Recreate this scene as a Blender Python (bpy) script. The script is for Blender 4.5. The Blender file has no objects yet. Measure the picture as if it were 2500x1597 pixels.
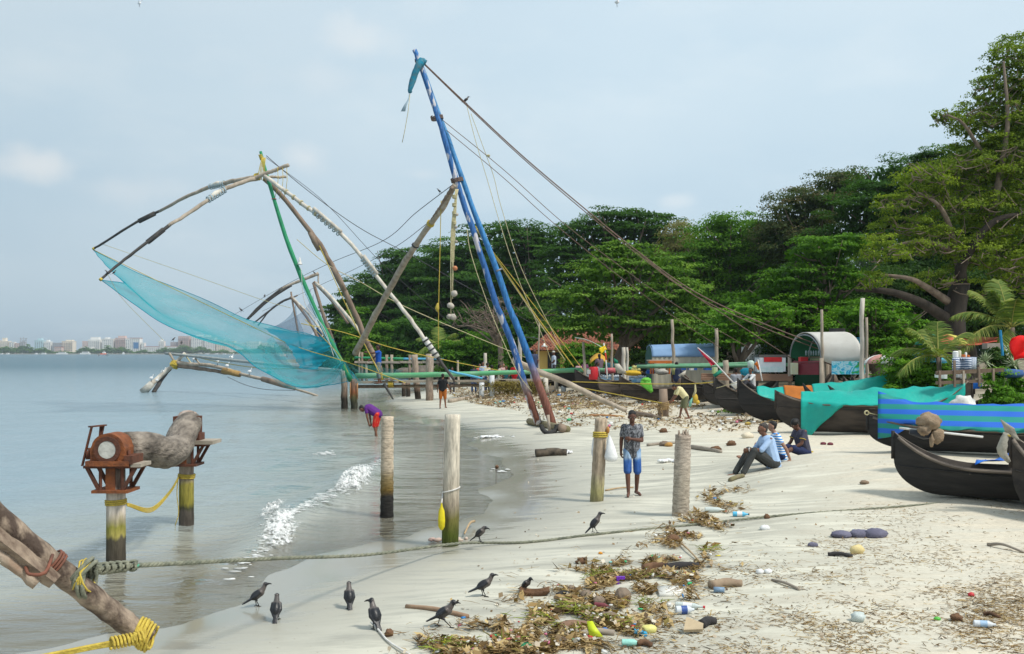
import bpy,bmesh,math,random
import numpy as np
from mathutils import Vector,Matrix,Quaternion,noise as mnoise
R=random.Random(7)
NR=np.random.default_rng(11)
SC=bpy.context.scene
COL=SC.collection
PI=math.pi
rad=math.radians

# ---- camera
EYE=3.0
FPX,HX,HY=2400.0,1250.0,862.0
cam=bpy.data.cameras.new('camera')
cam.sensor_width=36.0
cam.lens=FPX/2500.0*36.0
cam.shift_y=(HY-798.5)/2500.0
cam.clip_start=0.1
cam.clip_end=30000
camo=bpy.data.objects.new('camera',cam)
camo.location=(0,0,EYE)
camo.rotation_euler=(PI/2,0,0)
COL.objects.link(camo)
SC.camera=camo

# ---- sky and sun
SUN_EL,SUN_AZ=rad(54),rad(122)
world=bpy.data.worlds.new('World')
SC.world=world
world.use_nodes=True
wt=world.node_tree
wt.nodes.clear()
def wnode(t,**kw):
 n=wt.nodes.new(t)
 for k,v in kw.items():
  setattr(n,k,v)
 return n
w_sky=wnode('ShaderNodeTexSky',sky_type='NISHITA')
w_sky.sun_disc=False
w_sky.sun_elevation=SUN_EL
w_sky.sun_rotation=SUN_AZ
w_sky.air_density=1.0
w_sky.dust_density=2.0
w_sky.ozone_density=1.0
w_bg=wnode('ShaderNodeBackground')
w_bg.inputs['Strength'].default_value=0.10
w_out=wnode('ShaderNodeOutputWorld')
w_tc=wnode('ShaderNodeTexCoord')
w_sep=wnode('ShaderNodeSeparateXYZ')
wt.links.new(w_tc.outputs['Generated'],w_sep.inputs[0])
# thin overcast veil: pale towards the zenith, greyer and bluer towards the horizon
w_ramp=wnode('ShaderNodeValToRGB')
els=w_ramp.color_ramp.elements
els[0].position,els[0].color=0.0,(3.75,5.55,7.0,1)
els[1].position,els[1].color=0.42,(6.9,8.4,9.4,1)
e=els.new(0.10);e.color=(5.2,6.8,8.0,1)
e=els.new(0.24);e.color=(6.3,7.9,8.9,1)
wt.links.new(w_sep.outputs['Z'],w_ramp.inputs['Fac'])
w_veil=wnode('ShaderNodeMix',data_type='RGBA')
w_veil.inputs['Factor'].default_value=0.86
wt.links.new(w_sky.outputs['Color'],w_veil.inputs['A'])
wt.links.new(w_ramp.outputs['Color'],w_veil.inputs['B'])
# soft low cumulus and streaky high cloud
w_div=wnode('ShaderNodeMath',operation='ADD');w_div.inputs[1].default_value=0.10
wt.links.new(w_sep.outputs['Z'],w_div.inputs[0])
w_vd=wnode('ShaderNodeVectorMath',operation='MULTIPLY');w_vd.inputs[1].default_value=(3.4,3.4,9.0)
wt.links.new(w_tc.outputs['Generated'],w_vd.inputs[0])
w_n1=wnode('ShaderNodeTexNoise');w_n1.inputs['Scale'].default_value=1.9
w_n1.inputs['Detail'].default_value=7;w_n1.inputs['Roughness'].default_value=0.52
wt.links.new(w_vd.outputs[0],w_n1.inputs['Vector'])
w_cr=wnode('ShaderNodeValToRGB')
w_cr.color_ramp.elements[0].position=0.53;w_cr.color_ramp.elements[0].color=(0,0,0,1)
w_cr.color_ramp.elements[1].position=0.74;w_cr.color_ramp.elements[1].color=(1,1,1,1)
wt.links.new(w_n1.outputs['Fac'],w_cr.inputs['Fac'])
w_n2=wnode('ShaderNodeTexNoise');w_n2.inputs['Scale'].default_value=0.8
w_n2.inputs['Detail'].default_value=4
wt.links.new(w_vd.outputs[0],w_n2.inputs['Vector'])
w_soft=wnode('ShaderNodeMapRange');w_soft.inputs[1].default_value=0.35;w_soft.inputs[2].default_value=0.72
w_soft.inputs[3].default_value=0.0;w_soft.inputs[4].default_value=0.35
wt.links.new(w_n2.outputs['Fac'],w_soft.inputs[0])
w_cm=wnode('ShaderNodeMath',operation='MULTIPLY_ADD');w_cm.inputs[1].default_value=0.25
wt.links.new(w_cr.outputs['Color'],w_cm.inputs[0])
wt.links.new(w_soft.outputs[0],w_cm.inputs[2])
w_cl=wnode('ShaderNodeMath',operation='MINIMUM');w_cl.inputs[1].default_value=0.75
wt.links.new(w_cm.outputs[0],w_cl.inputs[0])
w_mix=wnode('ShaderNodeMix',data_type='RGBA')
w_mix.inputs['B'].default_value=(7.9,8.7,9.1,1)
wt.links.new(w_cl.outputs[0],w_mix.inputs['Factor'])
wt.links.new(w_veil.outputs['Result'],w_mix.inputs['A'])
# a few soft cumulus heads low in the sky
def cloud(px,py,wx,wy,amt):
 d=Vector(((px-HX)/FPX,1,-(py-HY)/FPX)).normalized()
 sb_=wnode('ShaderNodeVectorMath',operation='SUBTRACT');sb_.inputs[1].default_value=d
 wt.links.new(w_tc.outputs['Generated'],sb_.inputs[0])
 # ragged edges
 nz=wnode('ShaderNodeTexNoise');nz.inputs['Scale'].default_value=15;nz.inputs['Detail'].default_value=7
 wt.links.new(w_tc.outputs['Generated'],nz.inputs['Vector'])
 ml=wnode('ShaderNodeVectorMath',operation='MULTIPLY');ml.inputs[1].default_value=(FPX/wx,FPX/wx,FPX/wy)
 wt.links.new(sb_.outputs[0],ml.inputs[0])
 ln=wnode('ShaderNodeVectorMath',operation='LENGTH');wt.links.new(ml.outputs[0],ln.inputs[0])
 ad=wnode('ShaderNodeMath',operation='MULTIPLY_ADD');ad.inputs[1].default_value=3.0
 wt.links.new(nz.outputs['Fac'],ad.inputs[0]);wt.links.new(ln.outputs['Value'],ad.inputs[2])
 mr=wnode('ShaderNodeMapRange');mr.interpolation_type='SMOOTHSTEP'
 mr.inputs[1].default_value=2.75;mr.inputs[2].default_value=1.35;mr.inputs[3].default_value=0.0;mr.inputs[4].default_value=amt
 wt.links.new(ad.outputs[0],mr.inputs[0])
 return mr.outputs[0]
w_last=w_mix.outputs['Result']
for q in((90,405,95,42,.75),(745,385,60,42,.55),(870,105,90,50,.55),(330,465,190,34,.30),(1030,425,60,22,.35),(1650,490,50,18,.40),(800,190,160,40,.25),(-300,300,150,50,.6),(2900,350,150,50,.5)):
 mx_=wnode('ShaderNodeMix',data_type='RGBA');mx_.inputs['B'].default_value=(8.3,8.7,8.9,1)
 wt.links.new(cloud(*q),mx_.inputs['Factor']);wt.links.new(w_last,mx_.inputs['A'])
 w_last=mx_.outputs['Result']
 # the veil is thinner away from the sun's side
w_side=wnode('ShaderNodeMapRange');w_side.inputs[1].default_value=-0.55;w_side.inputs[2].default_value=0.1
w_side.inputs[3].default_value=0.90;w_side.inputs[4].default_value=1.06
wt.links.new(w_sep.outputs['X'],w_side.inputs[0])
w_mul=wnode('ShaderNodeVectorMath',operation='SCALE')
wt.links.new(w_last,w_mul.inputs[0])
wt.links.new(w_side.outputs[0],w_mul.inputs['Scale'])
wt.links.new(w_mul.outputs[0],w_bg.inputs['Color'])
wt.links.new(w_bg.outputs[0],w_out.inputs['Surface'])
sun=bpy.data.lights.new('sun','SUN')
sun.energy=3.5
sun.angle=rad(9)
sun.color=(1.0,0.95,0.86)
suno=bpy.data.objects.new('sun',sun)
sd=Vector((math.sin(SUN_AZ)*math.cos(SUN_EL),math.cos(SUN_AZ)*math.cos(SUN_EL),math.sin(SUN_EL)))
suno.rotation_euler=sd.to_track_quat('Z','Y').to_euler()
suno.location=(30,0,60)
COL.objects.link(suno)
SC.view_settings.view_transform='Standard'
SC.view_settings.look='None'
SC.view_settings.exposure=0.0
SC.view_settings.gamma=1.0
SC.view_settings.use_curve_mapping=False
SC.cycles.max_bounces=6
SC.cycles.diffuse_bounces=3
SC.cycles.glossy_bounces=3
SC.cycles.transmission_bounces=4
SC.cycles.transparent_max_bounces=24
SC.cycles.volume_bounces=0
SC.cycles.caustics_reflective=False
SC.cycles.caustics_refractive=False

# ---- helpers: places
def P(px,py,Y):
 """World point at distance Y along the view for a photograph pixel."""
 return Vector(((px-HX)*Y/FPX,Y,EYE-(py-HY)*Y/FPX))
SHORE_PX=[(-500,1597+300),(-150,1700),(60,1597),(350,1530),(480,1490),(560,1452),(700,1400),(800,1368),(876,1346),(978,1325),(1080,1284),(1152,1260),(1193,1225),(1215,1175),(1225,1135),(1185,1105),(1130,1068),(1083,1048),(1004,1028),(966,1018),(936,1003),(892,986),(930,972),(1006,956),(1065,950),(1130,938)]
SHORE=[((px-HX)*(FPX*EYE/(py-HY))/FPX,FPX*EYE/(py-HY))for px,py in SHORE_PX]
SHORE=[(-12.0,2.0)]+SHORE[2:]+[(1.0,118),(-4,150),(-22,185),(-45,230),(-70,300),(-100,420),(-60,700),(200,1200),(900,2000)]
SEG_A=np.array(SHORE[:-1]);SEG_B=np.array(SHORE[1:])
def shore_dist(x,y):
 """Signed distance to the waterline, positive on land (arrays in, array out)."""
 x=np.asarray(x,float);y=np.asarray(y,float)
 p=np.stack([x.ravel(),y.ravel()],1)
 best=np.full(len(p),1e9);sign=np.ones(len(p))
 for a,b in zip(SEG_A,SEG_B):
  d=b-a
  t=np.clip(((p-a)@d)/(d@d),0,1)
  q=a+t[:,None]*d
  r=p-q
  dist=np.hypot(r[:,0],r[:,1])
  cr=d[0]*r[:,1]-d[1]*r[:,0]
  upd=dist<best-1e-9
  tie=np.abs(dist-best)<=1e-9
  best=np.where(upd,dist,best)
  sign=np.where(upd,np.where(cr<=0,1.0,-1.0),sign)
  # robust inside test for land: even-odd against polygon closed far to the right
 poly=SHORE+[(6000,2000),(6000,-50),(-12,-50)]
 inside=np.zeros(len(p),bool)
 n=len(poly);j=n-1
 for i in range(n):
  xi,yi=poly[i];xj,yj=poly[j]
  c=((yi>p[:,1])!=(yj>p[:,1]))&(p[:,0]<(xj-xi)*(p[:,1]-yi)/((yj-yi)or 1e-9)+xi)
  inside^=c
  j=i
 return(np.where(inside,best,-best)).reshape(x.shape)
def sstep(a,b,v):
 t=np.clip((v-a)/(b-a),0,1)
 return t*t*(3-2*t)
def ground_h(x,y):
 x=np.asarray(x,float);y=np.asarray(y,float)
 d=shore_dist(x,y)
 h=np.where(d>0,0.44*(1-np.exp(-np.maximum(d,0)/7.0))+0.004*np.minimum(d,80),np.maximum(-2.5,0.075*d))
 # the berm that the men sit on
 bx,by=(x-8.4)/np.where(x<8.4,3.3,5.0),(y-21.8)/np.where(y<21.8,3.3,2.6)
 h=h+0.42*np.exp(-(bx*bx+by*by)**1.4)*sstep(0,3,d)
 # the bank under the trees
 h=h+0.75*sstep(42,62,y+0.25*x)*sstep(4,16,d)*sstep(-2,9,x)
 # scalloped edge of the swash
 h=h+(0.016*np.sin(1.1*x+.7*y+.8*np.sin(.6*y))+0.011*np.sin(2.3*x-1.6*y)+0.006*np.sin(4.3*x+3.1*y))*np.exp(-(d/2.6)**2)
 # gentle undulation
 h=h+np.where(d>0.6,0.022*np.sin(x*1.3+y*0.5)*np.cos(y*0.9-x*0.4)+0.015*np.sin(2.7*x-1.9*y),0)*sstep(0.6,3,d)
 return h
def H(x,y):
 return float(ground_h(np.array([x]),np.array([y]))[0])
def G(px,Y):
 """Ground point in pixel column px at distance Y."""
 x=(px-HX)*Y/FPX
 return Vector((x,Y,H(x,Y)))
def GP(px,py):
 """Where the view ray through a photograph pixel meets the ground."""
 Y=np.concatenate([np.arange(6,60,0.05),np.arange(60,400,0.5)])
 x=(px-HX)*Y/FPX
 z=EYE-(py-HY)*Y/FPX
 h=np.maximum(ground_h(x,Y),0)
 k=int(np.argmax(z<=h))
 return Vector((x[k],Y[k],h[k]))

# ---- helpers: materials
MATS={}
def new_mat(name):
 m=bpy.data.materials.new(name)
 m.use_nodes=True
 nt=m.node_tree
 b=nt.nodes['Principled BSDF']
 return m,nt,b
def rgb(c):
 return(c[0],c[1],c[2],1.0)
def mat(name,c1,c2=None,scale=4.0,rough=0.75,bump=0.0,bscale=None,stretch=(1,1,1),detail=5,spec=0.3,metal=0.0,lo=0.35,hi=0.65,bdist=0.02,coords='Object'):
 if name in MATS:
  return MATS[name]
 m,nt,b=new_mat(name)
 N,L=nt.nodes,nt.links
 b.inputs['Roughness'].default_value=rough
 b.inputs['Specular IOR Level'].default_value=spec
 b.inputs['Metallic'].default_value=metal
 c2=c2 or tuple(v*0.72 for v in c1)
 tc=N.new('ShaderNodeTexCoord')
 mp=N.new('ShaderNodeMapping')
 mp.inputs['Scale'].default_value=stretch
 L.new(tc.outputs[coords],mp.inputs[0])
 nz=N.new('ShaderNodeTexNoise')
 nz.inputs['Scale'].default_value=scale
 nz.inputs['Detail'].default_value=detail
 nz.inputs['Roughness'].default_value=0.6
 L.new(mp.outputs[0],nz.inputs['Vector'])
 cr=N.new('ShaderNodeValToRGB')
 cr.color_ramp.elements[0].position=lo;cr.color_ramp.elements[0].color=rgb(c1)
 cr.color_ramp.elements[1].position=hi;cr.color_ramp.elements[1].color=rgb(c2)
 L.new(nz.outputs['Fac'],cr.inputs['Fac'])
 L.new(cr.outputs['Color'],b.inputs['Base Color'])
 if bump:
  bn=N.new('ShaderNodeTexNoise')
  bn.inputs['Scale'].default_value=bscale or scale*3
  bn.inputs['Detail'].default_value=4
  L.new(mp.outputs[0],bn.inputs['Vector'])
  bp=N.new('ShaderNodeBump')
  bp.inputs['Strength'].default_value=bump
  bp.inputs['Distance'].default_value=bdist
  L.new(bn.outputs['Fac'],bp.inputs['Height'])
  L.new(bp.outputs[0],b.inputs['Normal'])
 MATS[name]=m
 return m
def mat_bands(name,stops,wob=0.15,scale=5.0,rough=0.85,bump=0.5,bscale=30,stretch=(1,1,0.25),rings=0.0,ring_scale=9.0,flecks=None):
 """Weathered post: colours change with height above the sea (wet, algae, bleached), with ragged borders."""
 if name in MATS:
  return MATS[name]
 m,nt,b=new_mat(name)
 N,L=nt.nodes,nt.links
 b.inputs['Roughness'].default_value=rough
 b.inputs['Specular IOR Level'].default_value=0.25
 ge=N.new('ShaderNodeNewGeometry')
 se=N.new('ShaderNodeSeparateXYZ')
 L.new(ge.outputs['Position'],se.inputs[0])
 mp=N.new('ShaderNodeMapping');mp.inputs['Scale'].default_value=stretch
 L.new(ge.outputs['Position'],mp.inputs[0])
 nz=N.new('ShaderNodeTexNoise');nz.inputs['Scale'].default_value=scale;nz.inputs['Detail'].default_value=6
 L.new(mp.outputs[0],nz.inputs['Vector'])
 z0,z1=stops[0][0],stops[-1][0]
 ad=N.new('ShaderNodeMath');ad.operation='MULTIPLY_ADD'
 ad.inputs[1].default_value=wob*2
 L.new(nz.outputs['Fac'],ad.inputs[0])
 sb=N.new('ShaderNodeMath');sb.operation='SUBTRACT';sb.inputs[1].default_value=wob
 L.new(se.outputs['Z'],sb.inputs[0])
 L.new(sb.outputs[0],ad.inputs[2])
 mr=N.new('ShaderNodeMapRange');mr.inputs[1].default_value=z0;mr.inputs[2].default_value=z1
 L.new(ad.outputs[0],mr.inputs[0])
 cr=N.new('ShaderNodeValToRGB')
 el=cr.color_ramp.elements
 while len(el)<len(stops):
  el.new(0.5)
 for k,(z,c)in enumerate(stops):
  el[k].position=(z-z0)/(z1-z0)
 for k,(z,c)in enumerate(stops):
  el[k].color=rgb(c)
 L.new(mr.outputs[0],cr.inputs['Fac'])
 # grain
 mp2=N.new('ShaderNodeMapping');mp2.inputs['Scale'].default_value=(1,1,0.18)if not rings else(0.6,0.6,2.2)
 L.new(ge.outputs['Position'],mp2.inputs[0])
 n2=N.new('ShaderNodeTexNoise');n2.inputs['Scale'].default_value=16;n2.inputs['Detail'].default_value=6;n2.inputs['Roughness'].default_value=0.7
 L.new(mp2.outputs[0],n2.inputs['Vector'])
 r2=N.new('ShaderNodeMapRange');r2.inputs[1].default_value=0.3;r2.inputs[2].default_value=0.7
 r2.inputs[3].default_value=0.42;r2.inputs[4].default_value=1.32
 L.new(n2.outputs['Fac'],r2.inputs[0])
 mx=N.new('ShaderNodeMix');mx.data_type='RGBA';mx.blend_type='MULTIPLY';mx.inputs['Factor'].default_value=1.0
 L.new(cr.outputs['Color'],mx.inputs['A'])
 L.new(r2.outputs[0],mx.inputs['B'])
 L.new(mx.outputs['Result'],b.inputs['Base Color'])
 bp=N.new('ShaderNodeBump');bp.inputs['Strength'].default_value=bump;bp.inputs['Distance'].default_value=0.03
 L.new(n2.outputs['Fac'],bp.inputs['Height'])
 L.new(bp.outputs[0],b.inputs['Normal'])
 MATS[name]=m
 return m

# ---- helpers: meshes
class MB:
 """Collects shapes and links them as one mesh object."""
 def __init__(s):
  s.v=[];s.f=[];s.mi=[];s.cur=0
 def add(s,vs,fs):
  o=len(s.v)
  s.v.extend([tuple(v)for v in vs])
  s.f.extend([tuple(i+o for i in f)for f in fs])
  s.mi.extend([s.cur]*len(fs))
  return s
 def tube(s,pts,r,n=8,cap=True,jit=0.0,rng=R,twist=0.0):
  pts=[Vector(p)for p in pts]
  m=len(pts)
  rr=r if isinstance(r,(list,tuple))else[r]*m
  if len(rr)==2 and m!=2:
   rr=[rr[0]+(rr[1]-rr[0])*i/(m-1)for i in range(m)]
  vs=[];fs=[]
  up=None
  for i in range(m):
   t=(pts[min(i+1,m-1)]-pts[max(i-1,0)])
   if t.length<1e-9:
    t=Vector((0,0,1))
   t.normalize()
   if up is None:
    up=Vector((0,0,1))if abs(t.z)<0.9 else Vector((1,0,0))
   a=t.cross(up)
   if a.length<1e-6:
    a=t.orthogonal()
   a.normalize()
   b=a.cross(t).normalized()
   up=b
   for k in range(n):
    th=2*PI*k/n+twist*i
    q=rr[i]*(1+(rng.uniform(-jit,jit)if jit else 0))
    vs.append(pts[i]+a*(math.cos(th)*q)+b*(math.sin(th)*q))
  for i in range(m-1):
   for k in range(n):
    k2=(k+1)%n
    fs.append((i*n+k,i*n+k2,(i+1)*n+k2,(i+1)*n+k))
  if cap:
   fs.append(tuple(range(n-1,-1,-1)))
   fs.append(tuple((m-1)*n+k for k in range(n)))
  return s.add(vs,[f[::-1]for f in fs])
 def box(s,c,size,rot=None):
  c=Vector(c)
  hx,hy,hz=size[0]/2,size[1]/2,size[2]/2
  vs=[Vector((x,y,z))for x in(-hx,hx)for y in(-hy,hy)for z in(-hz,hz)]
  if rot is not None:
   M3=rot if isinstance(rot,Matrix)else Matrix.Rotation(rot,3,'Z')
   vs=[M3@v for v in vs]
  vs=[v+c for v in vs]
  return s.add(vs,[(0,1,3,2),(4,6,7,5),(0,4,5,1),(2,3,7,6),(0,2,6,4),(1,5,7,3)])
 def bar(s,p0,p1,w,h,up=(0,0,1)):
  p0,p1=Vector(p0),Vector(p1)
  t=(p1-p0).normalized()
  u=Vector(up)
  a=t.cross(u)
  if a.length<1e-5:
   a=t.orthogonal()
  a.normalize()
  b=a.cross(t).normalized()
  vs=[]
  for p in(p0,p1):
   for sx,sz in((-1,-1),(1,-1),(1,1),(-1,1)):
    vs.append(p+a*(sx*w/2)+b*(sz*h/2))
  return s.add(vs,[(0,3,2,1),(4,5,6,7),(0,1,5,4),(1,2,6,5),(2,3,7,6),(3,0,4,7)])
 def ell(s,c,r,nu=12,nv=8,rot=None,jit=0.0,rng=R):
  c=Vector(c)
  if not isinstance(r,(tuple,list)):
   r=(r,r,r)
  vs=[Vector((0,0,-r[2]))]
  for j in range(1,nv):
   ph=-PI/2+PI*j/nv
   for i in range(nu):
    th=2*PI*i/nu
    q=1+(rng.uniform(-jit,jit)if jit else 0)
    vs.append(Vector((math.cos(ph)*math.cos(th)*r[0]*q,math.cos(ph)*math.sin(th)*r[1]*q,math.sin(ph)*r[2]*q)))
  vs.append(Vector((0,0,r[2])))
  fs=[]
  for i in range(nu):
   fs.append((0,1+(i+1)%nu,1+i))
  for j in range(nv-2):
   for i in range(nu):
    a=1+j*nu+i;b=1+j*nu+(i+1)%nu
    fs.append((a,b,b+nu,a+nu))
  top=len(vs)-1
  for i in range(nu):
   a=1+(nv-2)*nu+i;b=1+(nv-2)*nu+(i+1)%nu
   fs.append((a,b,top))
  if rot is not None:
   vs=[rot@v for v in vs]
  return s.add([v+c for v in vs],fs)
 def cap(s,p0,r0,p1,r1,n=10):
  """Round-ended tapered capsule."""
  p0,p1=Vector(p0),Vector(p1)
  d=p1-p0
  L_=d.length
  if L_<1e-6:
   return s.ell(p0,r0)
  t=d/L_
  prof=[]
  for k in range(4):
   a=-PI/2+(PI/2)*k/3.5
   prof.append((p0+t*(math.sin(a)*r0),max(1e-4,math.cos(a)*r0)))
  for k in range(4):
   a=(PI/2)*(k+0.5)/3.5
   prof.append((p1+t*(math.sin(min(a,PI/2))*r1),max(1e-4,math.cos(min(a,PI/2))*r1)))
  return s.tube([p for p,_ in prof],[q for _,q in prof],n=n)
 def grid(s,rows,close=False):
  nr,nc=len(rows),len(rows[0])
  vs=[p for r in rows for p in r]
  fs=[]
  for i in range(nr-1):
   for j in range(nc-1+(1 if close else 0)):
    j2=(j+1)%nc
    fs.append((i*nc+j,i*nc+j2,(i+1)*nc+j2,(i+1)*nc+j))
  return s.add(vs,fs)
 def slab(s,rows,th):
  """A grid given thickness along its normals."""
  nr,nc=len(rows),len(rows[0])
  rows=[[Vector(p)for p in r]for r in rows]
  nrm=[]
  for i in range(nr):
   for j in range(nc):
    du=rows[min(i+1,nr-1)][j]-rows[max(i-1,0)][j]
    dv=rows[i][min(j+1,nc-1)]-rows[i][max(j-1,0)]
    q=du.cross(dv)
    nrm.append(q.normalized()if q.length>1e-9 else Vector((0,0,1)))
  top=[p for r in rows for p in r]
  bot=[p-nrm[k]*th for k,p in enumerate(top)]
  n=nr*nc
  fs=[]
  for i in range(nr-1):
   for j in range(nc-1):
    a,b,c,d=i*nc+j,i*nc+j+1,(i+1)*nc+j+1,(i+1)*nc+j
    fs.append((a,d,c,b));fs.append((a+n,b+n,c+n,d+n))
  for j in range(nc-1):
   fs.append((j,j+1,j+1+n,j+n))
   a=(nr-1)*nc+j
   fs.append((a,a+n,a+1+n,a+1))
  for i in range(nr-1):
   a,b=i*nc,(i+1)*nc
   fs.append((a,a+n,b+n,b))
   a,b=i*nc+nc-1,(i+1)*nc+nc-1
   fs.append((a,b,b+n,a+n))
  return s.add(top+bot,fs)
 def build(s,name,m,parent=None,off=None,smooth=True,angle=None,data=None):
  me=bpy.data.meshes.new(name)
  off=Vector(off)if off is not None else Vector((0,0,0))
  vs=s.v if off.length==0 else[(v[0]-off.x,v[1]-off.y,v[2]-off.z)for v in s.v]
  me.from_pydata(vs,[],s.f)
  ms=m if isinstance(m,(list,tuple))else[m]
  for q in ms:
   me.materials.append(q)
  if len(ms)>1:
   me.polygons.foreach_set('material_index',s.mi)
  if smooth:
   me.polygons.foreach_set('use_smooth',[True]*len(me.polygons))
   if angle is not None:
    me.set_sharp_from_angle(angle=rad(angle))
  me.update()
  return link(name,me,parent,None if parent else off)
def link(name,me,parent=None,loc=None):
 o=bpy.data.objects.new(name,me)
 if parent is not None:
  o.parent=parent
 if loc is not None:
  o.location=loc
 COL.objects.link(o)
 return o
def tag(o,label,cat,group=None,kind=None):
 if label:
  o['label']=label
 if cat:
  o['category']=cat
 if group:
  o['group']=group
 if kind:
  o['kind']=kind
 return o
def thing(name,label,cat,loc=(0,0,0),rz=0.0,group=None):
 o=bpy.data.objects.new(name,None)
 o.empty_display_size=0.2
 o.location=loc
 o.rotation_euler=(0,0,rz)
 COL.objects.link(o)
 return tag(o,label,cat,group)
def solo(mb,name,m,label,cat,base,group=None,smooth=True,angle=None):
 """A thing that is one mesh; its shapes were given in world coordinates."""
 o=mb.build(name,m,None,base,smooth,angle)
 return tag(o,label,cat,group)
def copy_thing(root,loc,rz,label,group=None):
 def cp(o,par):
  c=o.copy()
  COL.objects.link(c)
  c.parent=par
  for ch in o.children:
   cp(ch,c)
  return c
 c=root.copy()
 COL.objects.link(c)
 for ch in root.children:
  cp(ch,c)
 c.location=loc
 c.rotation_euler=(0,0,rz)
 c['label']=label
 if group:
  c['group']=group
 return c
def np_mesh(name,V,Fq,m,attrs=None,smooth=False):
 """Fast mesh from numpy arrays; attrs: {name: per-face floats}."""
 me=bpy.data.meshes.new(name)
 k=Fq.shape[1]
 me.vertices.add(len(V));me.vertices.foreach_set('co',V.astype(np.float32).ravel())
 me.loops.add(Fq.size);me.loops.foreach_set('vertex_index',Fq.astype(np.int32).ravel())
 me.polygons.add(len(Fq));me.polygons.foreach_set('loop_start',np.arange(0,Fq.size,k,dtype=np.int32))
 for a,d in(attrs or{}).items():
  at=me.attributes.new(a,'FLOAT','FACE')
  at.data.foreach_set('value',d.astype(np.float32))
 for q in(m if isinstance(m,(list,tuple))else[m]):
  me.materials.append(q)
 me.update(calc_edges=True)
 if smooth:
  me.polygons.foreach_set('use_smooth',np.ones(len(Fq),bool))
 return me
def spline(pts,n):
 """Catmull-Rom through points, n samples."""
 pts=[Vector(p)for p in pts]
 if len(pts)==2:
  return[pts[0].lerp(pts[1],i/(n-1))for i in range(n)]
 q=[pts[0]*2-pts[1]]+pts+[pts[-1]*2-pts[-2]]
 out=[]
 m=len(pts)-1
 for i in range(n):
  u=i/(n-1)*m
  k=min(int(u),m-1)
  t=u-k
  a,b,c,d=q[k],q[k+1],q[k+2],q[k+3]
  out.append(0.5*((2*b)+(c-a)*t+(2*a-5*b+4*c-d)*t*t+(3*b-a-3*c+d)*t**3))
 return out

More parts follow.
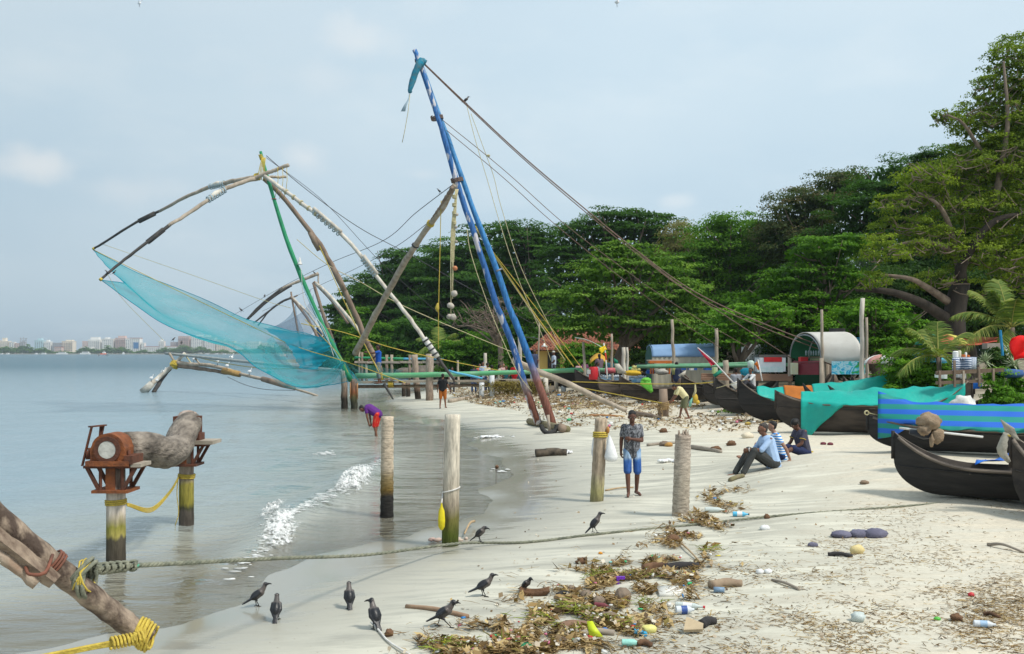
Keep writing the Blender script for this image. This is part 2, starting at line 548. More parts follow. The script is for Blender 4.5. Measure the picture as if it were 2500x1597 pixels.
# ---- the ground
def fan(s0,s1,ns,y0,y1,ny,apex=9.0):
 ys=np.geomspace(y0+apex,y1+apex,ny)-apex
 ss=np.linspace(s0,s1,ns)
 yy,ssg=np.meshgrid(ys,ss,indexing='ij')
 return ssg*(yy+apex),yy
def grid_faces(ny,ns):
 i,j=np.meshgrid(np.arange(ny-1),np.arange(ns-1),indexing='ij')
 a=(i*ns+j).ravel()
 return np.stack([a,a+1,a+ns+1,a+ns],1)
def sand_material():
 m,nt,b=new_mat('beach_sand')
 N,L=nt.nodes,nt.links
 ge=N.new('ShaderNodeNewGeometry');se=N.new('ShaderNodeSeparateXYZ');L.new(ge.outputs['Position'],se.inputs[0])
 def nz(scale,detail=5,stretch=(1,1,1),rot=0.0,rough=0.6):
  mp=N.new('ShaderNodeMapping');mp.inputs['Scale'].default_value=stretch;mp.inputs['Rotation'].default_value=(0,0,rot)
  L.new(ge.outputs['Position'],mp.inputs[0])
  n=N.new('ShaderNodeTexNoise');n.inputs['Scale'].default_value=scale;n.inputs['Detail'].default_value=detail
  n.inputs['Roughness'].default_value=rough
  L.new(mp.outputs[0],n.inputs['Vector'])
  return n.outputs['Fac']
 def ramp(src,stops):
  cr=N.new('ShaderNodeValToRGB')
  el=cr.color_ramp.elements
  while len(el)<len(stops):
   el.new(0.5)
  for k,(p,c)in enumerate(stops):
   el[k].position=p
  for k,(p,c)in enumerate(stops):
   el[k].color=rgb(c)if isinstance(c,tuple)else(c,c,c,1)
  L.new(src,cr.inputs['Fac'])
  return cr.outputs['Color']
 def mix(fac,a,bb,blend='MIX'):
  x=N.new('ShaderNodeMix');x.data_type='RGBA';x.blend_type=blend
  for sock,v in(('Factor',fac),('A',a),('B',bb)):
   if isinstance(v,(int,float)):
    x.inputs[sock].default_value=v
   elif isinstance(v,tuple):
    x.inputs[sock].default_value=rgb(v)
   else:
    L.new(v,x.inputs[sock])
  return x.outputs['Result']
 at=N.new('ShaderNodeAttribute');at.attribute_name='moist'
 streak=nz(1.6,6,(0.35,1.7,1),rad(-14),0.65)
 fine=nz(14,6,(0.6,1.6,1),rad(-14),0.7)
 wob=N.new('ShaderNodeMath');wob.operation='MULTIPLY_ADD';wob.inputs[1].default_value=0.5
 sub=N.new('ShaderNodeMath');sub.operation='SUBTRACT';sub.inputs[1].default_value=0.5
 L.new(streak,sub.inputs[0]);L.new(sub.outputs[0],wob.inputs[0]);L.new(at.outputs['Fac'],wob.inputs[2])
 dry=ramp(fine,[(0.25,(0.38,0.335,0.255)),(0.48,(0.60,0.54,0.43)),(0.75,(0.73,0.665,0.54))])
 dry=mix(ramp(streak,[(0.42,0.0),(0.66,0.55)]),dry,(0.47,0.455,0.40))
 damp=ramp(streak,[(0.3,(0.32,0.312,0.27)),(0.48,(0.45,0.435,0.365)),(0.62,(0.60,0.575,0.48))])
 damp=mix(ramp(nz(3.4,7,(0.25,1.5,1),rad(-20),0.7),[(0.56,0.0),(0.72,0.55)]),damp,(0.20,0.205,0.205))
 wet=(0.30,0.285,0.235)
 c=mix(ramp(wob.outputs[0],[(0.30,0.0),(0.55,1.0)]),dry,damp)
 c=mix(ramp(wob.outputs[0],[(0.80,0.0),(1.0,1.0)]),c,wet)
 # soil and litter under the trees
 so=N.new('ShaderNodeAttribute');so.attribute_name='soil'
 soil=ramp(nz(0.9,7),[(0.3,(0.10,0.085,0.06)),(0.5,(0.20,0.165,0.115)),(0.7,(0.30,0.27,0.20))])
 c=mix(so.outputs['Fac'],c,soil)
 # specks of shell, twig and husk
 vo=N.new('ShaderNodeTexVoronoi');vo.inputs['Scale'].default_value=9.0
 L.new(ge.outputs['Position'],vo.inputs['Vector'])
 dots=ramp(vo.outputs['Distance'],[(0.05,1.0),(0.09,0.0)])
 pick=ramp(vo.outputs['Color'],[(0.5,0.0),(0.52,1.0)])
 dm=mix(1.0,dots,pick,'MULTIPLY')
 c=mix(dm,c,(0.16,0.11,0.07))
 L.new(c,b.inputs['Base Color'])
 L.new(ramp(wob.outputs[0],[(0.62,0.92),(0.92,0.42),(1.0,0.14)]),b.inputs['Roughness'])
 L.new(ramp(wob.outputs[0],[(0.6,0.1),(0.95,0.35)]),b.inputs['Specular IOR Level'])
 # footprints, ripples, grain
 lump=nz(3.2,5,(1,1,1),0,0.55)
 h1=N.new('ShaderNodeMath');h1.operation='MULTIPLY_ADD';h1.inputs[1].default_value=0.22
 L.new(fine,h1.inputs[0]);L.new(lump,h1.inputs[2])
 bp=N.new('ShaderNodeBump');bp.inputs['Distance'].default_value=0.05
 L.new(ramp(wob.outputs[0],[(0.25,0.85),(0.6,0.28),(0.95,0.03)]),bp.inputs['Strength'])
 L.new(h1.outputs[0],bp.inputs['Height'])
 L.new(bp.outputs[0],b.inputs['Normal'])
 return m
def build_ground():
 ny,ns=330,360
 X,Y=fan(-1.3,1.5,ns,-6,1500,ny)
 Z=ground_h(X,Y)
 d=shore_dist(X,Y)
 rough=np.zeros_like(Z)
 Z=Z+rough
 V=np.stack([X.ravel(),Y.ravel(),Z.ravel()],1)
 me=np_mesh('beach',V,grid_faces(ny,ns),sand_material(),smooth=True)
 # how moist: 1 at the waterline, fading inland (follows the height of the swash)
 dd=d.ravel()
 moist=np.where(dd<0,1.3,np.clip(1.12-dd/1.5*0.20,0,1.12))
 moist=np.where(dd>2.0,np.clip(0.853-(dd-2.0)*0.082,0,1),moist)
 Yr,Xr=Y.ravel(),X.ravel()
 at=me.attributes.new('moist','FLOAT','POINT');at.data.foreach_set('value',moist.astype(np.float32))
 soil=sstep(46,60,Yr+0.3*Xr)*sstep(-1,10,Xr)+sstep(170,200,Yr)
 at=me.attributes.new('soil','FLOAT','POINT');at.data.foreach_set('value',np.clip(soil,0,1).astype(np.float32))
 o=link('beach',me)
 o['kind']='structure'
def water_material():
 m,nt,b=new_mat('sea_water')
 N,L=nt.nodes,nt.links
 for n in list(N):
  if n.type!='OUTPUT_MATERIAL':
   N.remove(n)
 out=[n for n in N if n.type=='OUTPUT_MATERIAL'][0]
 ge=N.new('ShaderNodeNewGeometry')
 def nz(scale,stretch,rot,detail=4,rough=0.55):
  mp=N.new('ShaderNodeMapping');mp.inputs['Scale'].default_value=stretch;mp.inputs['Rotation'].default_value=(0,0,rot)
  L.new(ge.outputs['Position'],mp.inputs[0])
  n=N.new('ShaderNodeTexNoise');n.inputs['Scale'].default_value=scale;n.inputs['Detail'].default_value=detail
  n.inputs['Roughness'].default_value=rough
  L.new(mp.outputs[0],n.inputs['Vector'])
  return n.outputs['Fac']
 big=nz(0.35,(0.5,1.4,1),rad(20),5,0.6)
 small=nz(2.2,(0.55,1.3,1),rad(12),5,0.6)
 ad=N.new('ShaderNodeMath');ad.operation='MULTIPLY_ADD';ad.inputs[1].default_value=0.30
 L.new(small,ad.inputs[0]);L.new(big,ad.inputs[2])
 dep=N.new('ShaderNodeAttribute');dep.attribute_name='depth'
 bs=N.new('ShaderNodeMapRange');bs.inputs[1].default_value=0.0;bs.inputs[2].default_value=0.7
 bs.inputs[3].default_value=0.34;bs.inputs[4].default_value=0.85
 L.new(dep.outputs['Fac'],bs.inputs[0])
 bp=N.new('ShaderNodeBump');bp.inputs['Distance'].default_value=0.55
 L.new(bs.outputs[0],bp.inputs['Strength'])
 L.new(ad.outputs[0],bp.inputs['Height'])
 body=N.new('ShaderNodeBsdfDiffuse');body.inputs['Color'].default_value=(0.13,0.175,0.17,1)
 cr=N.new('ShaderNodeValToRGB')
 cr.color_ramp.elements[0].position=0.05;cr.color_ramp.elements[0].color=(0.36,0.33,0.25,1)
 cr.color_ramp.elements[1].position=0.8;cr.color_ramp.elements[1].color=(0.22,0.30,0.34,1)
 e_=cr.color_ramp.elements.new(0.35);e_.color=(0.27,0.30,0.28,1)
 L.new(dep.outputs['Fac'],cr.inputs['Fac'])
 L.new(cr.outputs['Color'],body.inputs['Color'])
 ch=N.new('ShaderNodeAttribute');ch.attribute_name='chop'
 bm=N.new('ShaderNodeMix');bm.data_type='RGBA';bm.inputs['B'].default_value=(0.085,0.15,0.185,1)
 L.new(ch.outputs['Fac'],bm.inputs['Factor']);L.new(cr.outputs['Color'],bm.inputs['A']);L.new(bm.outputs['Result'],body.inputs['Color'])
 tr=N.new('ShaderNodeBsdfTransparent');tr.inputs['Color'].default_value=(0.92,0.93,0.9,1)
 see=N.new('ShaderNodeMapRange');see.inputs[1].default_value=0.0;see.inputs[2].default_value=0.22
 see.inputs[3].default_value=0.02;see.inputs[4].default_value=1.0
 L.new(dep.outputs['Fac'],see.inputs[0])
 m1=N.new('ShaderNodeMixShader');L.new(see.outputs[0],m1.inputs[0]);L.new(tr.outputs[0],m1.inputs[1]);L.new(body.outputs[0],m1.inputs[2])
 gl=N.new('ShaderNodeBsdfGlossy');gl.inputs['Roughness'].default_value=0.10;gl.inputs['Color'].default_value=(1,1,1,1)
 L.new(bp.outputs[0],gl.inputs['Normal'])
 fr=N.new('ShaderNodeFresnel');fr.inputs['IOR'].default_value=1.33
 L.new(bp.outputs[0],fr.inputs['Normal'])
 cm=N.new('ShaderNodeMath');cm.operation='MULTIPLY_ADD';cm.inputs[1].default_value=-0.52;cm.inputs[2].default_value=1.0
 L.new(ch.outputs['Fac'],cm.inputs[0])
 fm=N.new('ShaderNodeMath');fm.operation='MULTIPLY';L.new(fr.outputs[0],fm.inputs[0]);L.new(cm.outputs[0],fm.inputs[1])
 m2=N.new('ShaderNodeMixShader');L.new(fm.outputs[0],m2.inputs[0]);L.new(m1.outputs[0],m2.inputs[1]);L.new(gl.outputs[0],m2.inputs[2])
 L.new(m2.outputs[0],out.inputs['Surface'])
 return m
 # breaking wave lines: crest in world xy (from the photograph), where the water humps up
CREST=[GP(x,y)for x,y in((560,1400),(640,1330),(690,1262),(760,1232),(820,1200),(880,1160),(935,1120))]
def crest_dist(x,y):
 p=np.stack([np.ravel(x),np.ravel(y)],1)
 best=np.full(len(p),1e9)
 for a,b in zip(CREST[:-1],CREST[1:]):
  a2,b2=np.array(a[:2]),np.array(b[:2])
  d=b2-a2
  t=np.clip(((p-a2)@d)/(d@d),0,1)
  q=a2+t[:,None]*d
  best=np.minimum(best,np.hypot(*(p-q).T))
 return best.reshape(np.shape(x))
def water_h(X,Y):
 d=-shore_dist(X,Y)
 near=1/(1+(Y/70.0)**2)
 z=near*sstep(0.3,5,d)*(0.035*np.sin(0.9*X-1.1*Y+0.6*np.sin(0.31*X+0.2*Y))+0.02*np.sin(2.1*X+1.2*Y+np.sin(0.5*Y))+0.014*np.sin(3.9*X-3.1*Y+1.3*np.sin(0.9*X)))
 c=crest_dist(X,Y)
 z=z+0.13*np.exp(-(c/0.45)**2)*sstep(0.1,1.0,d)
 return z
def build_water():
 ny,ns=420,300
 X,Y=fan(-1.35,0.55,ns,-6,14000,ny,9.0)
 Z=water_h(X,Y)
 V=np.stack([X.ravel(),Y.ravel(),Z.ravel()],1)
 dep=np.maximum(0,Z-ground_h(X,Y)).ravel()
 dep=np.where(Y.ravel()>1400,2.5,dep)
 me=np_mesh('sea',V,grid_faces(ny,ns),water_material(),smooth=True)
 at=me.attributes.new('depth','FLOAT','POINT');at.data.foreach_set('value',dep.astype(np.float32))
 # open water is rougher, so it mirrors less of the sky at a glance
 at=me.attributes.new('chop','FLOAT','POINT');at.data.foreach_set('value',sstep(30,230,Y.ravel()).astype(np.float32))
 o=link('sea',me)
 o['kind']='structure'
build_ground()
build_water()

# ---- trees
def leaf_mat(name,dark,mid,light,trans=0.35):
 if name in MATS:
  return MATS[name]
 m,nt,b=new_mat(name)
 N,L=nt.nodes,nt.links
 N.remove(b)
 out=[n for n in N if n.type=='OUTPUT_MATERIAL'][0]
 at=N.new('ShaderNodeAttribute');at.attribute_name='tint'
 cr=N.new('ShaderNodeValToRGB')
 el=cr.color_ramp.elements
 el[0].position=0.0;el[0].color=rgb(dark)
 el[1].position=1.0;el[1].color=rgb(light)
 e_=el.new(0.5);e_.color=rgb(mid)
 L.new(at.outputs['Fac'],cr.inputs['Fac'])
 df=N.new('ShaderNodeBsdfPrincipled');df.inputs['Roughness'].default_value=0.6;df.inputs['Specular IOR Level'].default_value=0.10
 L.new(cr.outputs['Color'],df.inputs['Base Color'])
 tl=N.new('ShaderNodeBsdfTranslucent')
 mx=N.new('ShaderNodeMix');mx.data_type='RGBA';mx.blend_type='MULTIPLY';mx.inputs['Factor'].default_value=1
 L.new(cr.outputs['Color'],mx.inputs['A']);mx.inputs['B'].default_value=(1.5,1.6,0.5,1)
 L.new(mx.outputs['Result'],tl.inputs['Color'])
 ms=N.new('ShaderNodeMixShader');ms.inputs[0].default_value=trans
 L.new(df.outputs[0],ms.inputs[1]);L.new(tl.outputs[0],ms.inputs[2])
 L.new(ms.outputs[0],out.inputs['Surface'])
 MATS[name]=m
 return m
LM_RAIN=leaf_mat('rain_tree_leaf',(0.018,0.052,0.009),(0.043,0.112,0.016),(0.088,0.195,0.026))
LM_MID=leaf_mat('fresh_leaf',(0.030,0.082,0.009),(0.075,0.180,0.016),(0.155,0.310,0.030))
LM_ALM=leaf_mat('almond_leaf',(0.045,0.105,0.014),(0.115,0.225,0.030),(0.265,0.400,0.085))
LM_BRT=leaf_mat('bright_leaf',(0.042,0.110,0.012),(0.100,0.235,0.020),(0.195,0.370,0.036))
LM_FIG=leaf_mat('fig_leaf',(0.060,0.095,0.016),(0.140,0.205,0.026),(0.300,0.380,0.045),0.42)
LM_BRN=leaf_mat('bronze_leaf',(0.030,0.060,0.022),(0.070,0.105,0.036),(0.175,0.120,0.070))
LM_YEL=leaf_mat('olive_leaf',(0.110,0.110,0.040),(0.185,0.180,0.070),(0.260,0.245,0.110))
LM_DRK=leaf_mat('dark_leaf',(0.014,0.038,0.008),(0.032,0.076,0.014),(0.064,0.130,0.022))
LM_PALM=leaf_mat('palm_leaf',(0.055,0.105,0.026),(0.125,0.190,0.042),(0.260,0.290,0.075),0.3)
BARK=mat('bark',(0.085,0.065,0.048),(0.19,0.15,0.115),3,0.9,0.6,12,(1,1,0.3))
BARK_D=mat('dark_bark',(0.022,0.018,0.015),(0.055,0.044,0.035),3,0.9,0.6,12,(1,1,0.3))
TWIG=mat('twig_bark',(0.24,0.185,0.14),(0.14,0.105,0.08),4,0.9)
def leaf_cloud(lobes,size,k,flat,nor_up,rng,inner=0.18,pads_n=20,pad_r=0.36,low=-0.35,asp=0.55):
 """Leaf quads for ellipsoidal lobes (centre, radii): leaves sit on pads spread over each lobe."""
 C=[];Nn=[];T=[];S=[]
 for c,r in lobes:
  c=np.array(c);r=np.array(r)
  area=PI*r[0]*r[2]
  sz=size*0.72
  n=int(2.0*k*area/(size*size))
  npd=max(5,int(pads_n*(0.6+0.8*rng.random())))
  d=rng.normal(size=(npd*6,3));d/=np.linalg.norm(d,axis=1)[:,None]
  d=d[(d[:,2]>low)&(d[:,1]<0.75)][:npd]
  npd=len(d)
  pc=c+d*r*rng.uniform(0.62,1.0,(npd,1))
  pr=r.mean()*pad_r*rng.uniform(0.65,1.35,(npd,1))*np.array([[1.15,1.0,flat]])
  pt=np.clip(rng.normal(0.45,0.2,npd),0,1)
  ix=rng.integers(0,npd,n)
  e=rng.normal(size=(n,3));e/=np.linalg.norm(e,axis=1)[:,None]
  e[:,2]=np.where(e[:,2]<-0.25,-e[:,2]*0.6,e[:,2])
  q=pc[ix]+e*pr[ix]*rng.uniform(0.25,1.0,(n,1))**0.5
  nn=e*0.55+d[ix]*0.25+np.array([[0,0,nor_up]])+rng.normal(size=(n,3))*0.45
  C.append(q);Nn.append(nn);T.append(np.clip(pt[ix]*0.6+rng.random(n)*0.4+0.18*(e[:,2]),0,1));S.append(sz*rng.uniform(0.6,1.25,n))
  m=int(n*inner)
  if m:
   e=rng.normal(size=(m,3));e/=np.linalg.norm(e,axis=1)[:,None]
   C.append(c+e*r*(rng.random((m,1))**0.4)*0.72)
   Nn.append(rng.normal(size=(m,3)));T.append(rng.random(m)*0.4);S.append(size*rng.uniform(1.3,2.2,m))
 C=np.concatenate(C);Nn=np.concatenate(Nn);T=np.concatenate(T);S=np.concatenate(S)
 return leaves(C,Nn,T,S,rng,asp)
def leaves(C,Nn,T,S,rng,asp=0.55):
 n=len(C)
 Nn=Nn/(np.linalg.norm(Nn,axis=1)[:,None]+1e-9)
 t=np.cross(Nn,rng.normal(size=(n,3)));t/=(np.linalg.norm(t,axis=1)[:,None]+1e-9)
 b=np.cross(Nn,t)
 l=S[:,None]*0.62;w=l*asp
 V=np.empty((n,4,3))
 V[:,0]=C-t*l;V[:,1]=C+b*w+t*l*0.1;V[:,2]=C+t*l;V[:,3]=C-b*w+t*l*0.1
 return V.reshape(-1,3),np.arange(n*4).reshape(n,4),T
def lobe3(spec):
 px,py,Y,rx,ry=spec[:5]
 rx*=1.10;ry*=1.12
 c=P(px,py,Y)
 sx=rx*Y/FPX;sz=ry*Y/FPX
 return(c,(sx,(sx*0.8+sz*0.3),sz))
TREE_N=[100]
def tree(name,label,lobes,lm,base,trunk_r,leaf_px=8.0,k=5.0,flat=0.4,nor_up=0.6,bark=BARK,limbs=5,group='trees along the shore',twigs=0,cat='tree',low=-0.35,pads=20,pad_r=0.36,inner=0.18,asp=0.55,fork=0.45):
 TREE_N[0]+=1
 rng=np.random.default_rng(TREE_N[0])
 rr=random.Random(TREE_N[0])
 L3=[lobe3(s)for s in lobes]
 Y=lobes[0][2]
 bx=Vector(base)if isinstance(base,Vector)else G(base[0],base[1])
 root=thing(name,label,cat,bx,0,group)
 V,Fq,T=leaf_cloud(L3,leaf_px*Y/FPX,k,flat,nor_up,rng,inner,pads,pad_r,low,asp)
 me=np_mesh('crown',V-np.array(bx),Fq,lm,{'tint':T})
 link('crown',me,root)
 # trunk to the middle of the crown, limbs out to the lobes
 cz=sum(c.z for c,r in L3)/len(L3)
 cx=sum(c.x for c,r in L3)/len(L3)
 cy=sum(c.y for c,r in L3)/len(L3)
 low_z=min(c.z-r[2]for c,r in L3)
 fk=bx+(Vector((cx,cy,cz))-bx)*fork
 fk.x+=rr.uniform(-.3,.3)
 mb=MB()
 tr=spline([bx-Vector((0,0,.3)),bx.lerp(fk,.5)+Vector((rr.uniform(-.3,.3),0,0)),fk],7)
 mb.tube(tr,[trunk_r*(1.35-0.65*i/6)for i in range(7)],9)
 mb.build('trunk',bark,root,bx)
 order=sorted(range(len(L3)),key=lambda i:-L3[i][1][0])[:limbs]
 for i in order:
  c,r=L3[i]
  e=c+Vector((0,-r[1]*0.3,r[2]*0.3))
  mid=fk.lerp(e,0.5)+Vector((rr.uniform(-.4,.4),rr.uniform(-.4,.4),-r[2]*0.12))
  pts=spline([fk+Vector((0,0,-trunk_r)),mid,e],8)
  b=MB().tube(pts,[trunk_r*(0.62-0.5*q/7)for q in range(8)],7)
  for w in range(4):
   s_=pts[3+w%4]
   e2=c+Vector((rr.uniform(-.8,.8)*r[0],rr.uniform(-.9,.1)*r[1],rr.uniform(-.3,.8)*r[2]))
   b.tube(spline([s_,s_.lerp(e2,.5)+Vector((0,0,-0.1*r[2])),e2],5),[trunk_r*.2,trunk_r*.05],5)
  b.build('branch',bark,root,bx)
 if twigs:
  b=MB()
  for _ in range(twigs):
   c,r=L3[rr.randrange(len(L3))]
   a=c+Vector((rr.uniform(-.6,.6)*r[0],rr.uniform(-.8,.2)*r[1],rr.uniform(-.6,.3)*r[2]))
   dv=Vector((rr.uniform(-1,1),rr.uniform(-.9,.2),rr.uniform(-.35,.8)))*(0.55*min(r[0],2.2))
   b.tube(spline([a,a+dv*.5+Vector((0,0,rr.uniform(-.15,.15))),a+dv],4),[0.0011*Y*.55,0.0011*Y*.25],4,cap=False)
  o=b.build('twigs',TWIG,root,bx)
  o['kind']='stuff'
 return root
def mk(Y,*ls):
 return[(a,b,Y+(dy[0]if dy else 0),c,d)for a,b,c,d,*dy in ls]
def build_trees():
 tree('rain_tree','broad dark rain tree at the far left end of the wood, nearest the open water',mk(185,(905,720,60,50),(985,660,70,52),(945,745,105,88),(880,800,75,75),(1000,800,130,65),(1035,705,105,90),(840,770,45,50)),LM_RAIN,(960,185),1.0,7.5,6.0,0.30,0.9,pads=30,low=-0.2)
 tree('rain_tree','tall dark rain tree whose smooth dome rises between the crossed poles and blue mast',mk(170,(1110,680,105,100),(1180,640,90,90),(1080,760,120,70),(1190,740,120,70),(1140,810,140,60)),LM_RAIN,(1120,170),1.0,7.5,6.0,0.30,0.9,pads=30,low=-0.2)
 tree('rain_tree','dark rain tree just right of the blue mast, sky showing through its lower limbs',mk(150,(1255,610,75,68),(1320,615,80,62),(1230,690,90,60),(1310,700,85,50),(1280,760,110,50)),LM_RAIN,(1290,150),0.9,7.5,5.0,0.30,0.9,pads=26,low=-0.1)
 tree('rain_tree','highest dark umbrella shaped rain tree in the middle of the skyline',mk(130,(1420,590,80,58),(1500,560,80,52),(1575,565,75,62),(1610,610,45,60),(1390,650,80,52),(1480,650,90,50),(1420,720,100,48)),LM_RAIN,(1470,130),0.9,7.5,4.6,0.30,0.9,pads=26,low=-0.1,limbs=7)
 tree('tree','small olive yellow tree showing between dark rain tree and fresh green trees',mk(112,(1665,605,58,58),(1640,660,52,48),(1700,640,50,50)),LM_YEL,(1665,112),0.5,6.0,5.5,0.7,0.4,pads=30,limbs=3)
 tree('tree','bushy mid green tree with upright spiky shoots behind the tarpaulin shed',mk(95,(1775,605,95,72),(1840,580,60,55),(1710,665,95,65),(1830,665,95,70),(1770,735,120,60),(1760,555,40,26)),LM_MID,(1770,95),0.6,7.0,5.5,0.55,0.5,pads=34)
 tree('tree','bronze green tree with reddish patches on the slope of the skyline',mk(90,(1955,535,85,75),(2030,485,68,60),(2075,450,45,36),(1905,600,75,55),(1985,600,90,55)),LM_BRN,(1990,90),0.6,6.5,5.5,0.6,0.4,pads=32,limbs=4)
 tree('rain_tree','deep green rain tree rising behind the pale fig tree on the right',mk(82,(2190,460,115,66),(2290,425,100,66),(2120,520,105,60),(2240,540,130,66),(2090,590,110,52),(2350,480,90,70)),LM_RAIN,(2220,82),0.8,7.5,5.5,0.32,0.9,pads=28)
 tree('dense_tree','very dark shaded tree standing behind the fig trunk and the palms',mk(66,(2260,700,130,80),(2390,740,120,90),(2140,740,110,80),(2480,720,110,110),(2330,800,160,60),(2440,610,120,90),(2440,470,120,110,4),(2520,360,100,130,4),(2340,570,120,80,4),(2230,640,100,60,4)),LM_DRK,(2370,66),0.5,8.0,5.5,0.6,0.3,pads=26,inner=0.3)
 tree('almond_tree','pale green spreading almond tree in tiers before the tiled house',mk(70,(1540,625,75,32),(1600,660,90,36),(1490,665,95,38),(1420,730,95,42),(1540,735,110,46),(1660,720,80,46),(1400,800,75,36),(1500,800,100,42),(1620,800,100,46),(1690,790,60,50),(1500,615,50,24)),LM_ALM,(1500,70),0.42,8.5,4.4,0.33,0.9,pads=22,limbs=8,low=-0.25)
 tree('almond_tree','glossy green almond tree with layered boughs left of the barrel roofed stall',mk(58,(1990,620,90,44),(2070,600,55,36),(1940,690,90,44),(2060,680,80,46),(1870,740,90,40),(2000,745,100,44),(1790,800,80,38),(1890,810,90,44),(1960,800,90,40)),LM_MID,(2030,58),0.40,9.5,4.8,0.36,0.9,pads=22,limbs=7,low=-0.3)
 tree('almond_tree','bright green low almond tree overhanging the red and white stall boat',mk(53,(1800,770,75,28),(1850,790,70,26),(1745,810,60,26),(1900,765,70,26),(1790,830,70,26)),LM_BRT,(1790,53),0.25,9.5,4.2,0.36,0.9,pads=18,limbs=4)
 tree('almond_tree','bright green tree with a few rusty leaves behind the barrel roofed stall',mk(54,(2110,770,85,36),(2190,790,80,40),(2060,800,70,36),(2150,840,85,40),(2220,830,60,44),(2080,850,70,34)),LM_BRT,(2140,54),0.3,9.0,4.8,0.42,0.8,pads=24,limbs=4)
 # the big pale fig on the right
 tree('fig_tree','tallest pale yellow green fig tree with dark leaning trunk on the right',mk(45,(2455,160,55,66),(2430,330,95,80,1),(2400,460,120,80,2),(2480,690,90,70,1),(2310,440,90,60,1),(2360,590,110,56,1),(2210,560,80,40),(2500,180,60,90),(2415,235,55,44),(2480,280,70,66),(2370,300,62,44),(2300,290,26,22),(2340,400,95,46),(2440,400,90,70),(2255,440,70,30,-1),(2250,490,75,34),(2180,500,48,28,-1),(2340,510,95,46),(2450,530,90,64),(2160,615,62,40,-2),(2270,600,90,42),(2390,630,95,46),(2135,690,42,26,-2),(2290,690,70,30),(2500,620,70,100),(2520,420,80,140),(2540,230,60,120)),LM_FIG,(2330,45),0.05,7.5,4.4,0.6,0.35,TWIG,0,twigs=620,pads=30,pad_r=0.32,low=-0.7,inner=0.05)
 t=bpy.data.objects['fig_tree']
 off=t.location
 b=MB()
 Yk=45
 f0=G(2335,Yk);k1=P(2330,770,Yk);k2=P(2345,690,Yk)
 b.tube(spline([f0-Vector((0,0,.4)),P(2328,830,Yk),k1,k2],10),[0.62,0.42],10)
 for c in[c for c in t.children if c.name.startswith('trunk')]:
  bpy.data.objects.remove(c)
 b.build('trunk',BARK_D,t,off)
 limbs=[((2328,790),(2250,740),(2170,712),(2090,708),.30,BARK_D),((2345,690),(2352,640),(2420,545),(2500,520),.30,BARK_D),((2320,740),(2260,700),(2220,680),(2150,670),.20,TWIG),((2345,680),(2320,560),(2290,500),(2240,470),.18,TWIG),((2420,545),(2440,430),(2460,300),(2450,150),.20,TWIG),((2440,430),(2390,360),(2350,300),(2310,280),.12,TWIG),((2352,640),(2300,600),(2230,590),(2150,610),.14,TWIG)]
 for a_,b_,c_,d_,r_,mm in limbs:
  MB().tube(spline([P(*a_,Yk),P(*b_,Yk-.5),P(*c_,Yk-1),P(*d_,Yk-1)],12),[r_,r_*.25],8).build('branch',mm,t,off)
  # bare twiggy tree behind the net ropes
 rr=random.Random(5)
 base=G(1222,100)
 root=thing('bare_tree','leafless twiggy grey brown tree seen through the blue mast legs','tree',base,0,'trees along the shore')
 MB().tube(spline([base,P(1222,850,100),P(1212,815,100)],6),[.32,.2],8).build('trunk',TWIG,root,base)
 tw=MB()
 for i in range(16):
  a=PI*(0.08+0.84*i/15)
  tip=P(1215-math.cos(a)*rr.uniform(80,125),820-math.sin(a)*rr.uniform(55,85),100+rr.uniform(-4,4))
  p0=P(1212,815-rr.uniform(-30,0),100)
  pts=spline([p0,p0.lerp(tip,.5)+Vector((rr.uniform(-.3,.3),0,rr.uniform(.1,.6))),tip],7)
  tw.tube(pts,[.11,.025],5)
  for q in range(14):
   s_=pts[2+rr.randrange(5)]
   e_=s_+Vector((rr.uniform(-1.5,1.5),rr.uniform(-1,1),rr.uniform(-.2,1.3)))
   tw.tube([s_,s_.lerp(e_,.5)+Vector((0,0,.1)),e_],[.04,.03,.015],4)
 tw.build('branches',TWIG,root,base)['kind']='stuff'
 # shrubs closing the foot of the wood
 S=[('low dark shrub at the water end of the wood beside the second pier',mk(165,(835,830,55,48),(800,850,40,30)),LM_DRK,(830,165)),('leafy green shrub below the dome of the left rain tree',mk(140,(905,830,60,45),(870,800,40,50),(950,850,60,32)),LM_MID,(905,140)),('tangled dark shrub behind the two striped pier posts',mk(135,(1010,830,70,50),(1060,850,60,34),(985,865,60,24)),LM_RAIN,(1020,135)),('green shrub below the bare tree behind the crowd',mk(104,(1180,850,75,36),(1260,865,70,30),(1120,860,60,30)),LM_MID,(1190,104)),('round green bush left of the yellow house wall',mk(84,(1290,850,50,40),(1270,800,45,40)),LM_RAIN,(1290,84)),('round bright bush before the yellow house wall',mk(66,(1410,865,50,26),(1450,860,40,22)),LM_MID,(1425,66)),('dark bush in the shade behind the blue topped shed',mk(76,(1600,840,90,50),(1720,850,80,46),(1830,830,70,50)),LM_DRK,(1700,76)),('dark bush in the shade behind the barrel roofed stall',mk(62,(1930,850,100,50),(2050,850,100,50)),LM_DRK,(2000,62)),('flowering green shrub beside the pink umbrellas',mk(36,(2190,862,40,12),(2240,880,45,14),(2290,900,36,16),(2262,910,26,24),(2215,872,30,12),(2290,920,22,16)),LM_BRT,(2250,36)),('leafy green shrub beside the dark prow on the far right',mk(31,(2445,915,34,18),(2480,945,30,30),(2420,925,26,12)),LM_BRT,(2465,31)),]
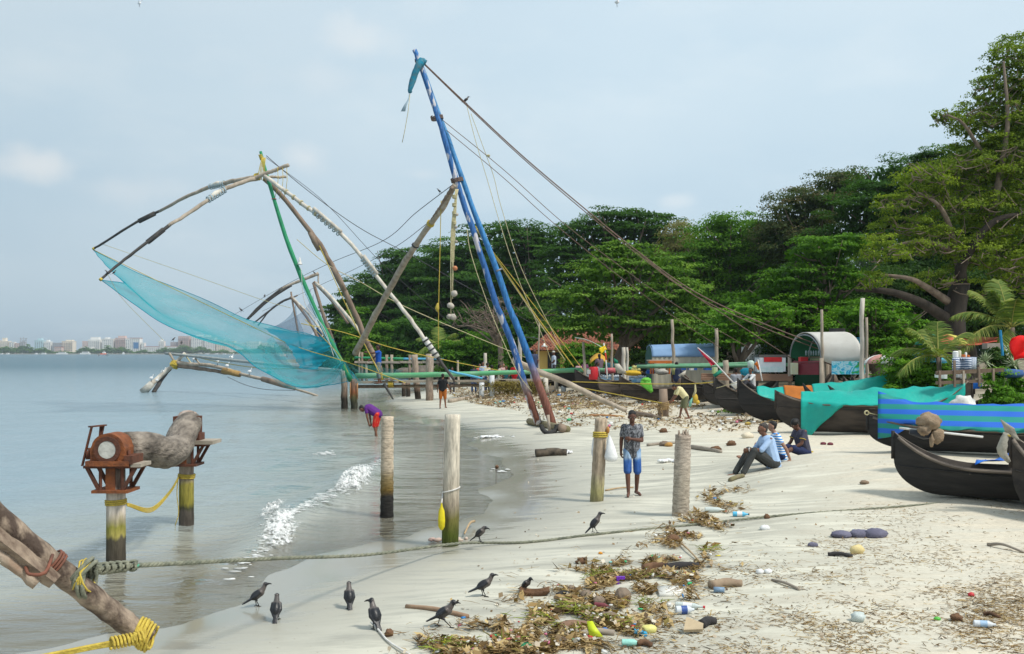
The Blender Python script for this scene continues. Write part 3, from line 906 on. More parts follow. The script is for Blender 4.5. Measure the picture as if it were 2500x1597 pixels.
 for lab,lo,lm,bs in S:
  gb_=G(*bs)
  gy=HY+(EYE-gb_.z)*FPX/gb_.y
  lo=lo+[(q[0],(q[1]+gy)/2+4,q[2]-.5,q[3]*.9,max(8,(gy-q[1])/2+6))for q in lo if gy>q[1]+q[4]*.5]
  tree('shrub',lab,lo,lm,bs,0.06,8.0,5.0,0.6,0.5,BARK,2,'shrubs at the foot of the trees',cat='shrub',pads=18,inner=0.25)
def frond_mesh(pts,w,n,rng,droop=0.5):
 """A palm frond: rachis with leaflets on both sides."""
 mb=MB()
 V=[];Fq=[];T=[]
 k=0
 for i in range(n):
  u=0.12+0.88*i/(n-1)
  f=u*(len(pts)-1)
  j=min(int(f),len(pts)-2)
  p=pts[j].lerp(pts[j+1],f-j)
  t=(pts[j+1]-pts[j]).normalized()
  sd_=t.cross(Vector((0,0,1)))
  if sd_.length<1e-4:
   sd_=Vector((1,0,0))
  sd_.normalize()
  ln=w*(0.35+0.65*math.sin(PI*min(1,u*0.95+0.08))**0.6)
  for s in(-1,1):
   d=(sd_*s+t*0.75+Vector((rng.uniform(-.12,.12),rng.uniform(-.12,.12),-droop*rng.uniform(.5,1.2)))).normalized()
   wv=t*(w*0.045)
   a,b=p-wv,p+wv
   mid=p+d*ln*.55+Vector((0,0,0.0))
   tip=p+d*ln+Vector((0,0,-droop*ln*.35))
   V+=[a,b,mid+wv*.8,mid-wv*.8,tip]
   Fq+=[(k,k+1,k+2,k+3),(k+3,k+2,k+4,k+4)]
   tt=min(1,max(0,rng.gauss(.45,.2)))
   T+=[tt,tt]
   k+=5
 return V,Fq,T
def palm(label,base,top,L,n,spec,trunk_r=0.16,w=0.55,group='coconut palms',seed=1,tint=0.0):
 rr=random.Random(seed)
 root=thing('coconut_palm',label,'palm',base,0,group)
 MB().tube(spline([base-Vector((0,0,.3)),base.lerp(top,.5)+Vector((.1,0,0)),top],8),[trunk_r*1.2,trunk_r*.8],9).build('trunk',BARK,root,base)
 for az,el,ln in spec:
  d=Vector((math.cos(az),math.sin(az),0))
  l_=L*ln
  pts=[]
  for i in range(9):
   u=i/8
   pts.append(top+d*(l_*u*math.cos(el)*(1-.15*u))+Vector((0,0,l_*(u*math.sin(el)-0.55*u*u*(1.15-math.sin(el)*.6)))))
  V,Fq,T=frond_mesh(pts,w*rr.uniform(.85,1.1),n,rr)
  Vn=np.array([tuple(v)for v in V])-np.array(base)
  q=[f for f in Fq]
  me=bpy.data.meshes.new('frond')
  me.from_pydata([tuple(v)for v in Vn],[],[f if f[2]!=f[3]else f[:3]for f in q])
  at=me.attributes.new('tint','FLOAT','FACE');at.data.foreach_set('value',np.clip(np.array(T,np.float32)+tint+rr.uniform(-.1,.2),0,1))
  me.materials.append(LM_PALM)
  fo=link('frond',me,root)
  MB().tube(pts,[.03,.008],5).build('stalk',PALM_STALK,fo,base)
 return root
PALM_STALK=mat('palm_stalk',(0.33,0.32,0.07),(0.22,0.22,0.05),4,0.6)
def build_palms():
 b=G(2292,33.2)
 palm('small young coconut palm standing behind the tall dark prow',b,P(2290,872,33.2),2.05,36,[(PI*.95,1.0,1.0),(PI*.80,.55,1.0),(PI*1.1,.25,.95),(.15,.9,1.0),(-.1,.35,.7),(1.2,1.3,.9),(PI*.62,1.15,.8),(-.6,.1,.6),(PI*1.3,.65,.7)],.09,.62,seed=3)
 b=G(2470,37)
 palm('large coconut palm with yellowish arching fronds at the right edge',b,P(2468,800,37),3.1,44,[(PI*.98,.62,1.0),(PI*1.12,.25,1.0),(PI*.85,1.0,.95),(.2,.8,1.0),(PI*.6,1.3,.9),(-.5,.5,.9),(PI*1.4,.9,.8),(PI*1.25,-.1,.8),(PI*.95,1.25,.7)],.16,.75,seed=4,tint=.12)
 b=G(1075,118)
 palm('yellowing coconut palm behind the foot of the white pole',b,P(1075,845,118),4.2,34,[(PI*1.0,.7,1.0),(PI*.85,.2,1.0),(0,.6,1.0),(.3,.1,1.0),(PI*.6,1.2,.9),(PI*1.2,.3,.9),(-.4,.9,.9),(PI*1.5,.2,.8),(PI*1.05,-.2,.8)],.2,1.2,seed=5,tint=.2)
 b=G(1140,112)
 palm('low coconut palm with drooping brown fronds left of the bare tree',b,P(1140,868,112),3.6,30,[(PI*1.0,.5,1.0),(PI*.9,.9,1.0),(0.1,.7,1.0),(-.3,.2,1.0),(PI*.6,1.1,.9),(PI*1.3,.1,.9),(PI*1.6,.4,.8)],.2,1.0,seed=6,tint=.2)
build_trees()
build_palms()

# ---- far shore, haze
def build_far_wood():
 rng=np.random.default_rng(3)
 lob=[]
 for px in range(1130,2760,70):
  lob.append(lobe3((px+R.uniform(-20,20),800+R.uniform(-20,20),230+R.uniform(-10,10),62,85)))
  if px>1600:lob.append(lobe3((px+R.uniform(-20,20),690+R.uniform(-20,20),225,66,95)))
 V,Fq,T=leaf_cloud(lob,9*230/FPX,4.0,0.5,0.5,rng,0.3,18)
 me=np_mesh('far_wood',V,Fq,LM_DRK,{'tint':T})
 o=link('far_wood',me);o['kind']='stuff'
 # trees along the opposite shore, a low far-off wood
 lob=[]
 for px in np.arange(-420,800,9.0):
  h=9+5*math.sin(px*.031)+3*math.sin(px*.13)
  if 150<px<190 or 235<px<262:h*=.55
  lob.append(lobe3((px,863-h*.55,2330+R.uniform(-20,20),9,h*.75)))
 V,Fq,T=leaf_cloud(lob,2.0,3.5,0.7,0.5,rng,0.3,8)
 me=np_mesh('far_shore_trees',V,Fq,LM_MID,{'tint':T})
 o=link('far_shore_trees',me);o['kind']='stuff'
 mb=MB()
 rows=[]
 for px in range(-520,880,50):
  rows.append([P(px,862.6,2290)*1+Vector((0,0,-2.6)),Vector((P(px,862,2290).x,2310,1.6)),Vector((P(px,862,2290).x,2900,3))])
 mb.grid(rows)
 mb.build('far_shore',mat('far_earth',(.22,.22,.18)))['kind']='structure'
def building(px0,px1,top,body,label,Y=2420,roof=None,floors=None,cols=None,glass=None,step=None,tier=None):
 x0,x1=(px0-HX)*Y/FPX,(px1-HX)*Y/FPX
 zt=EYE-(top-HY)*Y/FPX
 dp=max(12,(x1-x0)*.8)
 base=Vector(((x0+x1)/2,Y,2))
 root=thing('apartment_building',label,'building',base,0,'buildings of the city across the water')
 MB().box(((x0+x1)/2,Y+dp/2,(zt+2)/2),(x1-x0,dp,zt-2)).build('wall',body,root,base,False)
 w=x1-x0
 fl=floors or max(3,int((zt-4)/3.4))
 co=cols or max(2,int(w/4.2))
 mb=MB()
 fh=(zt-6)/fl
 for i in range(fl):
  for j in range(co):
   cx=x0+w*(j+.5)/co
   mb.box((cx,Y-.05,4+fh*(i+.55)),(w/co*.5,.3,fh*.48))
   # the side that faces the left
 mb.build('windows',C_WIN,root,base,False)['kind']='stuff'
 b=MB().box(((x0+x1)/2,Y+dp/2,zt+.6),(w+.8,dp+.8,1.2))
 if step:
  a,c,h=step
  b.box(((x0+(x1-x0)*(a+c)/2),Y+dp/2,zt+1.2+h/2),(w*(c-a),dp*.6,h))
 b.build('roof',roof or body,root,base,False)
 if tier:
  for k in range(int(tier)):
   MB().box(((x0+x1)/2,Y-.6,4+(zt-6)*(k+.5)/tier),(w+.4,1.4,.5)).build('balcony',roof or body,root,base,False)
 if glass:
  a,c,t0,b0=glass
  gx0,gx1=(a-HX)*Y/FPX,(c-HX)*Y/FPX
  zt2,zb2=EYE-(t0-HY)*Y/FPX,EYE-(b0-HY)*Y/FPX
  MB().box(((gx0+gx1)/2,Y-.3,(zt2+zb2)/2),(gx1-gx0,.6,zt2-zb2)).build('glass_panel',C_GLASS,root,base,False)
 return root
C_WHITE=mat('city_white',(.80,.79,.76),(.70,.69,.66),.05)
C_CREAM=mat('city_cream',(.78,.70,.58),(.70,.62,.52),.05)
C_PINK=mat('city_pink',(.66,.50,.45),(.58,.44,.40),.05)
C_GREY=mat('city_grey',(.42,.42,.43),(.36,.36,.38),.05)
C_RED=mat('city_red_roof',(.45,.20,.16),(.38,.16,.13),.05)
C_TEAL=mat('city_teal',(.50,.66,.70),(.44,.60,.66),.05)
C_WIN=mat('city_window',(.20,.23,.27),(.14,.17,.21),.3,.3)
C_GLASS=mat('city_glass',(.06,.20,.42),(.05,.17,.38),.05,.15)
def build_city():
 L=[(-60,-34,836,C_WHITE,'white block at the left limit of the far skyline',{}),(-30,-6,832,C_CREAM,'cream block at the left limit of the far skyline',{}),(0,20,834,C_CREAM,'cream stepped apartment block, leftmost one of the far city',dict(step=(.2,.6,8))),(22,34,836,C_WHITE,'narrow white block beside the leftmost cream stepped one',{}),(36,46,839,C_PINK,'small pinkish block left of the grey unfinished tower',{}),(48,58,835,C_GREY,'grey unfinished tower under the crane frame',{}),(84,104,832,C_TEAL,'teal and white block with glassy front',dict(step=(.3,.8,5))),(107,123,835,C_WHITE,'small white block right of the teal glassy one',dict(step=(.3,.7,4))),(128,151,838,C_GREY,'low grey block with rows of dark windows',{}),(151,177,834,C_CREAM,'cream tiered block with wide balcony bands',dict(tier=5,step=(.3,.9,3))),(133,150,848,C_PINK,'low pink roofed house in front of the grey block',dict(roof=C_RED,Y=2400)),(201,214,834,C_PINK,'pale pink slim block left of the tower with stepped crown',{}),(215,243,830,C_WHITE,'white gridded tower with stepped reddish crown',dict(step=(.15,.85,6),tier=9)),(196,222,848,C_WHITE,'white low terrace block at the water front',dict(Y=2395,tier=3)),(249,276,828,C_WHITE,'white tower block between the stepped crown and the brown banded one',dict(step=(.2,.5,3))),(281,306,826,C_PINK,'brown banded tower with white ribs',dict(step=(.25,.9,5),tier=8)),(306,317,828,C_WHITE,'slim white tower beside the blue glass one',{}),(317,341,826,C_WHITE,'white tower with big blue glass front and reddish top',dict(roof=C_RED,glass=(326,338,836,851))),(344,352,838,C_WHITE,'thin white block right of the blue glass tower',{}),(353,388,847,C_WHITE,'long low white hall with red roof',dict(roof=C_RED)),(387,400,834,C_WHITE,'white block with small turret beside the long low hall',dict(step=(.3,.7,5))),(402,433,846,C_WHITE,'long low white hall right of the turret',dict(roof=C_RED)),(416,433,836,C_GREY,'grey block behind the second low hall',dict(Y=2440)),(435,461,822,C_PINK,'broad pink brown tower block',dict(tier=9)),(466,494,822,C_WHITE,'white ribbed tower, left one of the tall pair under the net',dict(step=(.4,.9,4))),(497,524,823,C_WHITE,'white ribbed tower, right one of the tall pair under the net',dict(step=(.1,.5,4))),(527,546,830,C_CREAM,'cream block seen through the lower edge of the teal net',{}),(547,572,834,C_CREAM,'wide cream block seen through the teal net',{}),(574,598,838,C_WHITE,'low white block seen through the teal net',{}),(600,632,835,C_WHITE,'white block behind the middle of the teal net',{}),(636,668,838,C_CREAM,'cream block behind the middle of the teal net',{}),(672,705,836,C_GREY,'grey block behind the right part of the teal net',{})]
 for a,b,t,body,lab,kw in L:
  building(a,b,t,body,lab,**kw)
  # lattice frame over the unfinished tower
 Y=2420
 q=lambda px,py:P(px,py,Y)
 base=q(60,850)
 root=thing('construction_frame','dark lattice frame of a crane beside the grey unfinished tower','crane',base)
 for a,b_ in(((50,850),(50,824)),((66,850),(63,826)),((57,845),(57,822)),((48,826),(67,827)),((49,831),(66,831)),((50,826),(57,834)),((65,827),(57,836))):
  MB().bar(q(*a),q(*b_),.9,.9).build('strut',C_GREY,root,base,False)
  # boats under the far shore
 for px,py,w,h,lab in((4,863,5,3,'small white launch moored at the left end of the far shore'),(19,863,6,4,'white launch moored below the cream stepped block'),(88,863,6,4,'small white launch moored left of the twin launches'),(107,863,11,5,'white twin deck launch below the grey block'),(151,863.5,26,7,'long white cruise boat moored below the cream tiered block'),(208,863,24,8,'white ferry at the terrace block'),(301,862.5,4,7,'white channel marker hut at the far shore'),(505,864,8,3,'white launch in the moored row seen left of the net edge'),(528,864,8,3,'white launch in the middle of the moored row'),(548,864,8,3,'white launch at the right of the moored row')):
  Yb=2270
  c=P(px,py,Yb);c.z=0
  s=Yb/FPX
  root=thing('launch',lab,'boat',c,0,'boats moored at the far shore')
  MB().box(c+Vector((0,0,h*s*.22)),(w*s,5,h*s*.45)).build('hull',C_WHITE,root,c,False)
  MB().box(c+Vector((w*s*.05,0,h*s*.62)),(w*s*.66,4,h*s*.4)).build('cabin',C_WHITE,root,c,False)
  MB().box(c+Vector((w*s*.05,-2.1,h*s*.66)),(w*s*.55,.2,h*s*.16)).build('windows',C_WIN,root,c,False)
  # red and white tug
 Yb=1150
 c=P(252,868,Yb);c.z=0
 s=Yb/FPX
 root=thing('tug_boat','small red and white tug with tall wheelhouse crossing the bay','boat',c)
 MB().grid([[c+Vector((x*s,y,z*s))for x,z in((-11,0),(-12,3.4),(0,2.6),(10,3.0),(12,3.8),(9,0))]for y in(-3,3)],True).build('hull',C_WHITE,root,c,False)
 MB().box(c+Vector((0,0,4*s)),(12*s,3.5,3*s)).build('deckhouse',mat('tug_red',(.62,.16,.10),None,.2),root,c,False)
 MB().box(c+Vector((2*s,0,7*s)),(6*s,3,3.6*s)).build('wheelhouse',C_WHITE,root,c,False)
 MB().bar(c+Vector((2*s,0,8*s)),c+Vector((2*s,0,12*s)),.5,.5).build('mast',C_WHITE,root,c,False)
 # far ship behind the net
 Yb=700
 c=P(688,866,Yb);c.z=0
 s=Yb/FPX
 root=thing('fishing_boat','small reddish fishing boat out on the water behind the net','boat',c)
 MB().grid([[c+Vector((x*s,y,z*s))for x,z in((-14,1),(-16,4),(0,2.6),(12,2.6),(14,3.5),(12,0))]for y in(-1.4,1.4)],True).build('hull',mat('tug_red',(.62,.16,.10)),root,c,False)
 MB().box(c+Vector((2*s,0,5*s)),(13*s,2,5*s)).build('cabin',C_PINK,root,c,False)
def build_haze():
 m,nt,b=new_mat('haze_air')
 nt.nodes.remove(b)
 out=[n for n in nt.nodes if n.type=='OUTPUT_MATERIAL'][0]
 v=nt.nodes.new('ShaderNodeVolumePrincipled')
 v.inputs['Color'].default_value=(.80,.90,1.0,1)
 v.inputs['Density'].default_value=HAZE
 v.inputs['Anisotropy'].default_value=0.2
 nt.links.new(v.outputs[0],out.inputs['Volume'])
 mb=MB().box((0,7000,48),(30000,16000,104))
 o=mb.build('haze',m,None,None,False)
 o['kind']='stuff'
HAZE=0.00013

# ---- wood, rope, net materials
WOOD=mat('weathered_pole',(.46,.39,.31),(.27,.22,.17),3.0,.85,.6,14,(1,1,.3))
WOOD_W=mat('bleached_pole',(.66,.62,.54),(.40,.35,.29),3.0,.85,.5,14,(1,1,.3))
WOOD_B=mat('brown_pole',(.30,.225,.17),(.17,.125,.095),3.0,.88,.6,14,(1,1,.3))
WOOD_K=mat('tarred_pole',(.040,.042,.045),(.085,.075,.065),3.0,.8,.5,14)
PLANK=mat('grey_plank',(.42,.37,.30),(.26,.22,.175),2.2,.85,.5,18,(.3,1,1))
GREEN=mat('green_paint',(.03,.30,.13),(.02,.20,.09),2.0,.45,.15,10,lo=.3,hi=.75)
GREEN_L=mat('green_pole_paint',(.10,.36,.17),(.30,.46,.30),2.6,.55,.2,10,(.3,1,1),lo=.45,hi=.75)
BLUE_POLE=mat('blue_pole_paint',(.10,.42,.62),(.07,.32,.50),2.0,.5)
ROPE_Y=mat('yellow_rope',(.62,.47,.08),(.45,.33,.06),20,.8,.6,60)
ROPE_P=mat('pale_rope',(.60,.54,.32),(.42,.37,.21),14,.85,.6,60)
ROPE_BR=mat('brown_rope',(.20,.13,.10),(.12,.085,.07),10,.85)
ROPE_K=mat('dark_wire',(.09,.09,.10),(.05,.05,.055),10,.7)
ROPE_G=mat('grey_green_rope',(.27,.27,.20),(.13,.14,.105),9,.9,.8,50)
ROPE_W=mat('white_cord',(.72,.70,.66),(.55,.53,.50),12,.8)
RUST=mat('rusted_iron',(.150,.052,.028),(.070,.036,.026),9,.85,.6,30,lo=.3,hi=.7)
RUST_O=mat('orange_rust',(.285,.092,.030),(.115,.045,.026),8,.85,.6,30,lo=.3,hi=.7)
STONE=mat('tied_stone',(.46,.42,.36),(.30,.27,.23),4,.9,.7,12)
RUBBER=mat('black_rubber',(.022,.022,.024),(.045,.043,.040),6,.8)
def net_mat(name,col,op,trans_col=None):
 m,nt,b=new_mat(name)
 N,L=nt.nodes,nt.links
 N.remove(b)
 out=[n for n in N if n.type=='OUTPUT_MATERIAL'][0]
 df=N.new('ShaderNodeBsdfDiffuse');df.inputs['Color'].default_value=rgb(col)
 tl=N.new('ShaderNodeBsdfTranslucent');tl.inputs['Color'].default_value=rgb(col)
 m1=N.new('ShaderNodeMixShader');m1.inputs[0].default_value=.5
 L.new(df.outputs[0],m1.inputs[1]);L.new(tl.outputs[0],m1.inputs[2])
 tr=N.new('ShaderNodeBsdfTransparent')
 lw=N.new('ShaderNodeLayerWeight');lw.inputs['Blend'].default_value=.28
 ge=N.new('ShaderNodeNewGeometry')
 nz=N.new('ShaderNodeTexNoise');nz.inputs['Scale'].default_value=1.1;nz.inputs['Detail'].default_value=6
 L.new(ge.outputs['Position'],nz.inputs['Vector'])
 mr=N.new('ShaderNodeMapRange');mr.inputs[1].default_value=.3;mr.inputs[2].default_value=.7
 mr.inputs[3].default_value=op-.07;mr.inputs[4].default_value=op+.07
 L.new(nz.outputs['Fac'],mr.inputs[0])
 ad=N.new('ShaderNodeMath');ad.operation='MULTIPLY_ADD';ad.inputs[1].default_value=.6;ad.use_clamp=True
 L.new(lw.outputs['Facing'],ad.inputs[0]);L.new(mr.outputs[0],ad.inputs[2])
 m2=N.new('ShaderNodeMixShader')
 L.new(ad.outputs[0],m2.inputs[0]);L.new(tr.outputs[0],m2.inputs[1]);L.new(m1.outputs[0],m2.inputs[2])
 L.new(m2.outputs[0],out.inputs['Surface'])
 MATS[name]=m
 return m
NET_T=net_mat('teal_net',(.05,.42,.47),.30)
NET_D=net_mat('dense_teal_net',(.02,.36,.50),.66)
NET_L=net_mat('grey_green_net',(.10,.30,.30),.20)
NET_B=net_mat('blue_net',(.10,.27,.42),.46)
NET_S=net_mat('slate_net',(.17,.23,.31),.38)
def pole(px,name,m,root,base,r0,r1,n=9,k=22,wob=0.02,seed=0):
 """A slightly crooked pole through (px, py, Y) points."""
 rr=random.Random(seed+len(px))
 pts=spline([P(*q)for q in px],k)
 for i in range(1,k-1):
  pts[i]+=Vector((rr.uniform(-wob,wob),rr.uniform(-wob,wob),rr.uniform(-wob,wob)))
 return MB().tube(pts,[(r0+(r1-r0)*i/(k-1))*rr.uniform(.93,1.07)for i in range(k)],n).build(name,m,root,base)
def wrap(mb,p,axis,r,n=4,rr=.012,pitch=None,rng=R):
 """Turns of rope round a pole."""
 axis=Vector(axis).normalized()
 a=axis.orthogonal().normalized();b=axis.cross(a)
 pitch=pitch or rr*2.1
 pts=[]
 for i in range(n*12+1):
  th=2*PI*i/12
  pts.append(Vector(p)+axis*((i/12-n/2)*pitch)+(a*math.cos(th)+b*math.sin(th))*(r+rr*.6+rng.uniform(0,rr*.4)))
 mb.tube(pts,rr,5)
 return mb
def lash(p0,p1,r,m,root,base,n=6,rr=.015,t=None,k=3,name='lashing'):
 """Lashing bands spread along a pole from p0 to p1."""
 mb=MB()
 d=Vector(p1)-Vector(p0)
 for i in range(k):
  wrap(mb,Vector(p0)+d*((i+.5)/k),d,r,n,rr)
 return mb.build(name,m,root,base)
def rope(pts,r,m,label,n=5,k=40,sag=0.0,group='ropes and stays of the fishing nets',name='rope',raw=False):
 q=[Vector(p)for p in pts]
 s_=spline(q,k)if not raw else q
 if sag:
  for i,p in enumerate(s_):
   u=i/(len(s_)-1)
   p.z-=sag*4*u*(1-u)
 base=q[0].copy()
 return solo(MB().tube(s_,r,n),name,m,label,'rope',base,group)
def rope_px(px,r,m,label,**kw):
 return rope([P(*q)for q in px],r,m,label,**kw)

# ---- the fishing nets
def build_green_rig():
 Y=53
 base=P(855,905,Y)
 base.z=H(base.x,Y)
 root=thing('fishing_net_rig','big cantilevered fishing net on green mast with teal net hoisted over the water','fishing net',base)
 mast=[(636,370,Y),(655,440,Y),(700,585,Y),(762,740,Y),(815,850,Y),(858,930,Y)]
 o=pole(mast,'mast',GREEN,root,base,.075,.165,10,24,.012)
 lash(P(636,378,Y),P(640,390,Y),.08,ROPE_Y,o,base,4,.02,k=2)
 MB().tube([P(735,690,Y-.3),P(760,745,Y-.3),P(800,830,Y-.3),P(835,890,Y-.3)],.03,6).build('pipe',mat('pale_blue_pipe',(.35,.62,.72)),root,base)
 far=[(632,432,Y),(585,439,Y+.5),(550,447,Y+1),(512,456,Y+1.5),(453,482,Y+2),(389,516,Y+3)]
 fart=[(395,513,Y+2.95),(336,541,Y+3.3),(249,595,Y+3.8),(227,608,Y+4)]
 near=[(632,434,Y),(600,442,Y-.8),(550,462,Y-1.6),(506,489,Y-2.4),(453,526,Y-3.2),(410,552,Y-4)]
 neart=[(416,548,Y-3.9),(357,593,Y-4.6),(293,643,Y-5.2),(244,684,Y-6)]
 for a,t,s in((far,fart,1),(near,neart,2)):
  pole(a,'arm',WOOD,root,base,.13,.085,9,22,.02,s)
  pole(t,'arm_tip',WOOD_K,root,base,.085,.06,8,16,.012,s)
  # spliced and bound
  i0,i1=P(*a[3]),P(*a[2])
  o=MB().tube([i0,i0.lerp(i1,.5)+Vector((0,-.08,.06)),i1],[.10,.14,.10],8).build('splice',WOOD_W,root,base)
  lash(i0,i1,.15,mat('blue_white_cord',(.45,.55,.60)),o,base,2,.02,k=7)
  d0,d1=P(*t[1]),P(*t[0])
  MB().bar(d0.lerp(d1,.05)+Vector((0,0,-.02)),d0.lerp(d1,.72),.13,.24).build('splice',WOOD_K,root,base)
  MB().tube([P(*t[3]),P(*t[3])+(P(*t[2])-P(*t[3])).normalized()*.12],.08,8).build('end_binding',ROPE_Y,root,base)
 pole([(618,436,Y-.3),(660,420,Y-.4),(704,403,Y-.6)],'crossbar',WOOD,root,base,.11,.095)
 pole([(650,431,Y+.4),(676,433,Y+.6),(698,432,Y+.9)],'crossbar',WOOD,root,base,.08,.07)
 white=[(646,430,Y-.4),(690,462,Y-.8),(726,488,Y-1),(781,529,Y-1.4),(849,587,Y-1.9),(893,640,Y-2.2),(922,678,Y-2.4),(972,740,Y-2.7),(1001,778,Y-2.9),(1039,832,Y-3.1),(1065,868,Y-3.2),(1109,928,Y-3.4)]
 o=pole(white[:8],'leg',WOOD_W,root,base,.11,.10,9,26,.02,3)
 for a,b in((3,.75),(5,.9)):
  q0,q1=P(*white[a]),P(*white[a+1])
  sp=MB().tube([q0.lerp(q1,-.25)+Vector((.05,-.1,.12)),q0.lerp(q1,b)+Vector((.05,-.1,.12))],[.10,.09],7).build('splice',WOOD_W,root,base)
  lash(q0.lerp(q1,-.25),q0.lerp(q1,b),.15,mat('blue_white_cord',(.45,.55,.60)),sp,base,2,.018,k=7)
 for k_ in range(5):
  q0,q1=P(*white[1]),P(*white[3])
  wrapmb=MB();wrap(wrapmb,q0.lerp(q1,.1+.2*k_),q1-q0,.115,2,.02)
  wrapmb.build('lashing',ROPE_P,o,base)
 pole(white[7:10],'leg',WOOD_W,root,base,.10,.10,9,14,.015,4)
 sp=MB().tube([P(1036,826,Y-3.3),P(1068,872,Y-3.4)],.15,9).build('splice',mat('white_wrap',(.72,.70,.66),(.5,.48,.45)),root,base)
 lash(P(1036,826,Y-3.3),P(1066,870,Y-3.4),.155,ROPE_K,sp,base,2,.02,k=4)
 pole(white[9:],'leg',WOOD_K,root,base,.10,.07,9,12,.01,5)
 brown=[(644,436,Y+.3),(697,488,Y+.6),(755,564,Y+1),(778,593,Y+1.2),(805,640,Y+1.5),(831,690,Y+1.8),(852,734,Y+2),(872,778,Y+2.3),(888,820,Y+2.5),(907,859,Y+2.7),(930,908,Y+3)]
 o=pole(brown,'leg',WOOD_B,root,base,.13,.17,9,30,.02,6)
 for a,b,c in((757,566,780),(812,652,842)):
  q0=P(a,b,Y+1.0);q1=P(c,b+(c-a)*1.95,Y+1.3)
  MB().tube([q0,q0.lerp(q1,.5),q1],[.15,.2,.15],8,jit=.12).build('splice',WOOD_B,root,base)
 lash(P(888,820,Y+2.5),P(920,888,Y+2.9),.17,ROPE_BR,o,base,1,.02,k=6)
 # lashing of the head
 mb=MB()
 for q in range(5):
  mb.tube(spline([P(640+q*2,385,Y-.25),P(634+q*3,410,Y-.35),P(628+q*5,440,Y-.3)],6),.022,5)
 hub=P(628,432,Y)
 wrap(mb,hub,(1,0,.2),.17,5,.022);wrap(mb,hub,(.2,.3,1),.17,4,.022)
 mb.build('lashing',ROPE_Y,root,base)
 mb=MB()
 for x in(700,690,678):
  mb.tube([P(x,408,Y-.6),P(x+1,440,Y-.7),P(x-2,465,Y-.8),P(x-8,486,Y+.3)],.014,4)
 mb.build('hanging_cord',ROPE_Y,root,base)
 # red lamp shade
 lp=P(669,481,Y)
 lo=MB().tube([lp+Vector((0,0,.0)),lp+Vector((0,0,-.06)),lp+Vector((0,0,-.12))],[.03,.05,.16],10).build('lamp_shade',mat('red_enamel',(.55,.05,.06),None,4,.35),root,base)
 MB().tube([P(668,470,Y),P(669,482,Y)],.012,4).build('cable',ROPE_K,lo,base)
 lp=P(732,642,Y-.2)
 lo=MB().tube([lp+Vector((0,0,.30)),lp+Vector((0,0,.1)),lp+Vector((0,0,-.05)),lp+Vector((0,0,-.08))],[.02,.07,.11,.17],10).build('lamp_shade',ROPE_W,root,base)
 # the net: curves from tip end to mast end, far edge to near edge
 cu=[[(228,611,57),(340,668,56.6),(470,718,56),(600,778,55.4),(700,804,54.8),(770,820,54.3),(815,828,54)],[(252,640,55),(340,703,55),(450,752,54.6),(560,790,54.2),(680,824,53.8),(770,846,53.5),(822,846,53.6)],[(283,672,53),(370,748,53),(470,795,53),(580,835,52.8),(690,868,52.6),(770,880,52.6),(826,868,53)],[(305,690,51),(400,772,51),(490,812,51),(600,853,51.2),(680,905,51.5),(760,925,51.8),(835,890,52.2)],[(288,689,49.4),(375,768,49.6),(480,824,49.8),(575,855,50.2),(650,908,50.6),(760,944,51.2),(845,915,51.8)],[(247,684,47.4),(330,745,47.8),(430,805,48.2),(560,846,49),(640,905,49.8),(740,946,50.6),(850,930,51.4)]]
 rows=[spline([P(*q)for q in c],40)for c in cu]
 colz=[spline([r[i]for r in rows],22)for i in range(40)]
 rr=random.Random(4)
 for i in range(40):
  for j in range(22):
   colz[i][j]+=Vector((0,0,.05*math.sin(i*.9+j*1.3)*(i/40)))+Vector((0,.08*math.sin(j*2.1+i*.4),0))
 nt=MB().grid(colz).build('net',NET_T,root,base)
 # edge rope of the net
 MB().tube([c[0]for c in colz],.018,4).build('edge_rope',NET_D,nt,base)
 MB().tube([c[-1]for c in colz],.018,4).build('edge_rope',NET_D,nt,base)
 MB().tube([colz[0][j]for j in range(22)],.018,4).build('edge_rope',NET_D,nt,base)
 # bunched dense folds at the mast end
 def sheet(cur,n,m2,mm,amp=.06,seed=0):
  rw=[spline([P(*q)for q in c],n)for c in cur]
  cz=[spline([r[i]for r in rw],m2)for i in range(n)]
  for i in range(n):
   for j in range(m2):
    cz[i][j]+=Vector((amp*math.sin(j*1.9+i*.3+seed),amp*1.6*math.sin(j*1.3+i*.7+seed),0))
  return MB().grid(cz).build('net_fold',mm,root,base)
 sheet([[(640,800,53.6),(720,812,53.4),(815,828,53.2)],[(690,832,53),(745,846,52.8),(806,842,52.7)],[(722,862,52.6),(765,866,52.4),(800,858,52.4)]],18,14,NET_D)
 sheet([[(704,842,52.6),(760,858,52.4),(808,872,52.4)],[(718,870,52.2),(752,880,52.1),(790,884,52.2)],[(732,898,51.9),(752,902,51.8),(775,902,52)]],14,12,NET_D,.05,2)
 sheet([[(660,820,52.6),(720,900,52),(790,905,51.6),(838,880,51.6)],[(648,850,52.2),(700,925,51.7),(790,925,51.4),(838,884,51.4)],[(640,890,51.6),(700,946,51.2),(800,938,51),(840,888,51.2)]],24,12,NET_T,.07,1)
 sheet([[(836,880,51.6),(858,915,51.4),(885,938,51.4)],[(842,884,51.2),(870,905,51),(940,920,51.4)],[(846,890,50.9),(890,890,50.6),(985,905,51)]],16,12,NET_L,.05,3)
 sheet([[(838,880,51.5),(850,905,51.3),(868,936,51.2)],[(843,882,51.2),(860,908,51),(885,936,51)]],12,8,NET_T,.05,3)
 # ropes of this rig
 rope_px([(228,610,57),(600,790,54.5),(720,845,53),(850,885,51),(990,935,50)],.02,ROPE_Y,'yellow rope along the upper edge of the teal net down to the walkway',k=60)
 rope_px([(250,596,56.8),(470,672,56),(640,732,55),(710,752,54.5)],.014,ROPE_P,'thin pale stay from the upper arm tip passing over the net')
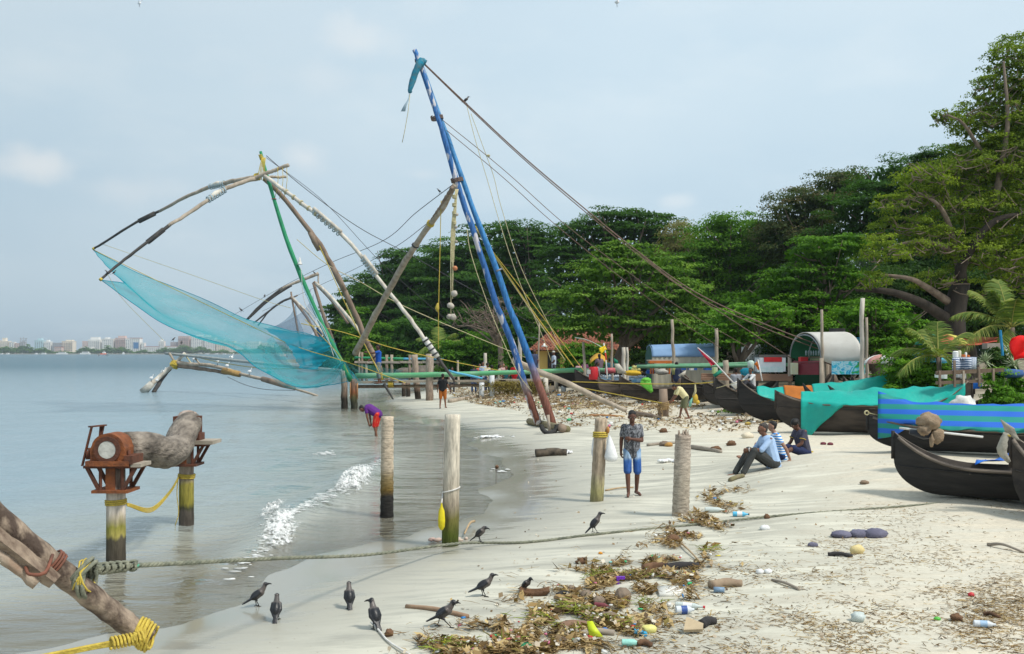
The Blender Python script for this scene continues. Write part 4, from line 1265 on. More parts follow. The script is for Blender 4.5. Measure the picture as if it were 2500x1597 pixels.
 rope_px([(263,670,47),(300,730,48),(400,832,49)],.011,ROPE_P,'thin pale line dropping from the lower arm tip toward the water')
 rope_px([(650,380,Y),(760,455,Y),(880,535,Y),(1010,612,Y+6),(1300,790,66)],.020,ROPE_K,'dark double stay from green mast head to the far trees',sag=.5)
 rope_px([(650,385,Y),(790,492,Y),(935,645,Y+3),(1100,790,62)],.014,ROPE_K,'thin dark stay from green mast head below the double one')
 rope_px([(725,585,Y),(800,640,Y+1),(880,680,Y+3),(1005,750,58),(1300,880,62)],.022,ROPE_P,'pale double cable from the middle of the green mast down to the beach',sag=.2)
 rope_px([(735,790,54),(840,812,54),(960,850,55),(1120,886,58),(1220,905,60)],.022,ROPE_Y,'yellow rope strung across the crossed legs above the walkway')
 rope_px([(780,600,52.5),(820,690,52),(870,800,51.5),(925,908,50.5)],.022,ROPE_Y,'bright yellow rope running down along the brown leg')
 rope_px([(845,740,52.4),(880,820,52),(905,870,51.6),(935,915,51)],.016,ROPE_P,'pale yellow cord beside the bright rope at the crossed legs')
 rope_px([(735,655,52.6),(745,740,52.4),(790,800,52.2),(815,870,52)],.02,ROPE_W,'white cord hanging from the lamp on the green mast')
 rope_px([(745,780,52),(780,815,51.9),(830,870,51.8),(850,910,51.6)],.018,ROPE_Y,'tangled yellow cord at the foot of the green mast')
def build_blue_rig():
 base=P(1330,1030,37);base.z=H(base.x,37)
 root=thing('fishing_net_rig','tall blue two legged mast of a fishing net with hanging stone weights','fishing net',base)
 bl=mat_bands('peeling_blue',[(0.2,(.15,.06,.04)),(1.35,(.20,.075,.05)),(1.75,(.30,.24,.24)),(2.1,(.035,.12,.34)),(14.6,(.05,.17,.42))],.12,4,.6,.25)
 # white peel flecks
 for mname,amt in(('peeling_blue',.565),):
  m=MATS[mname];nt=m.node_tree;b=nt.nodes['Principled BSDF']
  src=b.inputs['Base Color'].links[0].from_socket
  ge=nt.nodes.new('ShaderNodeNewGeometry')
  mp=nt.nodes.new('ShaderNodeMapping');mp.inputs['Scale'].default_value=(5,5,1.6);nt.links.new(ge.outputs['Position'],mp.inputs[0])
  nz=nt.nodes.new('ShaderNodeTexNoise');nz.inputs['Scale'].default_value=1.0;nz.inputs['Detail'].default_value=7;nt.links.new(mp.outputs[0],nz.inputs['Vector'])
  cr=nt.nodes.new('ShaderNodeValToRGB');cr.color_ramp.elements[0].position=amt-.03;cr.color_ramp.elements[1].position=amt+.03
  nt.links.new(nz.outputs['Fac'],cr.inputs['Fac'])
  mx=nt.nodes.new('ShaderNodeMix');mx.data_type='RGBA'
  nt.links.new(cr.outputs['Color'],mx.inputs['Factor']);nt.links.new(src,mx.inputs['A']);mx.inputs['B'].default_value=(.52,.50,.52,1)
  nt.links.new(mx.outputs['Result'],b.inputs['Base Color'])
 b2=mat_bands('plain_blue',[(0.2,(.19,.075,.05)),(1.9,(.24,.10,.075)),(2.35,(.22,.19,.28)),(2.7,(.03,.15,.40)),(9,(.06,.24,.50)),(14.6,(.10,.28,.50))],.14,4,.5,.12)
 la=[(1012,122,36.5),(1026,160,36.5),(1064,272,36.6),(1087,345,36.6),(1113,440,36.7),(1150,548,36.7),(1182,646,36.8),(1210,740,36.9),(1231,790,37),(1254,850,37),(1270,905,37),(1281,940,37.1),(1289,962,37.1),(1299,993,37.1),(1314,1034,37.2)]
 lb=[(1030,160,36.9),(1068,268,36.9),(1097,345,36.9),(1135,453,36.9),(1165,537,36.9),(1206,640,36.9),(1244,752,37),(1258,785,37),(1285,855,37),(1308,920,37),(1329,975,37),(1352,1046,37.1)]
 pole(la,'mast_leg',bl,root,base,.085,.15,11,40,.012)
 pole(lb,'mast_leg',b2,root,base,.07,.155,11,36,.008)
 MB().tube([P(1212,662,36.8),P(1226,656,36.9)],.04,6).build('strut',mat('steel_bar',(.28,.28,.30),None,5,.5,metal=.6),root,base)
 for(x,y)in((1064,288),(1113,440)):
  mb=MB();wrap(mb,P(x+3,y,36.8),P(x+10,y+40,36.8)-P(x,y,36.8),.20,3,.025)
  mb.build('lashing',ROPE_BR,root,base)
 mb=MB();wrap(mb,P(1026,152,36.7),P(1036,190,36.7)-P(1026,152,36.7),.14,4,.03);mb.build('lashing',ROPE_BR,root,base)
 # teal rag bundle at the head
 teal=mat('teal_rag',(.01,.22,.34),(.10,.17,.19),5,.9,.8,20)
 pts=spline([P(1034,150,36.4),P(1022,160,36.3),P(1011,185,36.3),P(1003,212,36.3),P(1000,228,36.3)],16)
 MB().tube(pts,[.12,.14,.15,.13,.14,.12,.13,.12,.11,.12,.10,.11,.10,.09,.08,.04],8,jit=.2).build('rag_bundle',teal,root,base)
 MB().ell(P(1030,150,36.4),(.2,.15,.13),10,7,jit=.15).build('rag_knot',teal,root,base)
 rg=[[P(x+u*w,y,36.3)for u in(-.5,-.17,.17,.5)]for x,y,w in((1000,230,2),(996,245,3),(989,258,7),(984,272,11))]
 MB().slab(rg,.01).build('rag_end',mat('pale_rag',(.40,.52,.60)),root,base)
 MB().tube([P(1001,230,36.3),P(996,275,36.3),P(988,320,36.3),P(982,348,36.3)],.012,4).build('loose_cord',ROPE_P,root,base)
 # wooden boom from mast down to the pier
 bm=[(1110,452,36.6),(1083,505,38.2),(1053,542,39.2),(1015,598,41),(989,640,42.4),(951,707,44.6),(916,769,47),(890,820,49),(868,862,51)]
 o=pole(bm,'boom',WOOD,root,base,.10,.17,9,28,.02,9)
 pole([(1104,458,36.5),(1080,498,38),(1055,535,39)],'boom_splint',WOOD_B,root,base,.07,.06)
 lash(P(1053,542,39.2),P(1049,550,39.3),.13,ROPE_Y,o,base,3,.02,k=1)
 lash(P(1012,603,41.1),P(1016,596,41),.13,ROPE_K,o,base,2,.02,k=1)
 # base: sill log, stump, tyre
 gb=GP(1300,1040)
 MB().tube(spline([GP(1292,1036)+Vector((0,0,.12)),GP(1330,1043)+Vector((0,0,.1)),GP(1385,1055)+Vector((0,0,.1))],8),.13,10).build('sill_log',mat('mossy_log',(.16,.15,.07),(.24,.19,.13),5,.9,.7,16),root,base)
 MB().tube([GP(1368,1055)+Vector((0,0,.16)),GP(1368,1055)+Vector((.06,-.35,.16))],.15,12).build('sill_log',WOOD_B,root,base)
 c=GP(1342,1056)
 MB().bar(c+Vector((0,0,0)),c+Vector((-.06,0,.62)),.13,.1).build('stake',WOOD,root,base)
 # hanging weights
 top=P(1112,462,36.4)
 mb=MB()
 for i,(x,yb)in enumerate(((1106,690),(1108,640),(1103,640),(1110,610),(1105,730),(1101,770))):
  mb.tube(spline([top+Vector((i*.02,0,0)),P(x+1,560,36.4),P(x,yb,36.4)],12),.018,5)
 w=mb.build('weight_rope',ROPE_P,root,base)
 wrapb=MB()
 for y in(480,500,520,545):
  wrap(MB(),P(1109,y,36.4),(0,0,1),.05,3,.02).build('knot',ROPE_P,w,base)
 pass
 for x,y,r_,mm in((1099,746,.12,STONE),(1103,748,.10,STONE),(1097,773,.11,STONE),(1106,774,.13,STONE),(1109,717,.13,STONE),(1111,655,.10,mat('orange_float',(.55,.22,.10),None,6,.5)),(1115,524,.07,STONE),(1114,590,.06,STONE),(1113,555,.06,STONE)):
  MB().ell(P(x,y,36.4),(r_,r_,r_*.9),9,7,jit=.12).build('weight',mm,root,base)
 rope_px([(1077,490,38.2),(1074,620,38.2),(1071,740,38.2),(1070,852,38.2)],.016,ROPE_Y,'single yellow rope hanging from the wooden boom left of the stone weights')
 solo(MB().tube([P(1069,740,38.15),P(1067,752,38.1),P(1069,762,38.1)],[.03,.09,.03],7),'rope_knot',ROPE_Y,'yellow rag knotted on the single hanging rope','rope',P(1069,752,38.1))
 # stays to the right
 rope_px([(1032,152,36.5),(1140,255,37),(1280,385,38),(1440,520,39.5),(1545,605,40.5),(1700,715,41.5),(1900,805,42.5),(2108,880,43)],.026,ROPE_BR,'thick brown stay from the blue mast head to the barrel roofed stall',k=60)
 rope_px([(1032,154,36.5),(1140,259,37),(1280,390,38),(1440,527,39.5),(1545,612,40.5),(1700,724,41.5),(1900,815,42.5),(2100,888,43)],.020,ROPE_BR,'second brown stay just under the thick one to the barrel roofed stall',k=60)
 rope_px([(1440,521,39.5),(1520,585,41),(1650,690,42),(1800,790,43),(1940,880,44)],.02,ROPE_BR,'brown stay ending at the red and white stall boat')
 rope_px([(1080,293,36.6),(1230,415,37.5),(1370,540,39),(1500,640,40.5),(1650,745,42),(1830,850,44)],.014,ROPE_BR,'upper thin stay from the lashing high on the blue mast')
 rope_px([(1090,318,36.6),(1230,435,37.5),(1340,535,39),(1480,650,40.5),(1640,770,42),(1760,850,44)],.014,ROPE_BR,'lower thin stay from the lashing high on the blue mast')
 rope_px([(1139,256,37),(1160,340,37),(1190,440,37),(1225,560,37),(1265,680,37),(1320,810,37.5),(1345,880,38)],.012,ROPE_P,'pale string from the brown stay down behind the blue legs')
 rope_px([(1150,278,37.1),(1180,360,37.2),(1205,430,37.3),(1225,510,37.4),(1275,660,37.6),(1370,850,38)],.012,ROPE_P,'second pale string hanging right of the blue legs')
 solo(MB().ell(P(1192,380,37.2),(.09,.06,.05),7,5,jit=.3),'rope_knot',ROPE_P,'frayed knot on the second pale string','rope',P(1192,380,37.2))
 for i,(a,b,lab)in enumerate((((1160,552),(1400,895),'thick yellow rope of the fan right of the blue legs'),((1163,560),(1380,880),'thin yellow rope in the middle of the fan right of the blue legs'),((1158,556),(1425,905),'lowest yellow rope of the fan right of the blue legs'))):
  rope_px([(a[0],a[1],36.8),(a[0]+(b[0]-a[0])*.5,a[1]+(b[1]-a[1])*.52-4*i,38),(b[0],b[1],40)],.022-.004*i,ROPE_Y if i!=1 else ROPE_P,lab)
 rope_px([(1140,560,36.5),(1150,620,36.5),(1190,740,36.6),(1240,860,36.7),(1270,920,36.8),(1300,958,37)],.014,ROPE_P,'pale cord down the left side of the blue legs')
 rope_px([(1104,452,36.6),(1015,520,42),(935,588,48),(800,645,58),(690,700,80),(560,775,95)],.016,ROPE_K,'dark wire with perched birds from the boom head to the far nets',k=60)
 rope_px([(1050,540,39.2),(970,600,46),(870,655,56),(760,706,75),(640,760,95)],.014,ROPE_K,'thin dark wire below the one with perched birds')
 # leaning driftwood spar in front of the pier
 d=[(1250,879,40),(1308,905,40),(1381,934,40),(1463,974,40),(1530,1003,39.8)]
 solo(MB().tube(spline([P(*q)for q in d],18),[.13,.15,.14,.14,.13,.13,.12,.13,.12,.12,.11,.12,.11,.11,.10,.10,.09,.09],9,jit=.06),'spar',WOOD,'long grey timber spar sloping from the walkway to the sand','spar',P(1530,1003,39.8))
 a,b=GP(1551,1015),GP(1612,1024)
 solo(MB().tube(spline([a+Vector((0,0,.08)),a.lerp(b,.5)+Vector((0,.1,.1)),b+Vector((0,0,.06))],10),[.11,.07],8,jit=.06),'driftwood',WOOD_B,'short log lying behind the walking man at the end of the spar','log',a)
 # tyre
 c=GP(1341,1058)
 mb=MB()
 ring=[[c+Vector((math.cos(t)*(.27+.085*math.cos(u)),math.sin(t)*.12-.09*math.sin(u),.27+math.sin(t)*(.25+.08*math.cos(u))))for u in[2*PI*q/8 for q in range(8)]]for t in[PI*.95+PI*1.1*q/18 for q in range(19)]]
 mb.grid(ring,True)
 solo(mb,'tyre',RUBBER,'half buried black tyre at the foot of the blue mast','tyre',c)
def build_far_rigs():
 def net3(cur,n,m2,mm,root,base):
  rw=[spline([P(*q)for q in c],n)for c in cur]
  cz=[spline([r[i]for r in rw],m2)for i in range(n)]
  MB().grid(cz).build('net',mm,root,base)
 Y=100
 base=P(815,900,Y);base.z=0
 root=thing('fishing_net_rig','farther fishing net with curved dark arms just left of the green mast','fishing net',base)
 pole([(778,668,Y),(750,679,Y),(712,694,Y),(684,707,Y)],'arm',WOOD,root,base,.17,.14,7,14)
 pole([(690,703,Y),(639,743,Y),(602,781,Y)],'arm_tip',WOOD_K,root,base,.14,.09,7,10)
 pole([(712,697,Y-2),(692,709,Y-2),(652,737,Y-2),(604,781,Y-2)],'arm',WOOD_K,root,base,.12,.08,7,12)
 pole([(770,690,Y),(809,727,Y),(838,761,Y),(884,816,Y),(905,850,Y)],'leg',WOOD_W,root,base,.17,.2,7,14)
 pole([(766,688,Y+1),(808,732,Y+1),(850,790,Y+1)],'leg',WOOD_B,root,base,.14,.14,7,10)
 pole([(776,668,Y),(778,700,Y)],'mast',WOOD,root,base,.08,.08,6,5)
 pole([(765,690,Y+2),(790,770,Y+2),(835,900,Y+2)],'mast',WOOD_B,root,base,.16,.22,7,8)
 net3([[(765,718,Y),(752,745,Y),(725,770,Y),(662,802,Y)],[(768,745,Y),(755,790,Y),(730,805,Y),(680,812,Y)],[(771,775,Y),(765,810,Y),(745,822,Y),(700,822,Y)]],14,10,NET_S,root,base)
 Y=135
 base=P(760,890,Y);base.z=0
 root=thing('fishing_net_rig','farthest fishing net with thin arms and blue net left of the others','fishing net',base)
 pole([(712,727,Y),(686,738,Y),(655,761,Y),(619,789,Y)],'arm',WOOD_K,root,base,.16,.10,7,12)
 pole([(690,737,Y),(661,756,Y),(630,795,Y)],'arm',WOOD_K,root,base,.12,.09,7,10)
 pole([(710,724,Y),(721,738,Y),(750,777,Y),(790,850,Y)],'leg',WOOD_B,root,base,.2,.2,7,10)
 pole([(714,726,Y),(735,748,Y),(752,765,Y),(800,830,Y)],'leg',WOOD_W,root,base,.16,.16,7,10)
 pole([(708,730,Y),(727,721,Y)],'crossbar',WOOD_B,root,base,.12,.10,6,5)
 pole([(712,714,Y),(713,730,Y),(745,900,Y)],'mast',WOOD_B,root,base,.1,.16,6,5)
 net3([[(722,743,Y),(708,770,Y),(680,792,Y),(655,800,Y)],[(724,760,Y),(715,790,Y),(690,805,Y),(665,806,Y)],[(726,775,Y),(738,800,Y),(742,815,Y),(745,822,Y)]],14,10,NET_B,root,base)
 MB().slab([[P(772,800,Y),P(784,800,Y)],[P(774,822,Y),P(786,822,Y)]],.1).build('rag',mat('blue_cloth',(.01,.16,.36)),root,base)
 # outer balance frame standing in the water
 Y=76
 base=P(362,958,75);base.z=0
 root=thing('net_balance_frame','timber balance frame standing in the open water left of the net with white egrets','fishing net',base)
 pole([(349,958,75),(395,915,Y),(428,887,Y),(452,862,Y)],'leg',WOOD_W,root,base,.20,.13,8,14)
 o=MB().tube([P(348,959,74.9),P(372,936,75)],[.32,.26],9).build('footing',mat('cement_cast',(.52,.50,.45),(.36,.35,.31),4,.9,.6),root,base)
 pole([(375,958,75),(400,918,Y+.8),(424,892,Y+.8)],'leg',WOOD_K,root,base,.17,.13,8,10)
 pole([(430,886,Y),(468,889,Y-.6),(534,896,Y-2),(585,912,Y-3.2),(654,929,Y-5),(700,943,Y-6.2),(776,967,69)],'boom',WOOD,root,base,.17,.08,8,26,.03)
 pole([(432,893,Y),(480,899,Y-.8),(531,907,Y-1.8),(585,917,Y-3)],'boom',WOOD_B,root,base,.15,.13,8,14,.03)
 sp=MB().tube([P(545,905,Y-2.4),P(585,914,Y-3.3)],.22,8,jit=.1).build('rope_binding',mat('coir_binding',(.42,.27,.10),(.28,.17,.07),6,.9),root,base)
 MB().tube([P(640,925,70),P(690,938,69.4),P(720,948,69)],[.2,.24,.14],7,jit=.1).build('rope_binding',WOOD_B,root,base)
 mb=MB();wrap(mb,P(427,890,Y),(1,0,.8),.26,4,.05);wrap(mb,P(427,890,Y),(.2,.6,1),.26,4,.05);mb.build('lashing',ROPE_Y,root,base)
 pole([(404,863,Y+1),(489,872,Y-2),(639,887,66),(760,899,60),(835,906,56)],'rail',mat('grey_pipe',(.36,.38,.36),(.24,.26,.25),3,.6),root,base,.10,.11,7,12,.01)
 pole([(413,862,Y),(428,886,Y)],'strut',WOOD,root,base,.10,.09,6,5)
 pole([(451,864,Y-.4),(468,887,Y-.6),(488,892,Y-.8)],'strut',ROPE_P,root,base,.05,.05,6,6)
 pole([(476,875,Y-1.6),(489,890,Y-1.4)],'strut',WOOD,root,base,.08,.07,6,5)
 rope_px([(489,874,74),(560,884,70),(640,894,66),(740,900,61)],.04,ROPE_P,'pale rope hanging under the grey rail over the water',sag=.15)
 rope_px([(555,920,73),(600,940,72),(650,951,71),(720,953,69.5)],.02,ROPE_K,'thin dark line trailing into the water by the balance frame')
def build_piers():
 Y=59.5
 base=G(1060,Y)
 # posts
 pc=mat_bands('pier_post',[(-.2,(.035,.03,.025)),(.55,(.05,.04,.03)),(.8,(.22,.15,.11)),(1.3,(.36,.28,.22)),(3.6,(.44,.36,.29))],.12,5,.9,.7)
 pr=mat_bands('pier_post_red',[(-.2,(.03,.03,.025)),(.3,(.06,.06,.04)),(.62,(.14,.13,.06)),(.85,(.33,.12,.05)),(1.2,(.30,.19,.14)),(3.6,(.34,.25,.19))],.12,5,.9,.7)
 for x,yt,yb,Yp,w,m,lab,x2 in((840,905,998,53,.18,pc,'dark wet pier post nearest the net, left of the orange one',841),(864,925,998,53,.19,pr,'pier post with orange rope battens standing in the shallows',865),(1011,866,975,61,.20,pc,'brown leaning pier post left of the thick pale one',1022),(1049,864,980,58,.23,mat_bands('pier_post_tan',[(0,(.20,.14,.10)),(.5,(.28,.21,.16)),(1.5,(.42,.33,.27)),(3.6,(.46,.39,.33))],.15,5,.9,.7),'thick pale ringed pier post behind the man in black shirt',1049),(986,935,958,66,.14,pc,'short dark pier stump under the walkway, left one of two',986),(996,930,961,65,.15,pc,'short dark pier stump under the walkway, right one of two',997)):
  a=P(x2,yb,Yp);a.z=min(a.z,H(a.x,Yp))-.4
  t=P(x,yt,Yp)
  o=solo(MB().tube([a.lerp(t,q/9)+Vector((R.uniform(-.015,.015),0,0))for q in range(10)],[w*R.uniform(.94,1.05)for _ in range(10)],11,jit=.03),'pier_post',m,lab,'post',a,'posts of the walkway')
  # battens of the orange post belong to it
 po=bpy.data.objects['pier_post.001']
 for dx in(-.19,.19):
  a=P(864,935,52.8)+Vector((dx,0,0))
  MB().tube([a,a+Vector((0,0,-.85))],.035,5).build('batten',mat('orange_batten',(.46,.24,.10),(.34,.16,.07),6),po,po.location)
  # walkway
 wk=thing('walkway','narrow timber walkway with green pole rail between the posts','pier',base)
 xs=[(866,934),(985,933),(1105,931),(1215,930),(1330,929),(1430,930)]
 for k in range(5):
  for row,(dy,dz)in enumerate(((0,0),(.28,.02),(.56,-.01))):
   a=P(xs[k][0]+R.uniform(-14,14),xs[k][1],Y)+Vector((0,dy,dz+.02*(k%2)))
   b=P(xs[k+1][0]+R.uniform(-6,26),xs[k+1][1],Y)+Vector((0,dy,dz+.02*(k%2)))
   MB().bar(a,b,.25,R.uniform(.09,.14)).build('plank',PLANK if(k+row)%3 else WOOD,wk,base,False)
 pole([(866,944,Y+.3),(1100,942,Y+.3),(1300,938,Y+.3),(1430,938,Y+.3)],'bearer',WOOD_B,wk,base,.10,.10,7,16)
 pole([(868,918,Y-1.7),(1000,916,Y-1.7),(1130,913,Y-1.7),(1290,908,Y-1.7),(1420,903,Y-1.7)],'rail',GREEN_L,wk,base,.17,.13,10,20,.01)
 pole([(1095,905,Y-2.2),(1130,914,Y-2.2),(1178,924,Y-2.2)],'pipe',BLUE_POLE,wk,base,.07,.06,7,10)
 MB().box(P(940,926,Y),(1.3,.5,.07)).build('plank',WOOD_B,wk,base,False)
 mb=MB();wrap(mb,P(954,938,Y),(1,0,0),.16,5,.03);wrap(mb,P(929,918,Y-1.7),(1,0,0),.18,3,.05);mb.build('lashing',ROPE_Y,wk,base)
 for x,y0,y1,m in((1176,934,962,mat('white_pvc',(.68,.70,.72),(.55,.57,.6),3)),(1201,905,958,mat('white_pvc',(.68,.70,.72))),(1262,932,955,WOOD),(1332,922,962,WOOD_W),(1358,930,962,WOOD),(1376,915,965,mat('white_pvc',(.68,.70,.72)))):
  a=P(x,y1,Y-.2);a.z=H(a.x,a.y)-.2
  MB().tube([a,P(x,y0,Y-.2)],.16 if m!=WOOD else .13,10).build('post',m,wk,base)
 MB().tube([P(938,938,Y-.2),P(948,955,Y-.5),P(960,975,Y-1)],[.10,.07,.04],6).build('strut',WOOD_K,wk,base)
 # weed hanging off the walkway
 rng=np.random.default_rng(5)
 n=2600
 px=np.concatenate([rng.uniform(1195,1330,n//2),rng.normal(1245,30,n//2)])
 C=np.stack([(px-HX)*Y/FPX,Y-.25+rng.normal(0,.25,n),1.28-np.abs(rng.normal(0,.42,n))],1)
 V,Fq,T=leaves(C,rng.normal(size=(n,3)),rng.random(n),rng.uniform(.1,.3,n),rng,.16)
 me=np_mesh('hanging_weed',V-np.array(base),Fq,leaf_mat('weed',(.10,.075,.025),(.24,.19,.07),(.40,.33,.13)),{'tint':T})
 link('hanging_weed',me,wk)['kind']='stuff'
 # second pier farther off
 Y=104
 base=G(1000,Y);base.z=0
 p2=thing('walkway','farther low pier with green and sky blue rail behind the thick post','pier',base)
 pole([(866,873,Y),(985,876,Y)],'rail',GREEN,p2,base,.13,.13,7,8,.01)
 pole([(983,876,Y),(1100,877,Y)],'rail',mat('sky_blue_rail',(.12,.46,.68)),p2,base,.13,.13,7,8,.01)
 for k in range(4):
  for d in(0,.5):
   MB().bar(P(866+k*55,884,Y)+Vector((0,d,0)),P(922+k*55,885,Y)+Vector((0,d,0)),.4,.22).build('plank',PLANK if k%2 else WOOD,p2,base,False)
 for x,y0 in((877,858),(884,860),(944,866),(957,866),(1000,866),(1070,870),(1118,880),(1180,866),(895,884),(1103,884)):
  a=P(x,908,Y);a.z=-.5
  MB().tube([a,P(x+R.uniform(-1,1),y0,Y)],R.uniform(.1,.2),7).build('post',WOOD if x%2 else WOOD_B,p2,base)
  # dark boulders of the sea wall beyond
 rr=random.Random(3)
 for k in range(16):
  x=985+k*10.5
  c=P(x,897+rr.uniform(-3,4),112+rr.uniform(-4,4));c.z=max(.1,c.z*.5)
  s=rr.uniform(.6,1.25)
  o=solo(MB().ell(c,(s*1.2,s,s*.75),9,6,jit=.18),'boulder',mat('dark_boulder',(.10,.085,.07),(.17,.145,.12),2,.95,.8,5),('%s dark boulder of the low sea wall behind the farther pier'%('first second third fourth fifth sixth seventh eighth ninth tenth eleventh twelfth thirteenth fourteenth fifteenth sixteenth'.split()[k]+' from the left,')),'rock',c,'boulders of the sea wall')
  # posts farther right standing among the boats
 for x,y0,y1,Yp,w,lab in((1268,822,912,62,.20,'tall pale pole before the yellow house with white lamp'),(1316,788,905,60,.09,'thin bamboo pole before the red tiled roof'),(1493,815,900,56,.12,'brown pole right of the yellow flag'),(1521,848,905,52,.19,'short pale post beside the slatted boat stern'),(1532,848,900,53,.12,'thin pale post next to the short one'),(1425,835,900,57,.15,'grey pole holding the small green awning'),(1641,780,905,50,.15,'tall crooked pole left of the blue topped shed with white insulator'),(1750,802,905,50,.17,'tall pole at the right corner of the blue topped shed'),(2006,756,815,41,.11,'bamboo pole rising behind the barrel roof'),(2105,728,910,39.5,.17,'tallest pale pole at the right end of the barrel roof'),(2116,775,905,39.4,.10,'shorter bamboo bound to the tallest pale pole'),(1772,880,945,46,.26,'thick leaning stump between the two seated men'),(1185,862,912,70,.22,'leaning white post behind the crowd on the walkway'),(1117,880,912,80,.16,'thin pale post behind the walkway crowd')):
  t=P(x,y0,Yp);a=P(x+R.uniform(-3,6),y1,Yp);a.z=min(a.z,H(a.x,a.y))
  solo(MB().tube([a.lerp(t,q/7)+Vector((R.uniform(-.03,.03),0,0))for q in range(8)],[w*.58*(1.12-.25*q/7)for q in range(8)],9,jit=.04),'wooden_pole',WOOD_W if x in(1268,1521,2105,1185,1532)else WOOD,lab,'pole',a,'poles among the boats and stalls')
def foreground_post(name,px0,py0,px1,py1,Y,r,m,label,rings=0.0,ragged=0.0,lean=0.0):
 a=P(px1,py1,Y);a.z-=.35
 t=P(px0,py0,Y)
 n=30
 mb=MB()
 rr=random.Random(int(px0))
 pts=[a.lerp(t,i/(n-1))for i in range(n)]
 rs=[]
 for i in range(n):
  u=i/(n-1)
  rs.append(r*(1.06-.10*u)*(1+rings*(1 if i%2 else-.4))*rr.uniform(.985,1.015))
 mb.tube(pts,rs,20,jit=.012,rng=rr)
 if ragged:
  for _ in range(26):
   th=rr.uniform(0,2*PI)
   q=t+Vector((math.cos(th)*r*rr.uniform(.1,.9),math.sin(th)*r*rr.uniform(.1,.9),-.03))
   mb.tube([q,q+Vector((rr.uniform(-.02,.02),rr.uniform(-.02,.02),ragged*rr.uniform(.3,1)))],[.022,.006],5)
 return solo(mb,name,m,label,'post',a,'cut palm posts on the beach')
def build_foreground_timber():
# palm posts
 p1=mat_bands('post_a',[(-.1,(.018,.017,.016)),(.38,(.035,.033,.03)),(.50,(.20,.13,.035)),(.74,(.30,.23,.12)),(.9,(.58,.48,.36)),(1.85,(.62,.51,.39)),(2.1,(.42,.28,.18))],.07,7,.9,.8,rings=1)
 foreground_post('beach_post',946,1017,944,1262,18.0,.115,p1,'ringed palm post with black wet foot standing in the shallows',.055)
 p2=mat_bands('post_b',[(0,(.05,.055,.02)),(.22,(.085,.11,.015)),(.48,(.17,.155,.045)),(.68,(.38,.32,.24)),(1.2,(.66,.59,.48)),(2.05,(.68,.61,.50))],.10,7,.9,.7)
 foreground_post('beach_post',1105,1012,1098,1318,15.1,.125,p2,'smooth pale post with mossy green foot and yellow bag at the water edge',.0)
 p3=mat_bands('post_c',[(0,(.12,.10,.07)),(.34,(.34,.31,.14)),(.62,(.40,.34,.22)),(.72,(.46,.36,.26)),(1.9,(.56,.44,.32))],.08,6,.9,.8)
 foreground_post('beach_post',1468,1022,1455,1209,19.0,.125,p3,'leaning palm post with white bags hung from it left of walking man',.02,.06)
 p4=mat_bands('post_d',[(0,(.40,.34,.27)),(.8,(.50,.43,.34)),(1.3,(.54,.46,.38)),(1.62,(.44,.36,.29)),(1.75,(.30,.23,.17))],.08,6,.9,.9,rings=1)
 foreground_post('beach_post',1668,1062,1660,1246,16.9,.14,p4,'thick ringed palm post with ragged top right of walking man',.03,.13)
 # rope turns and bags on the posts
 c=P(1466,1061,19)
 mb=MB();wrap(mb,c,(.05,0,1),.125,3,.018);solo(mb,'rope',ROPE_Y,'yellow rope turned round the leaning palm post','rope',c,'rope ties on the posts')
 white=mat('white_plastic',(.80,.80,.79),(.68,.68,.69),6,.45,.4,14)
 q=P(1487,1063,18.85)
 mb=MB()
 prof=[(0,.02,.02),(.10,.05,.04),(.25,.09,.07),(.40,.125,.10),(.46,.12,.10),(.50,.07,.06)]
 mb.grid([[q+Vector((.05*z/.5+math.cos(t)*rx*(1+.1*math.sin(3*t+z*9)),math.sin(t)*ry,-z))for t in[2*PI*k/14 for k in range(14)]]for z,rx,ry in prof],True)
 solo(mb,'plastic_bag',white,'full white carrier bag hanging right of the leaning palm post','bag',q)
 q=P(1449,1070,19.05)
 mb=MB();mb.grid([[q+Vector((math.cos(t)*rx,math.sin(t)*.05,-z))for t in[2*PI*k/10 for k in range(10)]]for z,rx in((0,.01),(.12,.03),(.28,.045),(.36,.02))],True)
 solo(mb,'plastic_bag',white,'thin white bag hanging behind the left side of the leaning palm post','bag',q)
 q=P(1484,1050,18.9)
 solo(MB().ell(q,(.035,.03,.07),9,7),'float',mat('orange_plastic',(.50,.22,.06),None,5,.5),'orange float tied to the leaning palm post','float',q)
 # yellow bag on the mossy post
 q=P(1078,1228,14.9)
 yb=mat('yellow_plastic',(.72,.60,.02),(.62,.50,.02),5,.4,.4,16)
 mb=MB();mb.grid([[q+Vector((math.cos(t)*rx,math.sin(t)*rx*.7,-z))for t in[2*PI*k/12 for k in range(12)]]for z,rx in((0,.008),(.06,.02),(.12,.045),(.26,.055),(.36,.05),(.41,.02))],True)
 solo(mb,'plastic_bag',yb,'yellow bag hanging on the left of the mossy post','bag',q)
 c=P(1102,1196,15.1)
 mb=MB();wrap(mb,c,(-.25,0,1),.128,1,.012);mb.tube([c+Vector((-.13,-.03,-.05)),c+Vector((-.135,-.06,-.12)),q],.012,5)
 solo(mb,'rope',ROPE_W,'white cord tied round the mossy post holding the yellow bag','rope',c,'rope ties on the posts')
 # winch: two posts with iron brackets, crooked trunk between them
 pa=mat_bands('winch_post',[(-.1,(.055,.045,.035)),(.40,(.10,.085,.06)),(.46,(.42,.36,.10)),(.58,(.30,.28,.06)),(.68,(.44,.38,.24)),(.80,(.66,.58,.50)),(1.05,(.58,.50,.43)),(1.12,(.20,.14,.11)),(1.5,(.24,.19,.15))],.13,9,.9,.8)
